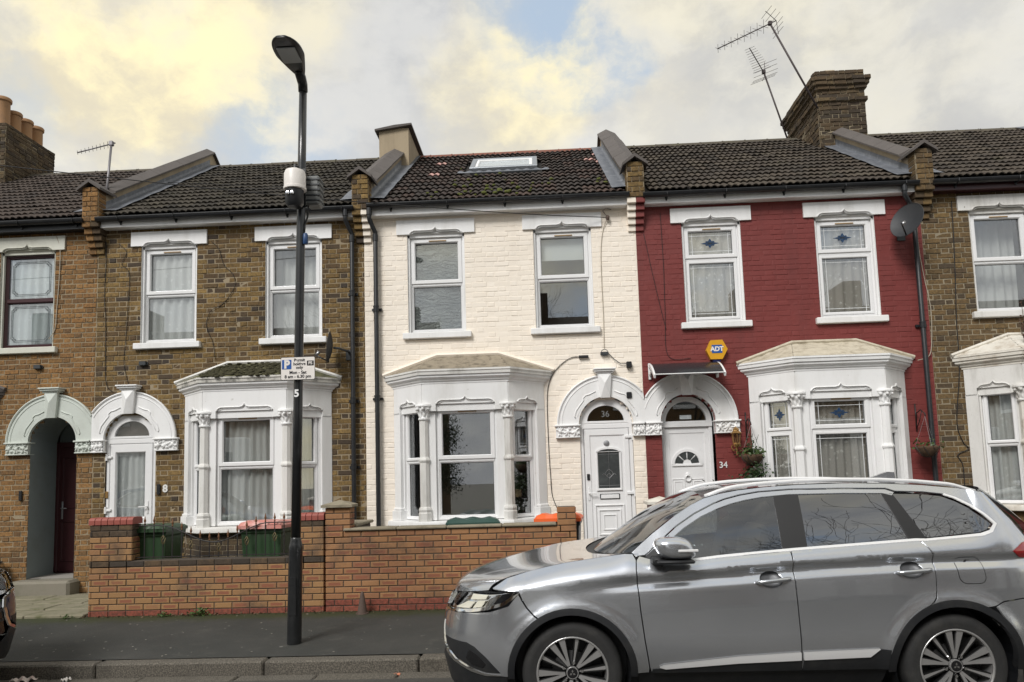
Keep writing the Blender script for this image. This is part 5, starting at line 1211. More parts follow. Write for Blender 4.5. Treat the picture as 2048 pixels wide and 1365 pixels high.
# ------------------------------------------------------------------ aerials, dishes, cables
MAT['alu'] = plain('weathered_aluminium', (.22,.21,.22), .45, metal=.5)
MAT['mast'] = plain('rusty_mast', (.055,.042,.042), .6)
def aerial(label, base, top, tip, mat, els, spread, cross=False, reflect=True, back=None, z0=None):
    r_ = tag(empty('tv_aerial', base), label, 'aerial', 'television aerials on the roofs'); base, top, tip = V(base), V(top), V(tip)
    m = MB(); m.tube([base, top], .018, 8); m.build('mast', mat, r_, smooth=True)
    back = V(back) if back else top+(top-tip)*.12
    m = MB(); m.tube([back, tip], .010, 6); bo = m.build('boom', mat, r_, smooth=True)
    d = (tip-top).normalized(); side = d.cross(V((0, 0, 1))).normalized(); up_ = side.cross(d).normalized()
    for k in range(els):
        p = top+(tip-top)*((k+1)/els)*.99; l_ = spread*(1-.45*k/els)
        for ax in ((side*.7+up_*.7, side*.7-up_*.7) if cross else (side,)):
            m = MB(); m.tube([p-ax*l_, p+ax*l_], .0035, 5); m.build('element', mat, bo)
    if reflect:
        for s in (-1, 1):
            for q in (0, 1, 2): m = MB(); o_ = back+up_*s*(.05+.085*q)+d*(-.0+.045*q); m.tube([o_-side*spread*1.5, o_+side*spread*1.5], .004, 5); m.build('reflector_rod', mat, bo)
            m = MB(); m.tube([back, back+up_*s*.25+d*.10], .006, 5); m.build('reflector_arm', mat, bo)
    m = MB(); c = top; m.cbox(c.x-.035, c.x+.035, c.y-.03, c.y+.03, c.z-.035, c.z+.045, .01); m.build('mast_clamp', mat, r_)
    return r_
aerial('tall leaning rooftop aerial with cross elements strapped to the brick chimney', (5.24, 2.36, 8.30), (4.49, 2.40, 10.02), (3.44, 2.2, 9.46), MAT['mast'], 8, .13, cross=True)
aerial('smaller comb-like aerial on a thin mast beside the brick chimney', (5.16, 3.70, 8.22), (4.74, 3.70, 9.79), (4.33, 3.2, 10.03), MAT['mast'], 11, .17, reflect=True)
aerial('pale aerial on a short mast by the end gable kneeler', (-6.72, .05, 6.20), (-6.79, .28, 7.26), (-7.20, .05, 7.03), MAT['alu'], 9, .13, reflect=False)
def dish(label, c, n, r_, arm_end, foot, mat):
    o = tag(empty('satellite_dish', foot), label, 'dish', 'satellite dishes on the fronts'); c, n, foot, ae = V(c), V(n).normalized(), V(foot), V(arm_end)
    s = n.cross(V((0, 0, 1))).normalized(); u = s.cross(n).normalized()
    m = MB(); f = lambda a, b: c+(s*math.cos(2*PI*b)*.94+u*math.sin(2*PI*b))*(a*r_)+n*(.24*r_*a*a); m.grid(f, 8, 32)
    m.grid(lambda a, b: V(f(1, b))+n*.008*a+(V(f(1, b))-c).normalized()*.006*(1-a), 1, 32); m.build('reflector', mat, o, smooth=True)
    m = MB(); m.tube([c-u*r_*.9+n*.1*r_, ae], .011, 6); m.build('feed_arm', MAT['black'], o, smooth=True)
    m = MB(); m.tube([ae-n*.03, ae+u*.05-n*.07], .024, 10); m.build('feed_horn', MAT['metal'], o, smooth=True)
    m = MB(); m.tube([c-n*.01, c-n*.09, V((foot.x, foot.y-.10, c.z-.03)), foot], .017, 8); m.cbox(foot.x-.06, foot.x+.06, foot.y-.02, foot.y, foot.z-.09, foot.z+.07, .005); m.build('wall_bracket', MAT['bgrey'], o, auto=40)
    return o
MAT['dish'] = plain('dark_grey_dish', (.026,.028,.032), .55, dirt=.3, dirtc=(.05,.05,.05), scale=6)
dish('dark grey satellite dish high on the red house beside its downpipe', (5.32, -.36, 5.20), (-.80, -.52, .30), .26, (5.08, -.62, 5.10), (5.36, -.005, 5.12), MAT['dish'])
dish('dark satellite dish on the stock brick wall above the mossy bay roof', (-3.04, -.30, 3.70), (-.97, -.18, .12), .235, (-3.30, -.34, 3.60), (-2.86, -.005, 3.64), MAT['dish'])
def cable(label, pts, r_=.006, mat='cable', group='cables clipped to the house fronts', sub=6, name='cable'):
    P = [V(p) for p in pts]; out = []
    for i in range(len(P)-1):
        p0, p1, p2, p3 = P[max(i-1, 0)], P[i], P[i+1], P[min(i+2, len(P)-1)]
        for k in range(sub):
            t = k/sub; out.append(.5*((2*p1)+(p2-p0)*t+(2*p0-5*p1+4*p2-p3)*t*t+(3*p1-p0-3*p2+p3)*t**3))
    out.append(P[-1]); m = MB(); m.tube(out, r_*.8, 6); o = m.build(name, MAT[mat], smooth=True); rebase(o, out[-1]); return tag(o, label, 'cable', group)
cy = -.012
cable('black cable running down beside the orange-brown brick house boundary', [(-6.66, cy, 5.55), (-6.65, cy, 5.2), (-6.66, cy, 4.7), (-6.63, cy, 4.2), (-6.61, cy, 3.38), (-6.5, cy, 3.2)])
cable('black looping cable above the white glazed door on the stock brick wall', [(-6.45, cy, 5.5), (-6.33, cy, 5.36), (-6.40, cy, 5.18), (-6.28, cy, 5.02), (-6.29, cy, 4.5), (-6.31, cy, 4.05), (-6.33, cy, 3.6), (-6.22, cy, 3.2)], .005)
cable('thin black cable snaking between the upper windows over the mossy bay', [(-5.0, cy, 5.48), (-4.88, cy, 5.35), (-4.80, cy, 5.1), (-4.66, cy, 4.95), (-4.63, cy, 4.75), (-4.80, cy, 4.5), (-5.0, cy, 4.38), (-5.06, cy, 4.15), (-4.96, cy, 3.9), (-4.92, cy, 3.65)], .005)
cable('pale cable hanging beside the maroon framed window', [(-7.44, -.035, 5.66), (-7.38, -.02, 5.45), (-7.385, cy, 5.0), (-7.41, cy, 4.5), (-7.43, cy, 4.2), (-7.52, cy, 4.05)], .008, 'cable_w')
cable('pale cable dropping from the mossy bay roof to the ground', [(-5.40, -.10, 3.27), (-5.30, -.05, 3.15), (-5.315, cy, 2.5), (-5.30, cy, 1.9), (-5.31, cy, 1.4), (-5.34, -.03, 1.2), (-5.30, -.03, .7)], .009, 'cable_w')
cable('black cable looping from a junction down the cream wall to the bins', [(.60, cy, 3.475), (.45, cy, 3.47), (.28, cy, 3.36), (.14, cy, 3.18), (.075, cy, 2.9), (.07, cy, 2.2), (.085, cy, 1.7), (.10, cy, 1.45), (.17, -.02, 1.25)], .007)
cable('brown cable running down the cream wall from the telephone bracket', [(1.07, -.04, 5.56), (1.0, cy, 5.40), (.955, cy, 5.1), (.945, cy, 4.6), (.95, cy, 4.1), (.94, cy, 3.6)], .006, 'cable_w')
cable('black cable running down the dark brick beside the red house', [(6.13, cy, 5.60), (6.12, cy, 5.2), (6.09, cy, 4.5), (6.05, cy, 3.8), (6.03, cy, 3.1), (5.93, cy, 2.35), (5.99, cy, 2.05), (6.06, cy, 1.95), (5.90, cy, 1.86), (5.96, cy, 1.7), (5.95, cy, 1.2)], .008)
cable('pale cable beside the grey-blue downpipe', [(5.62, cy, 5.6), (5.60, cy, 5.0), (5.64, cy, 4.5), (5.70, cy, 4.0), (5.67, cy, 3.5), (5.60, -.04, 3.3), (5.42, -.08, 3.24)], .007, 'cable_w')
cable('thin dark cable slanting down the red wall', [(1.60, cy, 5.3), (1.70, cy, 4.7), (1.80, cy, 4.15), (1.86, cy, 3.85)], .005)
cable('thin straight dark cable running down the red wall to the door canopy', [(1.86, cy, 5.62), (1.87, cy, 4.8), (1.86, cy, 4.1), (1.87, cy, 3.45), (2.2, cy, 3.40)], .005)
wx_ = [(1.06, -.06, 5.565), (0, -.30, 5.57), (-1.5, -.70, 5.60), (-4, -1.4, 5.68), (-8, -2.6, 5.9), (-14, -4.3, 6.3)]
cable('thin black telephone wire strung from the bracket on the cream house', wx_, .008, sub=4, name='telephone_wire', group='overhead wires')
for k, (za, zb) in enumerate(((7.35, 7.05), (7.02, 6.80), (6.92, 6.72))):
    cable('overhead wire passing behind the pale aerial', [(-10.45, 4.3, 8.62-.22*k), (-7.7, 2.5, 7.60-.15*k), (-2.9, -.6, 5.98)], .006, sub=4, name='telephone_wire', group='overhead wires')
b = MB(); b.lathe([(.02, 0), (.03, .02), (.03, .05), (.015, .07)], (1.07, -.05, 5.53), 10); b.tube([(1.07, 0, 5.56), (1.07, -.06, 5.56)], .012, 6); b.tube([(1.07, -.03, 5.58), (1.0, -.03, 5.68), (1.05, -.02, 5.72), (1.13, -.02, 5.70)], .005, 5); tag(rebase(b.build('wire_bracket', MAT['rust'], auto=40), (1.07, 0, 5.53)), 'small rusty telephone wire bracket at the top of the cream wall', 'bracket')
def flood(label, x, z):
    m = MB(); m.cbox(x-.038, x+.038, -.075, -.003, z-.045, z+.045, .008); o = rebase(m.build('wall_lamp_unit', MAT['black']), (x, 0, z)); tag(o, label, 'sensor')
    return o
flood('small black wall camera on the cream wall above the door arch', 1.29, 3.33); flood('small black wall camera fixed on the white door arch', 1.27, 2.88)
m = MB(); m.tube([(.56, -.03, 3.475), (.70, -.03, 3.475)], .022, 10); tag(rebase(m.build('cable_joint', MAT['black'], auto=40), (.63, 0, 3.475)), 'black cylindrical cable joint on the cream wall', 'cable joint')
m = MB(); m.cbox(.88, 1.00, -.05, -.003, 3.485, 3.535, .008); m.tube([(.94+.05*math.cos(t), -.055, 3.52+.05*math.sin(t)) for t in [2*PI*k/16 for k in range(17)]], .005, 5); m.tube([(1.0, -.03, 3.51), (1.08, -.03, 3.42), (1.17, -.03, 3.35), (1.26, -.03, 3.35)], .006, 5); tag(rebase(m.build('junction_box', MAT['bgrey'], auto=40), (.94, 0, 3.5)), 'grey junction box with a coil of cable above the keystone', 'junction box')
for i, (x, z, s) in enumerate(((-7.67, 3.62, 'on the orange-brown brick wall'), (-6.03, 3.615, 'on the stock brick wall above the white door'))):
    m = MB(); m.cbox(x-.055, x+.055, -.055, -.003, z-.032, z+.032, .008); m.cbox(x-.07, x+.07, -.02, -.003, z-.024, z+.024, .004); tag(rebase(m.build('vent_block', MAT['bgrey']), (x, 0, z)), 'small dark grey fixing block '+s, 'fixing')
m = MB(); m.cbox(-7.905, -7.855, -.03, -.003, 1.60, 1.75, .008); tag(rebase(m.build('door_bell', MAT['black']), (-7.88, 0, 1.67)), 'black door bell on brick pier beside the open porch', 'bell')
m = MB(); m.cbox(-5.785, -5.735, -.03, -.003, 1.63, 1.79, .008); tag(rebase(m.build('door_bell', MAT['black']), (-5.76, 0, 1.7)), 'black door bell beside the white numeral eight', 'bell')
t8 = text('8', .15, MAT['white_old'], None, lambda p: (p[0]-5.665, p[1]-.004, p[2]+1.715), ext=.003, name='house_number', bold=.006); tag(rebase(t8, (-5.665, 0, 1.715)), 'white painted numeral eight on the stock brick wall', 'number')
t34 = text('34', .125, MAT['white'], None, lambda p: (p[0]+2.585, p[1]-.006, p[2]+1.82), ext=.003, name='house_number', bold=.001); tag(rebase(t34, (2.585, 0, 1.82)), 'white number thirty-four on the red wall', 'number')

# ------------------------------------------------------------------ alarm box, canopy, lantern, baskets
al = tag(empty('alarm_box', (2.57, 0, 3.49)), 'yellow hexagonal burglar alarm box on the red wall', 'alarm'); AM = frame(2.57, 0)
hexa = [(-.155, 3.495), (-.085, 3.64), (.085, 3.645), (.155, 3.505), (.075, 3.36), (-.095, 3.36)]
m = MB(); m.prism(hexa, AM, -.085, -.003); m.build('cover', plain('yellow_alarm_plastic', (.66,.33,.015), .35, coat=.2), al)
m = MB(); m.prism([(-.085, 3.40), (.065, 3.40), (.045, 3.325), (-.055, 3.325)], AM, -.070, -.003); m.build('blue_base', plain('navy_plastic', (.012,.016,.08), .3), al)
m = MB(); m.box(-.075, .075, -.089, -.084, 3.45, 3.57, M=AM); m.build('logo_panel', MAT['signb'], al); text('ADT', .092, MAT['signw'], al, lambda p: AM((p[0], p[1], p[2]+3.508)), d=-.090, ext=.001, bold=.004)
ca = tag(empty('door_canopy', (2.08, 0, 3.2)), 'curved dark canopy with white brackets over the red house door', 'canopy')
cpf = lambda b: (-.03-.46*b, 3.33-.06*b-.16*b*b)
m = MB(); m.grid(lambda a, b: (1.60+.96*a, cpf(b)[0], cpf(b)[1]), 2, 12); m.grid(lambda a, b: (1.60+.96*a, cpf(b)[0], cpf(b)[1]-.006), 2, 12); m.build('canopy_sheet', plain('dark_polycarbonate', (.022,.024,.027), .25), ca, smooth=True)
for x in (1.59, 2.57):
    m = MB(); pts = [cpf(k/12) for k in range(13)]; m.prism(pts+[(p[0]+.02, p[1]-.045) for p in pts[::-1]], lambda p: (p[1], p[0], p[2]), x-.014, x+.014); m.tube([(x, -.02, 3.16), (x, -.2, 3.2), (x, -.33, 3.22)], .014, 6); m.cbox(x-.02, x+.02, -.03, -.003, 3.10, 3.34, .006); m.build('bracket', MAT['upvc'], ca, auto=40)
m = MB(); m.tube([(1.59, -.485, 3.115), (2.57, -.485, 3.115)], .009, 6); m.build('front_bar', MAT['upvc'], ca)
ln_ = tag(empty('wall_lantern', (2.765, 0, 2.1)), 'brass carriage lantern on the red wall beside the door', 'lantern'); lx, ly = 2.76, -.13
m = MB(); m.lathe([(.075, 2.265), (.082, 2.272), (.045, 2.305), (.042, 2.315), (.055, 2.318), (.02, 2.35), (.008, 2.362), (.001, 2.37)], (lx, ly, 0), 6); m.build('lantern_top', MAT['brass'], ln_)
m = MB(); m.lathe([(.046, 2.125), (.060, 2.265)], (lx, ly, 0), 6); m.build('lantern_glass', MAT['lens'], ln_)
for k in range(6): t = 2*PI*(k+.5)/6; m = MB(); m.tube([(lx+.046*math.cos(t), ly+.046*math.sin(t), 2.125), (lx+.061*math.cos(t), ly+.061*math.sin(t), 2.268)], .006, 5); m.build('glazing_bar', MAT['brass'], ln_)
m = MB(); m.lathe([(.03, 2.07), (.05, 2.10), (.056, 2.12), (.05, 2.128)], (lx, ly, 0), 8); m.tube([(lx, ly, 2.09), (lx, ly, 1.96)], .011, 8); m.tube([(lx, ly, 2.05), (lx-.04, ly+.02, 2.02), (lx-.055, ly+.08, 2.07), (lx-.03, -.004, 2.10)], .010, 6); m.build('lantern_arm', MAT['brass'], ln_, auto=40)
MAT['leaf'] = plain('green_leaf', (.045,.085,.018), .6, dirt=.6, dirtc=(.11,.13,.03), scale=30)
MAT['leaf2'] = plain('dark_ivy_leaf', (.022,.048,.014), .5, dirt=.6, dirtc=(.06,.085,.02), scale=30)
MAT['twig'] = plain('brown_twig', (.075,.05,.032), .8)
MAT['coir'] = plain('coir_basket_liner', (.075,.045,.026), .95, dirt=.6, dirtc=(.14,.085,.045), scale=25, bmp=.8)
def leaves(mb, c, rad, n, size, rn, drop=0.):
    for k in range(n):
        p = V(c)+V((rn.gauss(0, rad[0]), rn.gauss(0, rad[1]), rn.gauss(0, rad[2])))
        a, b = rn.uniform(0, 2*PI), rn.uniform(-.9, .9); d = V((math.cos(a)*math.cos(b), math.sin(a)*math.cos(b), math.sin(b)-drop)).normalized(); s = d.cross(V((rn.uniform(-1, 1), rn.uniform(-1, 1), rn.uniform(-1, 1)))).normalized(); l_ = size*rn.uniform(.6, 1.3)
        mb.quad(p, p+d*l_*.5+s*l_*.32, p+d*l_, p+d*l_*.5-s*l_*.32)
def basket(label, x, y, z, plant, seed, r_=.155):
    rn = random.Random(seed); o = tag(empty('hanging_basket', (x, y, z-r_)), label, 'basket', 'hanging baskets on the red house')
    m = MB(); m.lathe([(.001, -r_), (r_*.45, -r_*.9), (r_*.8, -r_*.55), (r_*.97, -r_*.2), (r_, .0), (r_*.9, -.01), (.001, -.02)], (x, y, z), 20, cap=False); m.build('liner', MAT['coir'], o, smooth=True)
    for k in range(8): t = 2*PI*k/8; w2 = MB(); w2.tube([(x+r_*1.03*math.cos(t+.8*q/8)*math.cos(q*PI/16), y+r_*1.03*math.sin(t+.8*q/8)*math.cos(q*PI/16), z-r_*1.03*math.sin(q*PI/16)) for q in range(9)], .004, 4); w2.build('wire', MAT['iron'], o)
    for k in range(3): t = 2*PI*k/3+.4; w2 = MB(); w2.tube([(x+r_*math.cos(t), y+r_*math.sin(t), z), (x, y+.0, z+.42)], .002, 4); w2.build('chain', MAT['metal'], o)
    w2 = MB(); w2.tube([(x, -.005, z+.30), (x, -.03, z+.48), (x, y*.6, z+.52), (x, y, z+.46), (x, y-.02, z+.42)], .008, 6); w2.tube([(x, -.01, z+.62), (x, -.01, z+.22)], .009, 6); w2.tube([(x, -.012, z+.26), (x, y*.4, z+.36), (x, y*.7, z+.50)], .006, 6); w2.build('hook', MAT['iron'], o, smooth=True)
    m = MB(); leaves(m, (x, y, z+.03), (.075, .07, .035), plant, .045, rn); stuff(m.build('foliage', MAT['leaf'], o))
    if plant > 150:
        m = MB()
        for k in range(9):
            a = V((x+rn.uniform(-.07, .07), y+rn.uniform(-.06, .06), z)); b_ = a+V((rn.uniform(-.05, .09), rn.uniform(-.05, .05), rn.uniform(.14, .34))); m.tube([a, (a+b_)/2+V((rn.uniform(-.02, .02), 0, 0)), b_], .003, 4)
            leaves(m, (a+b_)/2, (.02, .02, .07), 10, .03, rn)
        stuff(m.build('sprigs', MAT['leaf2'], o))
    return o
basket('hanging basket of leafy plants beside the brass lantern', 2.94, -.26, 1.955, 320, 1); basket('sparse hanging basket beside the grey-blue downpipe', 5.36, -.26, 2.0, 60, 2, .15)
rn = random.Random(8); iv = tag(empty('ivy_plant', (2.86, -.35, .2)), 'dark green ivy bush under the hanging basket', 'plant'); m = MB(); leaves(m, (2.95, -.30, 1.66), (.075, .06, .10), 420, .05, rn, .5); leaves(m, (2.98, -.36, 1.40), (.10, .08, .12), 420, .055, rn, .5); leaves(m, (2.72, -.40, 1.53), (.16, .07, .045), 420, .05, rn); leaves(m, (2.85, -.4, 1.1), (.13, .08, .25), 500, .055, rn); stuff(m.build('foliage', MAT['leaf2'], iv))
m = MB(); m.tube([(2.86, -.35, .2), (2.88, -.34, .8), (2.93, -.32, 1.5), (2.95, -.30, 1.75)], .018, 6); m.build('stem', MAT['twig'], iv, smooth=True)
m = MB(); m.cbox(2.48, 2.86, -.46, -.30, 1.36, 1.50, .01); tr = tag(rebase(m.build('wicker_trough', plain('wicker', (.33,.25,.14), .9, dirt=.7, dirtc=(.14,.09,.05), scale=40, bmp=1.)), (2.67, -.38, 1.36)), 'woven wicker trough below the ivy', 'planter')
m = MB(); m.box(2.50, 2.84, -.44, -.003, 1.335, 1.358); tag(rebase(m.build('shelf', MAT['iron']), (2.67, 0, 1.34)), 'thin iron shelf bracket carrying the wicker trough', 'shelf')
# dry weed growing from the peeling bay roof
wd = tag(empty('dry_weed', (6.78, -.45, 3.42)), 'tall dry brown weed growing out of the peeling bay roof', 'plant'); rn = random.Random(4); m = MB(); lf_ = MB()
for k in range(6):
    a = V((6.75+rn.uniform(-.05, .06), -.42, 3.40)); b_ = a+V((rn.uniform(-.06, .06), rn.uniform(-.05, .05), rn.uniform(.28, .62))); m.tube([a, (a+b_)/2+V((rn.uniform(-.02, .02), 0, 0)), b_], [.006, .005, .002], 5)
    for q in range(26): t = rn.uniform(.25, 1); leaves(lf_, a.lerp(b_, t), (.012, .012, .01), 1, .03, rn)
m.build('stem', MAT['twig'], wd, smooth=True); stuff(lf_.build('foliage', plain('dry_leaf', (.10,.045,.03), .9), wd))
rn = random.Random(55); m = MB()                                       # pale grit, leaf scraps and paper flecks on the footway
for k in range(80):
    x, y = rn.uniform(-6.2, .2), rn.uniform(KY+.2, -1.85); s_ = rn.uniform(.004, .014); z = pavz(y)+.006; a = rn.uniform(0, 3.1)
    m.poly([(x+s_*math.cos(a+t)*rn.uniform(.6, 1.2), y+s_*math.sin(a+t)*rn.uniform(.6, 1.2), z+rn.uniform(0, .003)) for t in (0, 1.2, 2.5, 3.9, 5.1)])
gr = stuff(rebase(m.build('pavement_flecks', plain('pale_fleck', (.40,.38,.33), .8, dirt=.7, dirtc=(.16,.14,.10), scale=40)), (-3, -2.8, .14))); gr['label'] = 'pale grit and scraps scattered over the dark pavement'; gr['category'] = 'grit'
# iron cone standing against the wall foot, weeds and litter
cn = MB(); cn.lathe([(.078, 0), (.076, .012), (.060, .014), (.030, .19), (.028, .20), (.022, .24), (.010, .258), (.001, .262)], (-2.245, -1.86, pavz(-1.86)), 20); tag(rebase(cn.build('iron_cone', MAT['rust'], auto=40), (-2.245, -1.86, pavz(-1.86))), 'small rusty iron cone standing at the foot of the garden wall', 'bollard')
for i, (x, s, lab) in enumerate(((-4.28, 1., 'green weed tuft under the sooty railings wall'), (-4.72, .7, 'small weed tuft below the bullnose-capped pier next to the path'), (-5.95, .6, 'weed tuft at the corner of the flagstone path'))):
    rn = random.Random(20+i); m = MB(); leaves(m, (x, -1.79, pavz(-1.79)+.03*s), (.06*s, .025, .02*s), int(90*s), .045*s, rn); o = rebase(m.build('weed', MAT['leaf']), (x, -1.79, pavz(-1.79))); tag(o, lab, 'weed')
rn = random.Random(31); m = MB()
for k in range(420):
    x = rn.uniform(-5.8, -.6); y = -1.735-abs(rn.gauss(0, .035)); leaves(m, (x, y, pavz(y)+.006), (.01, .004, .002), 1, rn.uniform(.015, .04), rn)
dl = stuff(rebase(m.build('dead_leaves', plain('leaf_litter', (.12,.075,.045), .9, dirt=.8, dirtc=(.05,.06,.02), scale=30)), (-3, -1.75, .17))); dl['label'] = 'dead leaves and moss crumbs along the wall foot'; dl['category'] = 'leaves'
def litter(label, x, y, pts, mat, hz=.02):
    m = MB(); z = roadz(y)
    m.grid(lambda a, b: (x+pts[0]*(a-.5), y+pts[1]*(b-.5), z+.012+hz*abs(math.sin(a*7+b*3))+.01*math.sin(b*9)), 8, 6); tag(rebase(m.build('litter', mat, auto=40), (x, y, z)), label, 'litter')
litter('crumpled red and white wrapper in the gutter', -4.93, KY-.10, (.20, .13), plain('wrapper_paper', (.62,.55,.50), .5, dirt=.9, dirtc=(.42,.10,.06), scale=14), .04); litter('scrap of white paper in the gutter', -4.52, KY-.10, (.07, .08), MAT['signw'], .03); litter('orange scrap beside the kerb joint', -1.42, KY-.06, (.06, .04), plain('orange_scrap', (.5,.16,.07), .6), .01)
# ------------------------------------------------------------------ cars: panels cut from one analytic body surface P(s, z)
from mathutils.geometry import delaunay_2d_cdt as cdt
HW, RHX, RHZ, WR = .86, 2.59, .346, .350
def itp(pts, x):
    if x <= pts[0][0]: return pts[0][1]
    for (a, va), (b, vb) in zip(pts[:-1], pts[1:]):
        if x <= b: t = (x-a)/(b-a); return va+(vb-va)*t
    return pts[-1][1]
def smo(pts, x, w_=.06): return sum(itp(pts, x+d*w_)*k for d, k in ((-1, .25), (0, .5), (1, .25)))
ZC = [(-1, .84), (-.366, .905), (.182, .972), (.462, .992), (1.173, 1.030), (1.536, 1.056), (2.489, 1.094), (3.0, 1.098), (3.5, 1.08)]
HE = [(-.574, .912), (-.529, .955), (-.439, .996), (-.249, 1.046), (-.026, 1.09), (.196, 1.117), (.429, 1.147)]
ZT = [(-.9, .90), (-.574, .93)]+HE[2:]+[(.50, 1.125), (.60, 1.095), (.72, 1.086), (.893, 1.092), (1.053, 1.11), (1.558, 1.145), (2.438, 1.192), (2.796, 1.214), (3.0, 1.26), (3.4, 1.26)]
XF = [(.14, -.88), (.22, -.935), (.40, -.985), (.60, -.975), (.75, -.945), (.845, -.885), (.91, -.82), (1.0, -.7)]
XR = [(.2, 3.42), (.45, 3.50), (.75, 3.50), (1.0, 3.44), (1.15, 3.38), (1.3, 3.26), (1.5, 3.05), (1.6, 2.95)]
def sst(a, b, x): t = max(0., min(1., (x-a)/(b-a))); return t*t*(3-2*t)
def S(x, z):
    zc, zt = smo(ZC, x), smo(ZT, x, .04); Vt = .11-.058*sst(.25, .75, x)
    if z > zt: v = .012+Vt+(z-zt)*.40+.22*(z-zt)**2
    elif z > zc: v = .012+Vt*((z-zc)/(zt-zc))**1.6
    else:
        q = zc-z; f = sst(-.1, .6, x)
        v = .012*(1-min(1, q/.25))+.033*f*math.exp(-((q-.05)/.036)**2)+(.11*((.60-z)/.35)**2 if z < .60 else 0)
    for hx in (0, RHX):
        r_ = math.hypot(x-hx, z-RHZ); v -= .022*math.exp(-((r_-.44)/.055)**2) if r_ > .44 else .022
    return v
def P(s, z):
    n = 2.5
    if s < -.30:
        L_ = -.30-itp(XF, z); sc_ = -.30-.92*L_
        cor = lambda xp: HW*(1-max(0, 1-xp**n)**(1/n))
        if s >= sc_: xp = (-.30-s)/L_; return V((s, S(s, z)*(1-xp)+cor(xp), z))
        v = min(HW, cor(.92)+S(sc_, z)*.08+(sc_-s)); xp = max(0, 1-((HW-v)/HW)**n)**(1/n); return V((-.30-L_*max(.92, xp), v, z))
    if s > 2.85:
        L_ = itp(XR, z)-2.85; sc_ = 2.85+.92*L_; cor = lambda xp: HW*(1-max(0, 1-xp**n)**(1/n))*.9
        if s <= sc_: xp = max(0, (s-2.85)/L_); return V((s, S(s, z)*(1-xp*.5)+cor(xp), z))
        v = min(HW, cor(.92)+S(sc_, z)*.54+(s-sc_)); xp = max(0, 1-((HW-v)/HW)**n)**(1/n); return V((2.85+L_*max(.92, xp), v, z))
    return V((s, S(s, z), z))
def PN(s, z):
    e = .006; a = P(s+e, z)-P(s-e, z); b = P(s, z+e)-P(s, z-e); n = b.cross(a)
    return n.normalized() if n.length > 1e-9 else V((0, -1, 0))
def nrm_out(s, z):
    n = PN(s, z); c = V((1.3, HW, .8)); p = P(s, z)
    return n if n.dot(p-c) > 0 else -n
def inset(poly, d):
    n = len(poly); ar = sum(poly[i][0]*poly[(i+1) % n][1]-poly[(i+1) % n][0]*poly[i][1] for i in range(n)); sg_ = 1 if ar > 0 else -1; out = []
    for i in range(n):
        p0, p1, p2 = V(poly[i-1]), V(poly[i]), V(poly[(i+1) % n]); e1, e2 = (p1-p0), (p2-p1)
        if e1.length < 1e-6 or e2.length < 1e-6: out.append(poly[i]); continue
        e1.normalize(); e2.normalize(); n1, n2 = V((-e1.y, e1.x))*sg_, V((-e2.y, e2.x))*sg_; b = (n1+n2)
        if b.length < .3: b = n1
        else: b = b/max(.35, b.length_squared/2)
        out.append(tuple(p1+b*d))
    return out
def inside(q, pl):
    c = False; j = len(pl)-1
    for i in range(len(pl)):
        if (pl[i][1] > q[1]) != (pl[j][1] > q[1]) and q[0] < (pl[j][0]-pl[i][0])*(q[1]-pl[i][1])/(pl[j][1]-pl[i][1])+pl[i][0]: c = not c
        j = i
    return c
def patch(name, parent, poly, mat, off=0., gap=.0025, res=.024, thick=.014, both=True, holes=()):
    if gap: poly = inset(poly, gap)
    np_ = len(poly); ar_ = sum(poly[i][0]*poly[(i+1) % np_][1]-poly[(i+1) % np_][0]*poly[i][1] for i in range(np_))
    if ar_ < 0: poly = poly[::-1]
    vs = [V(q) for q in poly]; he = []
    for hp in holes: k0 = len(vs); vs += [V(q) for q in hp]; he += [(k0+i, k0+(i+1) % len(hp)) for i in range(len(hp))]
    cv, _, cf, *_r = cdt(vs, he, [list(range(np_))], 1, 1e-6)
    cf = [tr for tr in cf if not any(inside(sum((V(cv[i]) for i in tr), V((0, 0)))/len(tr), hp) for hp in holes)]
    bm = bmesh.new(); bv = [bm.verts.new((q[0], 0, q[1])) for q in cv]
    for tri in cf: bm.faces.new([bv[i] for i in tri])
    for ax in (0, 2):
        lo = min(q[0 if ax == 0 else 1] for q in poly); hi = max(q[0 if ax == 0 else 1] for q in poly); k = math.ceil(lo/res)*res
        while k < hi:
            co_ = [0, 0, 0]; co_[ax] = k; no = [0, 0, 0]; no[ax] = 1
            bmesh.ops.bisect_plane(bm, geom=bm.verts[:]+bm.edges[:]+bm.faces[:], plane_co=co_, plane_no=no, dist=1e-5); k += res
    bmesh.ops.remove_doubles(bm, verts=bm.verts, dist=1e-4)
    if thick:
        ed = [e for e in bm.edges if len(e.link_faces) == 1]; g_ = bmesh.ops.extrude_edge_only(bm, edges=ed)['geom']
        for v_ in g_:
            if isinstance(v_, bmesh.types.BMVert): v_.co.y = 1
    bm.verts.ensure_lookup_table(); NR = []
    for v_ in bm.verts:
        s, z, y = v_.co.x, v_.co.z, v_.co.y; nn = nrm_out(s, z); NR.append(nn); v_.co = P(s, z)+nn*(off-thick*y)
    bmesh.ops.recalc_face_normals(bm, faces=bm.faces)
    for f in bm.faces: f.smooth = True
    for e in bm.edges:
        if len(e.link_faces) == 2 and e.calc_face_angle(0) > R(42): e.smooth = False
    big_ = max(bm.faces, key=lambda f: f.calc_area()); c = V((1.3, HW, .8))
    if big_.normal.dot(big_.calc_center_median()-c) < 0: bmesh.ops.reverse_faces(bm, faces=bm.faces)
    me = bpy.data.meshes.new(name); bm.to_mesh(me); bm.free(); me.materials.append(mat); me.normals_split_custom_set_from_vertices(NR); o = link(name, me, parent)
    if both: mirror(o, parent)
    return o
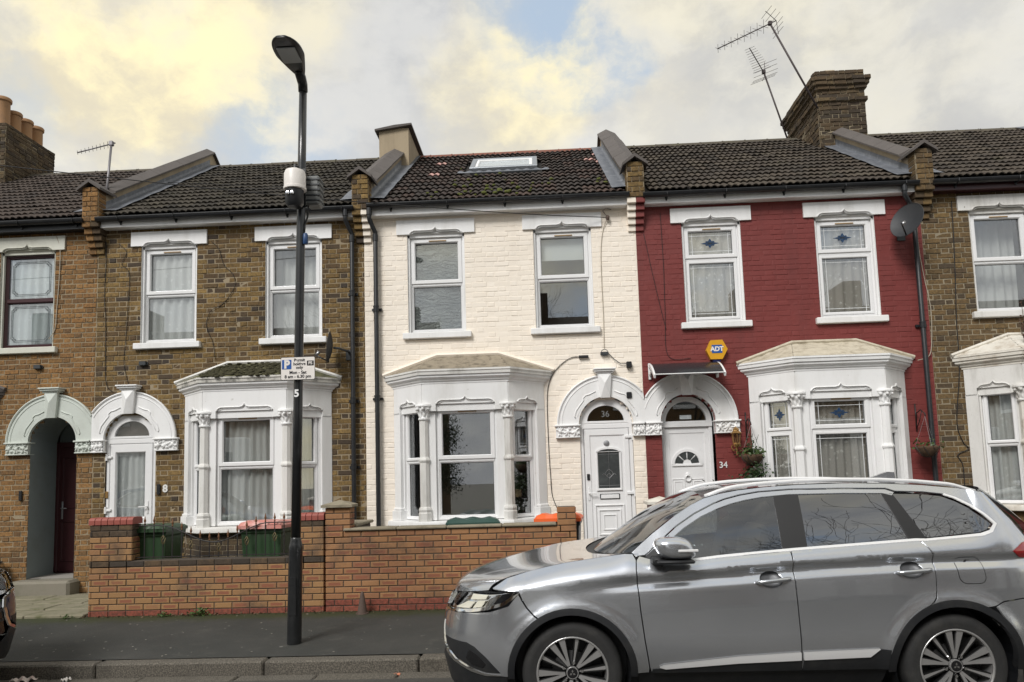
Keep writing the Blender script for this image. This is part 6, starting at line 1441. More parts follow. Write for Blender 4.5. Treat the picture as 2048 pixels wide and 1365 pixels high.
def mirror(o, parent):
    me = o.data.copy(); me.transform(Matrix.Translation((0, 2*HW, 0)) @ Matrix.Diagonal((1, -1, 1, 1))); me.flip_normals(); return link(o.name.split('.')[0], me, parent)
def arc(cx, cz, r_, a0, a1, n=14): return [(cx+r_*math.cos(R(a0+(a1-a0)*k/n)), cz+r_*math.sin(R(a0+(a1-a0)*k/n))) for k in range(n+1)]
def ztl(x0, x1, n=10, d=0.): return [(x0+(x1-x0)*k/n, smo(ZT, x0+(x1-x0)*k/n, .04)+d) for k in range(n+1)]
def carpaint(name, c, metal=.85, rough=.30):
    m, t, b = newmat(name); b.inputs['Base Color'].default_value = (*c, 1); b.inputs['Metallic'].default_value = metal; b.inputs['Roughness'].default_value = rough; b.inputs['Coat Weight'].default_value = 1.; b.inputs['Coat Roughness'].default_value = .03
    p = wpos(t); sz = t.nodes.new('ShaderNodeSeparateXYZ'); t.links.new(p, sz.inputs[0])
    low = sstep(mth('ADD', sz.outputs[2], mth('MULTIPLY', noise_n(t, 2.5, 4, .6, p), .5, tree=t), tree=t), 1.15, .45, t)      # road film on the lower panels
    bl = mth('ADD', mth('MULTIPLY', sstep(noise_n(t, 2, 4, .6, p), .40, .8, t), .06, tree=t), mth('MULTIPLY', low, .16, tree=t), tree=t)
    k = mixc(bl, c, (.15,.138,.12), t); t.links.new(k, b.inputs['Base Color']); t.links.new(mth('SUBTRACT', metal, mth('MULTIPLY', bl, .5, tree=t), tree=t), b.inputs['Metallic']); t.links.new(mth('SUBTRACT', 1., mth('MULTIPLY', low, .45, tree=t), tree=t), b.inputs['Coat Weight'])
    r_ = mth('ADD', rough-.03, mth('MULTIPLY', noise_n(t, 3, 5, .6, p), .08, tree=t), tree=t); t.links.new(r_, b.inputs['Roughness'])
    fl = noise_n(t, 2500, 1, .5, p); bump(t, b, fl, .04, .001); return m
MAT['silver'] = carpaint('silver_grey_car_paint', (.60,.62,.655), .85, .21); MAT['navy'] = carpaint('navy_car_paint', (.035,.055,.12), .6, .3)
MAT['cladding'] = plain('black_car_plastic', (.014,.015,.017), .5, dirt=.35, dirtc=(.06,.058,.052), scale=6)
MAT['tyre'] = plain('tyre_rubber', (.018,.018,.018), .8, dirt=.5, dirtc=(.055,.052,.046), scale=9, bmp=.3)
MAT['alloy'] = plain('machined_alloy', (.55,.545,.54), .30, metal=.75); MAT['alloy_dark'] = plain('dark_wheel_paint', (.006,.006,.006), .45)
MAT['trim_silver'] = plain('satin_silver_trim', (.78,.78,.78), .3, metal=.15); MAT['gloss_black'] = plain('gloss_black_trim', (.010,.010,.011), .2, coat=.3); MAT['pillar'] = plain('black_pillar_film', (.012,.012,.013), .5)
MAT['tail_red'] = plain('red_lamp_lens', (.30,.008,.010), .1, coat=1.); MAT['seat'] = plain('beige_seat', (.20,.175,.14), .85); MAT['reflector'] = plain('lamp_reflector', (.75,.75,.75), .12, metal=1.); MAT['drl'] = plain('frosted_lamp_element', (.72,.68,.56), .3); MAT['amber'] = plain('amber_lens', (.75,.42,.10), .2, coat=1.)
PAINTED = []; MAT['cup'] = plain('grey_handle_cup', (.10,.103,.11), .45, metal=.3)
fs = lambda pl: [(a if a > -.75 else -.75+(a+.75)*1.9, b) for a, b in pl]
def wheel(car, x, near=True, a0=R(44)):
    w_ = MB(); prof = [(.232, .0), (.250, -.012), (.262, -.010), (.285, -.018), (.318, -.014), (.338, .004), (WR-.004, .03), (WR, .06), (WR, .17), (WR-.004, .20), (.338, .226), (.30, .24), (.24, .235)]
    W = lambda p: (x+p[0], .035+p[2], RHZ+p[1]); w_.lathe([(r_, d) for r_, d in prof], (0, 0, 0), 56, M=W, cap=False)
    ty = w_.build('wheel', MAT['tyre'], car, auto=50)
    tr_ = MB()
    for k in range(3): tr_.lathe([(WR+.0006, .075+.035*k), (WR+.0006, .081+.035*k)], (0, 0, 0), 40, M=W, cap=False)
    tr_.build('tread_groove', MAT['black'], ty)
    r_ = MB(); r_.lathe([(.247, -.006), (.250, -.012), (.240, -.014), (.234, -.004), (.228, .05), (.222, .20)], (0, 0, 0), 56, M=W, cap=False); r_.build('rim', MAT['alloy'], ty, smooth=True)
    b = MB(); b.lathe([(.001, .10), (.215, .10)], (0, 0, 0), 40, M=W, cap=False); b.lathe([(.05, .04), (.14, .07), (.14, .10)], (0, 0, 0), 32, M=W, cap=False); b.build('brake_disc', MAT['alloy_dark'], ty)
    for k in range(5):
        base = 2*PI*k/5+a0
        for sgn in (-1, 0, 1):                                            # paired machined spokes with dark flanks
            def sp(r0, a0): return (r0*math.cos(a0), r0*math.sin(a0))
            a_in, a_out = base+sgn*.135+(0 if sgn else PI/5), base+sgn*.162+(0 if sgn else PI/5)
            for nm, mt, d, wi, wo in (('spoke', 'alloy', .0 if sgn else .012, .0105 if sgn else .006, .0225 if sgn else .0125), ('spoke_flank', 'alloy_dark', .013, .016, .030 if sgn else .022)):
                m = MB(); q = []
                for r0, aa, hw in ((.050, (a_in*.4+base*.6 if sgn else a_in), wi*.7), (.12, a_in, wi), (.238, a_out, wo)):
                    c, s2 = math.cos(aa), math.sin(aa); q.append([(r0*c-hw*-s2*-1, r0*s2-hw*c), (r0*c-hw*s2, r0*s2+hw*c)])
                pl = [(r0*math.cos(aa)+e*hw*-math.sin(aa), r0*math.sin(aa)+e*hw*math.cos(aa)) for e in (1,) for r0, aa, hw in ((.050, (a_in*.4+base*.6 if sgn else a_in), wi*.7), (.12, a_in, wi), (.238, a_out, wo))]
                pr = [(r0*math.cos(aa)-hw*-math.sin(aa), r0*math.sin(aa)-hw*math.cos(aa)) for r0, aa, hw in ((.238, a_out, wo), (.12, a_in, wi), (.050, (a_in*.4+base*.6 if sgn else a_in), wi*.7))]
                dd = lambda p: .018-.022*min(1, math.hypot(*p)/.24)+d
                top = [W((p[0], p[1], dd(p))) for p in pl+pr]; bot = [W((p[0], p[1], dd(p)+.035)) for p in pl+pr]; n = 6
                m.poly(top)
                for i in range(n): m.quad(top[i], top[(i+1) % n], bot[(i+1) % n], bot[i])
                m.build(nm, MAT[mt], ty)
        t = base+PI/5; n_ = MB(); n_.lathe([(.001, .012), (.010, .012), (.012, .018), (.012, .04)], (.068*math.cos(t), .068*math.sin(t), 0), 8, M=W, cap=False); n_.build('wheel_nut', MAT['chrome'], ty, auto=40)
    h = MB(); h.lathe([(.001, .004), (.034, .005), (.037, .010), (.037, .04)], (0, 0, 0), 28, M=W, cap=False); h.build('hub_cap', MAT['gloss_black'], ty, auto=40)
    h = MB(); h.lathe([(.036, .004), (.041, .004), (.044, .012), (.044, .03)], (0, 0, 0), 28, M=W, cap=False); h.build('hub_ring', MAT['alloy'], ty, auto=40)
    for k in range(3):                                                 # three-diamond emblem
        t = PI/2+2*PI*k/3; d_ = V((math.cos(t), math.sin(t))); e_ = V((-d_.y, d_.x)); m = MB(); m.poly([W((q.x, q.y, .002)) for q in (d_*.0015, d_*.0125+e_*.0072, d_*.0235, d_*.0125-e_*.0072)]); m.build('emblem_diamond', MAT['chrome'], ty)
    if not near: ty.location.y += 0
    return ty
def make_car():
    car = empty('parked_car', (0, 0, 0)); SV = MAT['silver']
    def pp(*a, **k): o = patch(*a, **k); PAINTED.append(o.data.name); return o
    cup = lambda xc, zc_: [(xc+.078*math.cos(2*PI*k/28), zc_+.056*math.sin(2*PI*k/28)) for k in range(28)]
    gapf = [(.477, 1.10), (.470, 1.04), (.475, .928), (.484, .77), (.506, .561), (.535, .37)]
    fd = pp('front_door', car, gapf+[(.545, .335), (1.565, .335), (1.562, .387), (1.546, .852), (1.541, 1.05)]+ztl(1.54, .50, 14), SV, holes=[cup(1.385, .951)])
    rd = pp('rear_door', car, [(1.546, 1.05), (1.551, .852), (1.568, .387), (1.571, .335), (2.142, .335)]+arc(RHX, RHZ, .447, 176, 113, 12)+[(2.447, .782), (2.468, .81), (2.482, .86), (2.487, .934), (2.488, 1.03), (2.484, 1.095), (2.468, 1.13), (2.445, 1.16)]+ztl(2.415, 1.547, 12), SV, holes=[cup(2.335, .992)])
    pp('front_fender', car, [(-.353, .905), (-.335, .86), (-.30, .80), (-.255, .752), (-.215, .722)]+arc(0, RHZ, .445, 119, 2)[1:]+[(.448, .335), (.528, .335)]+[(p[0]-.004, p[1]) for p in gapf[::-1]]+[(.455, 1.14)]+[(x, smo(ZT, x, .04)) for x in (.40, .30, .196, .08, -.026, -.14, -.249, -.35, -.439)]+[(-.50, .955), (-.545, .925)], SV)
    pp('bumper', car, fs([(-.36, .895), (-.34, .855), (-.305, .797), (-.260, .748), (-.220, .718)]+arc(0, RHZ, .445, 120, 181, 10)[1:]+[(-.448, .325), (-.60, .33), (-.76, .40), (-.85, .52), (-.875, .62), (-.875, .70), (-.84, .728), (-.78, .742), (-.56, .772), (-.43, .812)]), SV)
    patch('bumper_lip', car, [(-.45, .322), (-.455, .20), (-.75, .165), (-.93, .20), (-1.38, .20), (-1.38, .36), (-1.05, .36), (-.93, .47), (-.78, .375), (-.62, .322)], MAT['cladding'])
    patch('grille', car, [(-1.04, .50), (-1.02, .43), (-1.38, .38), (-1.38, .835), (-1.07, .835), (-1.05, .72)], MAT['gloss_black'], off=-.012)
    for k, zz in enumerate((.78, .70, .62, .54)): patch('grille_bar', car, [(-1.06, zz-.012), (-1.38, zz-.012), (-1.38, zz+.012), (-1.06, zz+.012)], MAT['chrome' if k < 2 else 'cladding'], off=.004, thick=.01)
    cpath = [(-.345, .905), (-.40, .855), (-.46, .815), (-.58, .783), (-.72, .755), (-.82, .735), (-.872, .70), (-.888, .64), (-.880, .56), (-.855, .49), (-.79, .415), (-.70, .365), (-.60, .342), (-.50, .335)]
    up_ = [(p[0]+dx, p[1]+dz) for p, (dx, dz) in zip(cpath, ((.0, .0), (-.02, .012), (-.015, .018), (-.004, .019), (-.004, .018), (-.006, .018), (-.018, .012), (-.022, 0), (-.02, -.004), (-.018, -.010), (-.012, -.014), (-.006, -.016), (-.002, -.014), (.0, -.004)))]
    patch('chrome_sweep', car, fs(cpath+up_[::-1]), MAT['chrome'], off=.006, gap=0, res=.06)
    patch('fog_recess', car, fs([(-.842, .545), (-.74, .548), (-.68, .525), (-.60, .46), (-.50, .352), (-.60, .352), (-.70, .378), (-.78, .425), (-.835, .49)]), MAT['cladding'], off=.003, gap=0); patch('fog_lamp', car, [(-.72, .50), (-.66, .47), (-.60, .41), (-.62, .385), (-.70, .40), (-.745, .44)], MAT['gloss_black'], off=.006, gap=0)
    patch('washer_cover', car, fs([(-.85, .70), (-.79, .715), (-.775, .69), (-.80, .665), (-.845, .66)]), SV, off=.003, gap=0, thick=.004)
    hl = [(-.905, .745), (-.885, .80), (-.845, .892), (-.72, .900), (-.56, .907), (-.375, .910), (-.43, .838), (-.50, .806), (-.60, .788), (-.80, .757)]
    patch('headlight_housing', car, fs(hl), MAT['reflector'], off=-.035, gap=.004, thick=.0); hlo = patch('headlight', car, fs(hl), MAT['lens'], off=.004, gap=.001, thick=.03)
    for q in ([(-.86, .80), (-.80, .885), (-.76, .885), (-.81, .78)], [(-.55, .82), (-.47, .893), (-.40, .897), (-.455, .835)]): patch('lamp_cell', car, fs(q), MAT['gloss_black'], off=-.022, gap=0, thick=.01)
    for q in ([(-.80, .772), (-.74, .83), (-.685, .83), (-.73, .785)], [(-.70, .79), (-.66, .84), (-.60, .845), (-.635, .80)], [(-.72, .845), (-.70, .885), (-.58, .89), (-.60, .855)]): patch('daylight_strip', car, fs(q), MAT['drl'], off=-.016, gap=0, thick=.01)
    side = [(.448, 1.150), (.52, 1.208), (.60, 1.270), (.772, 1.388), (.90, 1.462), (1.0, 1.507), (1.12, 1.538), (1.26, 1.560), (1.45, 1.577), (1.7, 1.588), (2.0, 1.590), (2.3, 1.580), (2.55, 1.562), (2.80, 1.532), (3.00, 1.490), (3.10, 1.44), (3.20, 1.355), (3.27, 1.27), (3.33, 1.16), (3.36, 1.0), (3.37, .80), (3.20, .795), (3.052, .790), (2.92, .775), (2.861, .748), (2.80, .74)]
    rarc = arc(RHX, RHZ, .447, 62, 111, 10)
    side += rarc+[(2.453, .778), (2.474, .807), (2.488, .858), (2.493, .934), (2.494, 1.03), (2.490, 1.097), (2.474, 1.133), (2.45, 1.163), (2.42, 1.196), (2.483, 1.199), (2.68, 1.208), (2.85, 1.222), (2.905, 1.25), (2.945, 1.287), (2.90, 1.34), (2.83, 1.41), (2.76, 1.458), (2.674, 1.497), (2.55, 1.515), (2.36, 1.525), (2.30, 1.547), (2.0, 1.556), (1.629, 1.560), (1.405, 1.549), (1.268, 1.530), (1.15, 1.503), (1.067, 1.474), (.92, 1.407), (.778, 1.322), (.65, 1.222), (.54, 1.130), (.48, 1.125)]
    pp('side_body', car, side, SV, gap=.002)
    frm_o = [(.545, 1.128), (.655, 1.218), (.782, 1.316), (.923, 1.400), (1.069, 1.467), (1.152, 1.496), (1.270, 1.523), (1.405, 1.542), (1.629, 1.553), (2.0, 1.549), (2.295, 1.540), (2.352, 1.518)]
    frm_i = [(.60, 1.128), (.70, 1.210), (.83, 1.306), (.96, 1.382), (1.10, 1.440), (1.19, 1.468), (1.30, 1.492), (1.42, 1.510), (1.629, 1.524), (2.0, 1.522), (2.270, 1.513), (2.330, 1.495)]
    pp('door_frame', car, frm_o+frm_i[::-1], SV, off=-.004, gap=.001)
    patch('front_door_glass', car, [(.72, 1.092), (.735, 1.235), (.83, 1.302), (.96, 1.378), (1.10, 1.436), (1.19, 1.464), (1.30, 1.488), (1.42, 1.506), (1.505, 1.512), (1.495, 1.14)]+ztl(1.48, .74, 8, .006), MAT['glass_car'], off=-.012, gap=0, thick=0)
    patch('rear_door_glass', car, [(1.66, 1.155), (1.675, 1.518), (2.0, 1.518), (2.262, 1.510), (2.365, 1.195)]+ztl(2.34, 1.68, 8, .006), MAT['glass_tint'], off=-.012, gap=0, thick=0)
    patch('quarter_glass', car, [(2.33, 1.507), (2.52, 1.500), (2.66, 1.482), (2.745, 1.444), (2.815, 1.398), (2.925, 1.286), (2.89, 1.252), (2.84, 1.234), (2.68, 1.222), (2.47, 1.206)], MAT['glass_tint'], off=-.006, gap=0, thick=0)
    patch('centre_pillar', car, [(1.492, 1.142), (1.503, 1.515), (1.60, 1.523), (1.68, 1.520), (1.663, 1.152), (1.58, 1.148)], MAT['pillar'], off=-.006, gap=0); patch('rear_pillar', car, [(2.362, 1.192), (2.258, 1.512), (2.335, 1.508), (2.474, 1.205)], MAT['pillar'], off=-.004, gap=0)
    patch('mirror_sail', car, [(.535, 1.100), (.545, 1.125), (.725, 1.262), (.735, 1.09), (.62, 1.095)], MAT['cladding'], off=-.002, gap=0)
    belt = ztl(.74, 2.40, 22, .010); patch('belt_trim', car, belt+[(2.47, 1.197), (2.68, 1.212), (2.84, 1.225), (2.905, 1.246), (2.942, 1.287), (2.895, 1.345), (2.83, 1.408), (2.745, 1.462), (2.68, 1.488), (2.685, 1.498), (2.755, 1.470), (2.842, 1.416), (2.91, 1.352), (2.962, 1.287), (2.92, 1.232), (2.85, 1.208), (2.68, 1.197), (2.47, 1.183)]+[(p[0], p[1]-.016) for p in belt[::-1]], MAT['trim_silver'], off=.004, gap=0, thick=.012)
    patch('door_moulding', car, [(.60, .378), (.63, .392), (1.139, .443), (1.553, .464), (1.556, .412), (1.136, .399), (.64, .366)], MAT['trim_silver'], off=.016, gap=0); patch('door_moulding', car, [(1.572, .465), (2.080, .478), (2.015, .426), (1.575, .413)], MAT['trim_silver'], off=.016, gap=0)
    patch('door_cladding', car, [(.545, .335), (.552, .360), (1.136, .396), (1.561, .410), (1.568, .335)], MAT['cladding'], off=.008, gap=.001); patch('door_cladding', car, [(1.572, .335), (1.574, .410), (2.03, .425), (2.09, .475), (2.150, .47), (2.140, .335)], MAT['cladding'], off=.008, gap=.001)
    patch('sill_panel', car, [(.455, .33), (.47, .19), (2.12, .19), (2.14, .33)], MAT['cladding'], off=-.02, gap=.001)
    for hx in (0, RHX): patch('wheel_arch_trim', car, arc(hx, RHZ, .448, -4, 184, 26)+arc(hx, RHZ, .402, 184, -4, 26), MAT['cladding'], off=.006, gap=0, thick=.05)
    pp('rear_bumper', car, [(2.865, .742), (2.925, .769), (3.05, .784), (3.37, .79), (3.9, .79), (3.9, .40), (3.3, .40), (3.04, .345)]+arc(RHX, RHZ, .445, 0, 50, 8)[:0]+[(3.036, .36), (3.02, .48), (2.96, .60), (2.90, .68)], SV); patch('rear_bumper_lip', car, [(3.04, .34), (3.3, .395), (3.9, .395), (3.9, .2), (3.1, .2)], MAT['cladding'])
    patch('tail_lamp', car, [(3.025, 1.105), (3.12, 1.155), (3.34, 1.18), (3.36, 1.03), (3.20, 1.04), (3.07, 1.065)], MAT['tail_red'], off=.012, gap=0); pp('tailgate', car, [(3.35, .80), (3.345, 1.02), (3.36, 1.19), (3.9, 1.19), (3.9, .80)], SV)
    # bonnet, windscreen, roof and rear window span the full width
    def span(name, E, C, mat, n=30, nb=24, bow=2.2, crown=.0, off=0., painted=False):
        def lerp(L_, a): k = a*(len(L_)-1); i = min(int(k), len(L_)-2); t = k-i; p0, p1, p2, p3 = V(L_[max(i-1, 0)]), V(L_[i]), V(L_[i+1]), V(L_[min(i+2, len(L_)-1)]); return .5*((2*p1)+(p2-p0)*t+(2*p0-5*p1+4*p2-p3)*t*t+(3*p1-p0-3*p2+p3)*t**3)
        m = MB()
        def fn(a, b):
            bb = abs(b*2-1); e, c = lerp(E, a), lerp(C, a); k = 1-bb; w_ = 1-(1-k)**bow
            x = e.x+(c.x-e.x)*w_; z = e.z+(c.z-e.z)*w_+crown*math.sin(PI*min(1, k))*0; v = e.y+(c.y-e.y)*k; v = v if b < .5 else 2*HW-v
            return (x, v, z-off)
        m.grid(fn, n, nb); o = m.build(name, mat, car, smooth=True)
        if painted: PAINTED.append(o.data.name)
        return o
    E = [(-.575, .150, .905), (-.535, .133, .950), (-.439, .124, .994), (-.249, .120, 1.044), (-.026, .119, 1.088), (.196, .121, 1.116), (.425, .128, 1.146)]
    C = [(-.893, .86, .842), (-.85, .86, .905), (-.73, .86, .962), (-.50, .86, 1.018), (-.22, .86, 1.058), (.02, .86, 1.082), (.17, .86, 1.098)]
    span('bonnet', E, C, SV, bow=2.6, painted=True)
    span('bonnet_lip', [(-.575, .150, .905), (-.570, .155, .885)], [(-.893, .86, .842), (-.885, .86, .815)], MAT['gloss_black'], n=2, bow=2.6)
    span('scuttle', [(.425, .13, 1.140), (.47, .20, 1.135)], [(.17, .86, 1.090), (.30, .86, 1.085)], MAT['cladding'], n=3, bow=2.2)
    A = [(.45, .145, 1.146), (.60, .185, 1.268), (.772, .235, 1.386), (.90, .275, 1.456), (1.005, .30, 1.507)]
    Cw = [(.235, .86, 1.095), (.44, .86, 1.238), (.66, .86, 1.385), (.86, .86, 1.478), (1.03, .86, 1.547)]
    span('windscreen', A, Cw, MAT['glass_car'], bow=2.0)
    Er = [(1.005, .30, 1.508), (1.12, .305, 1.539), (1.26, .305, 1.562), (1.45, .31, 1.579), (1.7, .31, 1.590), (2.0, .31, 1.592), (2.3, .31, 1.582), (2.55, .31, 1.564), (2.80, .32, 1.534), (3.0, .34, 1.492)]
    Cr = [(1.03, .86, 1.548), (1.16, .86, 1.572), (1.30, .86, 1.588), (1.5, .86, 1.600), (1.75, .86, 1.608), (2.0, .86, 1.609), (2.3, .86, 1.601), (2.6, .86, 1.584), (2.9, .86, 1.555), (3.2, .86, 1.505)]
    span('roof', Er, Cr, SV, bow=1.8, painted=True)
    span('rear_window', [(3.0, .345, 1.508), (3.10, .33, 1.44), (3.20, .30, 1.355), (3.28, .27, 1.26), (3.34, .24, 1.17)], [(3.19, .86, 1.530), (3.27, .86, 1.46), (3.35, .86, 1.37), (3.42, .86, 1.28), (3.46, .86, 1.18)], MAT['glass_tint'], n=6)
    m = MB(); m.box(-.60, 3.0, .30, 2*HW-.30, .20, .80); m.box(-.3, .42, .3, 2*HW-.3, .80, 1.0); m.build('underbody_light_block', MAT['black'], car)  # black core boxes hidden inside the body, added to block light
    m = MB(); m.box(.45, 3.1, .14, 2*HW-.14, .86, .89); m.cbox(.40, .78, .17, 2*HW-.17, .86, 1.07, .04); m.build('dashboard', MAT['cladding'], car)
    for hx in (0, RHX):
        for sd_ in (0, 1):
            m = MB(); v0, v1 = (.03, .34) if sd_ == 0 else (2*HW-.34, 2*HW-.03); m.tube([(hx, v0+.005, RHZ), (hx, v1, RHZ)], .402, 40, cap=False); m.lathe([(.001, 0), (.402, 0)], (0, 0, 0), 40, M=lambda p: (hx+p[0], v1 if sd_ == 0 else v0, RHZ+p[1]), cap=False); m.build('wheel_well', MAT['black'], car)
    for sx_, vv in ((1.10, .50), (1.10, 1.22), (1.95, .48), (1.95, .86), (1.95, 1.24)):
        m = MB(); m.cbox(sx_-.25, sx_+.25, vv-.23, vv+.23, .80, .95, .05); m.cbox(0, .13, vv-.22, vv+.22, .90, 1.30, .05, M=lambda p: (sx_+.16+p[0]+.28*(p[2]-.9), p[1], p[2])); m.cbox(0, .09, vv-.12, vv+.12, 1.32, 1.47, .04, M=lambda p: (sx_+.19+p[0]+.28*(p[2]-.9), p[1], p[2])); m.build('seat', MAT['seat'], car, auto=40)
    m = MB(); m.tube([(.86+.05*math.sin(t)*0, 1.22+.17*math.cos(t), 1.09+.16*math.sin(t)) for t in [2*PI*k/24 for k in range(25)]], .015, 6); m.build('steering_wheel', MAT['cladding'], car, smooth=True)
    for sd_ in (0, 1):                                                 # mirrors, handles, rails
        fl_ = (lambda p: p) if sd_ == 0 else (lambda p: (p[0], 2*HW-p[1], p[2]))
        m = MB()
        def mir(a, b):
            t, f_ = 2*PI*b, PI*a; sq = lambda q, e: math.copysign(abs(q)**e, q); r_ = math.sin(f_)**.55
            y = -.045+.095*-math.cos(f_); zz = 1.185+.082*r_*sq(math.sin(t), .75)*(1.0 if math.sin(t) > 0 else .9); xx = .728+.135*r_*sq(math.cos(t), .7)-.03*(zz-1.18)/.08
            return fl_((xx, y, zz))
        m.grid(mir, 14, 32); mo_ = m.build('mirror', SV, car, smooth=True); PAINTED.append(mo_.data.name)
        m = MB(); m.cbox(.60, .85, -.125, .03, 1.088, 1.112, .010, M=fl_); m.cbox(.575, .66, -.05, .16, 1.075, 1.125, .012, M=fl_); m.build('mirror_base', MAT['cladding'], mo_, auto=40)
        m = MB(); m.cbox(.735, .868, -.150, -.135, 1.168, 1.186, .004, M=fl_); m.build('mirror_indicator', MAT['trim_silver'], mo_)
        for (x0, x1, z0, z1) in ((1.275, 1.515, .938, .957), (2.225, 2.462, .980, .996)):
            xc, zc_ = x0+.11, (z0+z1)/2+.004
            m = MB(); m.lathe([(.0795, .0), (.074, .012), (.060, .026), (.035, .036), (.001, .040)], (0, 0, 0), 28, M=lambda p: fl_((xc+p[0], S(xc+p[0], zc_+p[1]*.718)+p[2], zc_+p[1]*.718)), cap=False); m.build('handle_cup', MAT['cup'], car, smooth=True)
            m = MB(); pts = []
            for k in range(13): t = k/12; x_ = x0+(x1-x0)*t; z_ = z0+(z1-z0)*t; pts.append(fl_((x_, S(x_, z_)-.008-.028*math.sin(PI*min(1, t*1.1))**.6, z_)))
            m.tube(pts, [.008]+[.0145]*11+[.011], 10); ho = m.build('door_handle', SV, car, smooth=True); PAINTED.append(ho.data.name)
        m = MB(); pts = [fl_((x_, .335, itp([(p[0], p[2]) for p in Er], x_)+.006+.018*sst(1.02, 1.25, x_)*(1-sst(2.80, 2.98, x_)))) for x_ in [1.03+1.95*k/40 for k in range(41)]]
        m.tube(pts, .014, 8); m.build('roof_rail', MAT['trim_silver'], car, smooth=True)
        for w_ in (0, 1):
            pass
    fl2 = rrect(.085, .085, .045); patch('fuel_flap', car, [(2.724+u+z*-.12, .983+z) for u, z in fl2], SV, off=.0015, gap=0, thick=.010, both=False)
    fl3 = rrect(.0895, .0895, .048); patch('fuel_flap_gap', car, [(2.724+u+z*-.12, .983+z) for u, z in fl3], MAT['gloss_black'], off=.0006, gap=0, thick=.0, both=False)
    m = MB(); m.prism([(2.42, 1.598), (2.66, 1.580), (2.65, 1.650), (2.60, 1.655)], lambda p: (p[0], p[1], p[2]), HW-.02, HW+.02); m.build('roof_antenna', SV, car)
    for (a, b) in (((.30, 1.16, 1.10), (.42, .55, 1.165)), ((.30, .70, 1.10), (.52, .30, 1.17))): m = MB(); m.tube([a, ((a[0]+b[0])/2-.02, (a[1]+b[1])/2, (a[2]+b[2])/2+.02), b], .008, 6); m.build('wiper', MAT['black'], car, smooth=True)
    for x in (0, RHX):
        a = wheel(car, x, a0=R(44) if x == 0 else R(90))
        b = a.copy(); b.data = a.data.copy(); col.objects.link(b); b.parent = car; b.location = V((0, 0, 0)); b.matrix_local = Matrix.Translation((0, 2*HW, 0)) @ Matrix.Diagonal((1, -1, 1, 1))
        for ch in list(a.children): c = ch.copy(); col.objects.link(c); c.parent = b
    return car
car = make_car(); tag(car, 'silver grey SUV with chrome trim and roof rails parked at the kerb', 'car', 'cars parked along the kerb')
def copy_tree(o, parent=None):
    c = o.copy(); col.objects.link(c); c.parent = parent
    for ch in list(o.children): copy_tree(ch, c)
    return c
nav = copy_tree(car); nav['label'] = 'dark navy blue car parked nose to nose with the silver SUV'
def repaint(o):
    if o.data and o.data.name in PAINTED or (o.data and any(m_ == MAT['silver'] for m_ in o.data.materials)):
        for s_ in o.material_slots: s_.link = 'OBJECT'; s_.material = MAT['navy']
    elif o.name.startswith('daylight_strip'):
        for s_ in o.material_slots: s_.link = 'OBJECT'; s_.material = MAT['amber']
    for ch in o.children: repaint(ch)
repaint(nav)
car.location = (.1454, -5.60, .06); WL[car.name] = V(car.location)
nav.location = (-5.83, -5.45, .055); nav.scale = (-1, 1, 1.06)
# ------------------------------------------------------------------ across the street: what the windows and the car paint reflect
rn = random.Random(77)
MAT['bark'] = plain('dark_bark', (.035,.028,.022), .95, dirt=.5, dirtc=(.06,.06,.035), scale=9, bmp=.8)
def bare_tree(x, y, seed, hgt=8.5):
    rn = random.Random(seed); t = tag(empty('street_tree', (x, y, .09)), 'bare winter street tree on the pavement across the road', 'tree', 'street trees across the road')
    tr = MB(); br = MB(); cnt = [0]
    def grow(mb, p, d, l_, r_, depth):
        n = 5; pts = [p]; dd = d.copy(); rad = [r_]
        for k in range(n):
            dd = (dd+V((rn.gauss(0, .13), rn.gauss(0, .13), rn.gauss(.03, .08)))).normalized(); p = p+dd*l_/n; pts.append(p); rad.append(max(.0035, r_*(1-.55*(k+1)/n)))
        mb.tube(pts, rad, 7 if depth < 2 else (5 if depth < 4 else 3), cap=False); cnt[0] += 1
        if depth >= 6 or cnt[0] > 2600: return
        for k in range(3 if depth < 5 else 2):
            q = pts[rn.choice((2, 3, 4, 5))] if k else pts[-1]; ang = rn.uniform(.3, .95); ax = dd.cross(V((rn.gauss(0, 1), rn.gauss(0, 1), rn.gauss(0, 1)))).normalized()
            grow(br, q, Matrix.Rotation(ang, 3, ax) @ dd, l_*rn.uniform(.58, .82), max(.004, rad[-1]*rn.uniform(.6, .85)), depth+1)
    grow(tr, V((x, y, .05)), V((rn.uniform(-.08, .08), rn.uniform(-.05, .1), 1)), hgt*.34, .17, 0)
    tr.build('trunk', MAT['bark'], t, smooth=True); br.build('branches', MAT['bark'], t, smooth=True); return t
for i, (x, y) in enumerate(((-7.5, -13.4), (1.0, -13.6), (5.0, -13.4), (10.5, -13.4))): bare_tree(x, y, 40+i)
MAT['opp1'] = brick_mat('far_stock_brick', [(0,(.20,.12,.055)),(.5,(.26,.16,.07)),(1,(.16,.10,.05))], .4); MAT['opp2'] = plain('far_white_render', (.62,.60,.56), .8, dirt=.3, dirtc=(.4,.37,.32), scale=2)
MAT['far_pane'] = plain('far_window_pane', (.16,.17,.175), .08)
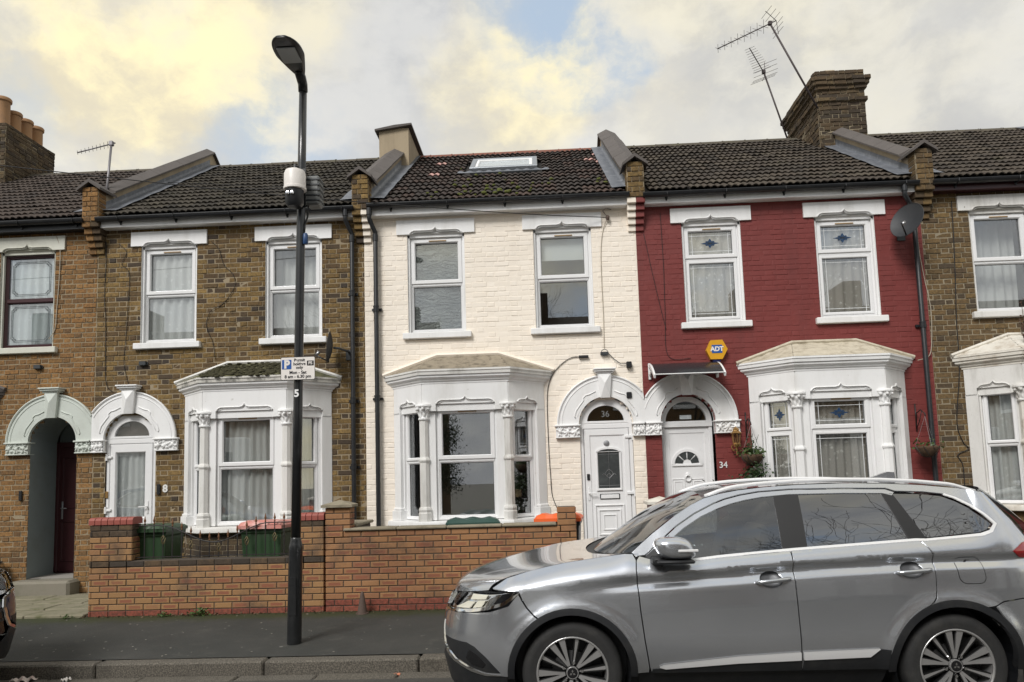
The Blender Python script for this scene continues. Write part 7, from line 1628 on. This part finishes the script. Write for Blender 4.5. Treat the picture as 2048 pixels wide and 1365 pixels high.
def far_house(k):
    x0, x1 = -20.7+4.14*k, -20.7+4.14*(k+1); y = -15.2; h = tag(empty('far_house', ((x0+x1)/2, y, .09)), 'plain terraced house on the opposite side of the road', 'house', 'houses across the road'); mt = MAT['opp2'] if k in (1, 8) else MAT['opp1']
    m = MB(); m.box(x0, x1, y-7, y, .0, 5.8); m.build('wall', mt, h)
    m = MB(); m.poly([(x0, y+.2, 5.78), (x1, y+.2, 5.78), (x1, y-3.5, 8.1), (x0, y-3.5, 8.1)]); m.poly([(x0, y-3.5, 8.1), (x1, y-3.5, 8.1), (x1, y-7.1, 5.8), (x0, y-7.1, 5.8)]); m.poly([(x0+.001, y+.2, 5.78), (x0+.001, y-3.5, 8.1), (x0+.001, y-7.1, 5.8)]); m.build('roof', MAT['tile_r'], h)
    m = MB(); m.cbox(x0-.35, x0+.35, y-4.4, y-2.9, 7, 9.0, .02); m.build('chimney', MAT['brick_ch'], h)
    for xx in (x0+1.0, x0+3.0):
        m = MB(); m.cbox(xx-.5, xx+.5, y-.02, y+.05, 3.9, 5.5, .01); f = m.build('window', MAT['upvc'], h); m = MB(); m.box(xx-.38, xx+.38, y+.04, y+.058, 4.05, 5.38); m.build('pane', MAT['far_pane'], f)
    m = MB(); M2 = lambda p: (p[0], 2*y-p[1], p[2]); bc = x0+1.2
    m.cbox(bc-1.0, bc+1.0, y-.1, y+.55, .1, 3.3, .05); b = m.build('bay', MAT['white'], h); m = MB(); m.box(bc-.6, bc+.6, y+.54, y+.56, 1.3, 2.8); m.build('bay_pane', MAT['far_pane'], b)
    m = MB(); m.cbox(x0+3.0, x0+3.8, y-.02, y+.04, .3, 2.5, .02); m.build('door', MAT['maroon'], h)
for k in range(10):
    if k != 4: far_house(k)

ev = tag(empty('evergreen_tree', (-3.5, -12.9, .09)), 'dense dark evergreen tree on the pavement across the road', 'tree'); rn = random.Random(91); m = MB(); tk = MB()
tk.tube([(-3.5, -12.9, .05), (-3.48, -12.9, 1.2), (-3.52, -12.88, 2.6), (-3.5, -12.9, 4.4)], [.12, .11, .08, .03], 8)
for k in range(46):
    a, z = rn.uniform(0, 2*PI), rn.uniform(1.5, 5.0); r_ = 1.0*(1-abs(z-3.0)/2.5)**.6*rn.uniform(.45, 1.05); c = (-3.5+r_*math.cos(a), -12.9+r_*math.sin(a), z); leaves(m, c, (.20, .20, .18), 260, .06, rn)
    tk.tube([(-3.5, -12.9, z-.5), ((-3.5+c[0])/2, (-12.9+c[1])/2, z-.15), c], [.03, .02, .008], 5)
tk.build('trunk', MAT['bark'], ev, smooth=True); stuff(m.build('crown', MAT['leaf2'], ev))
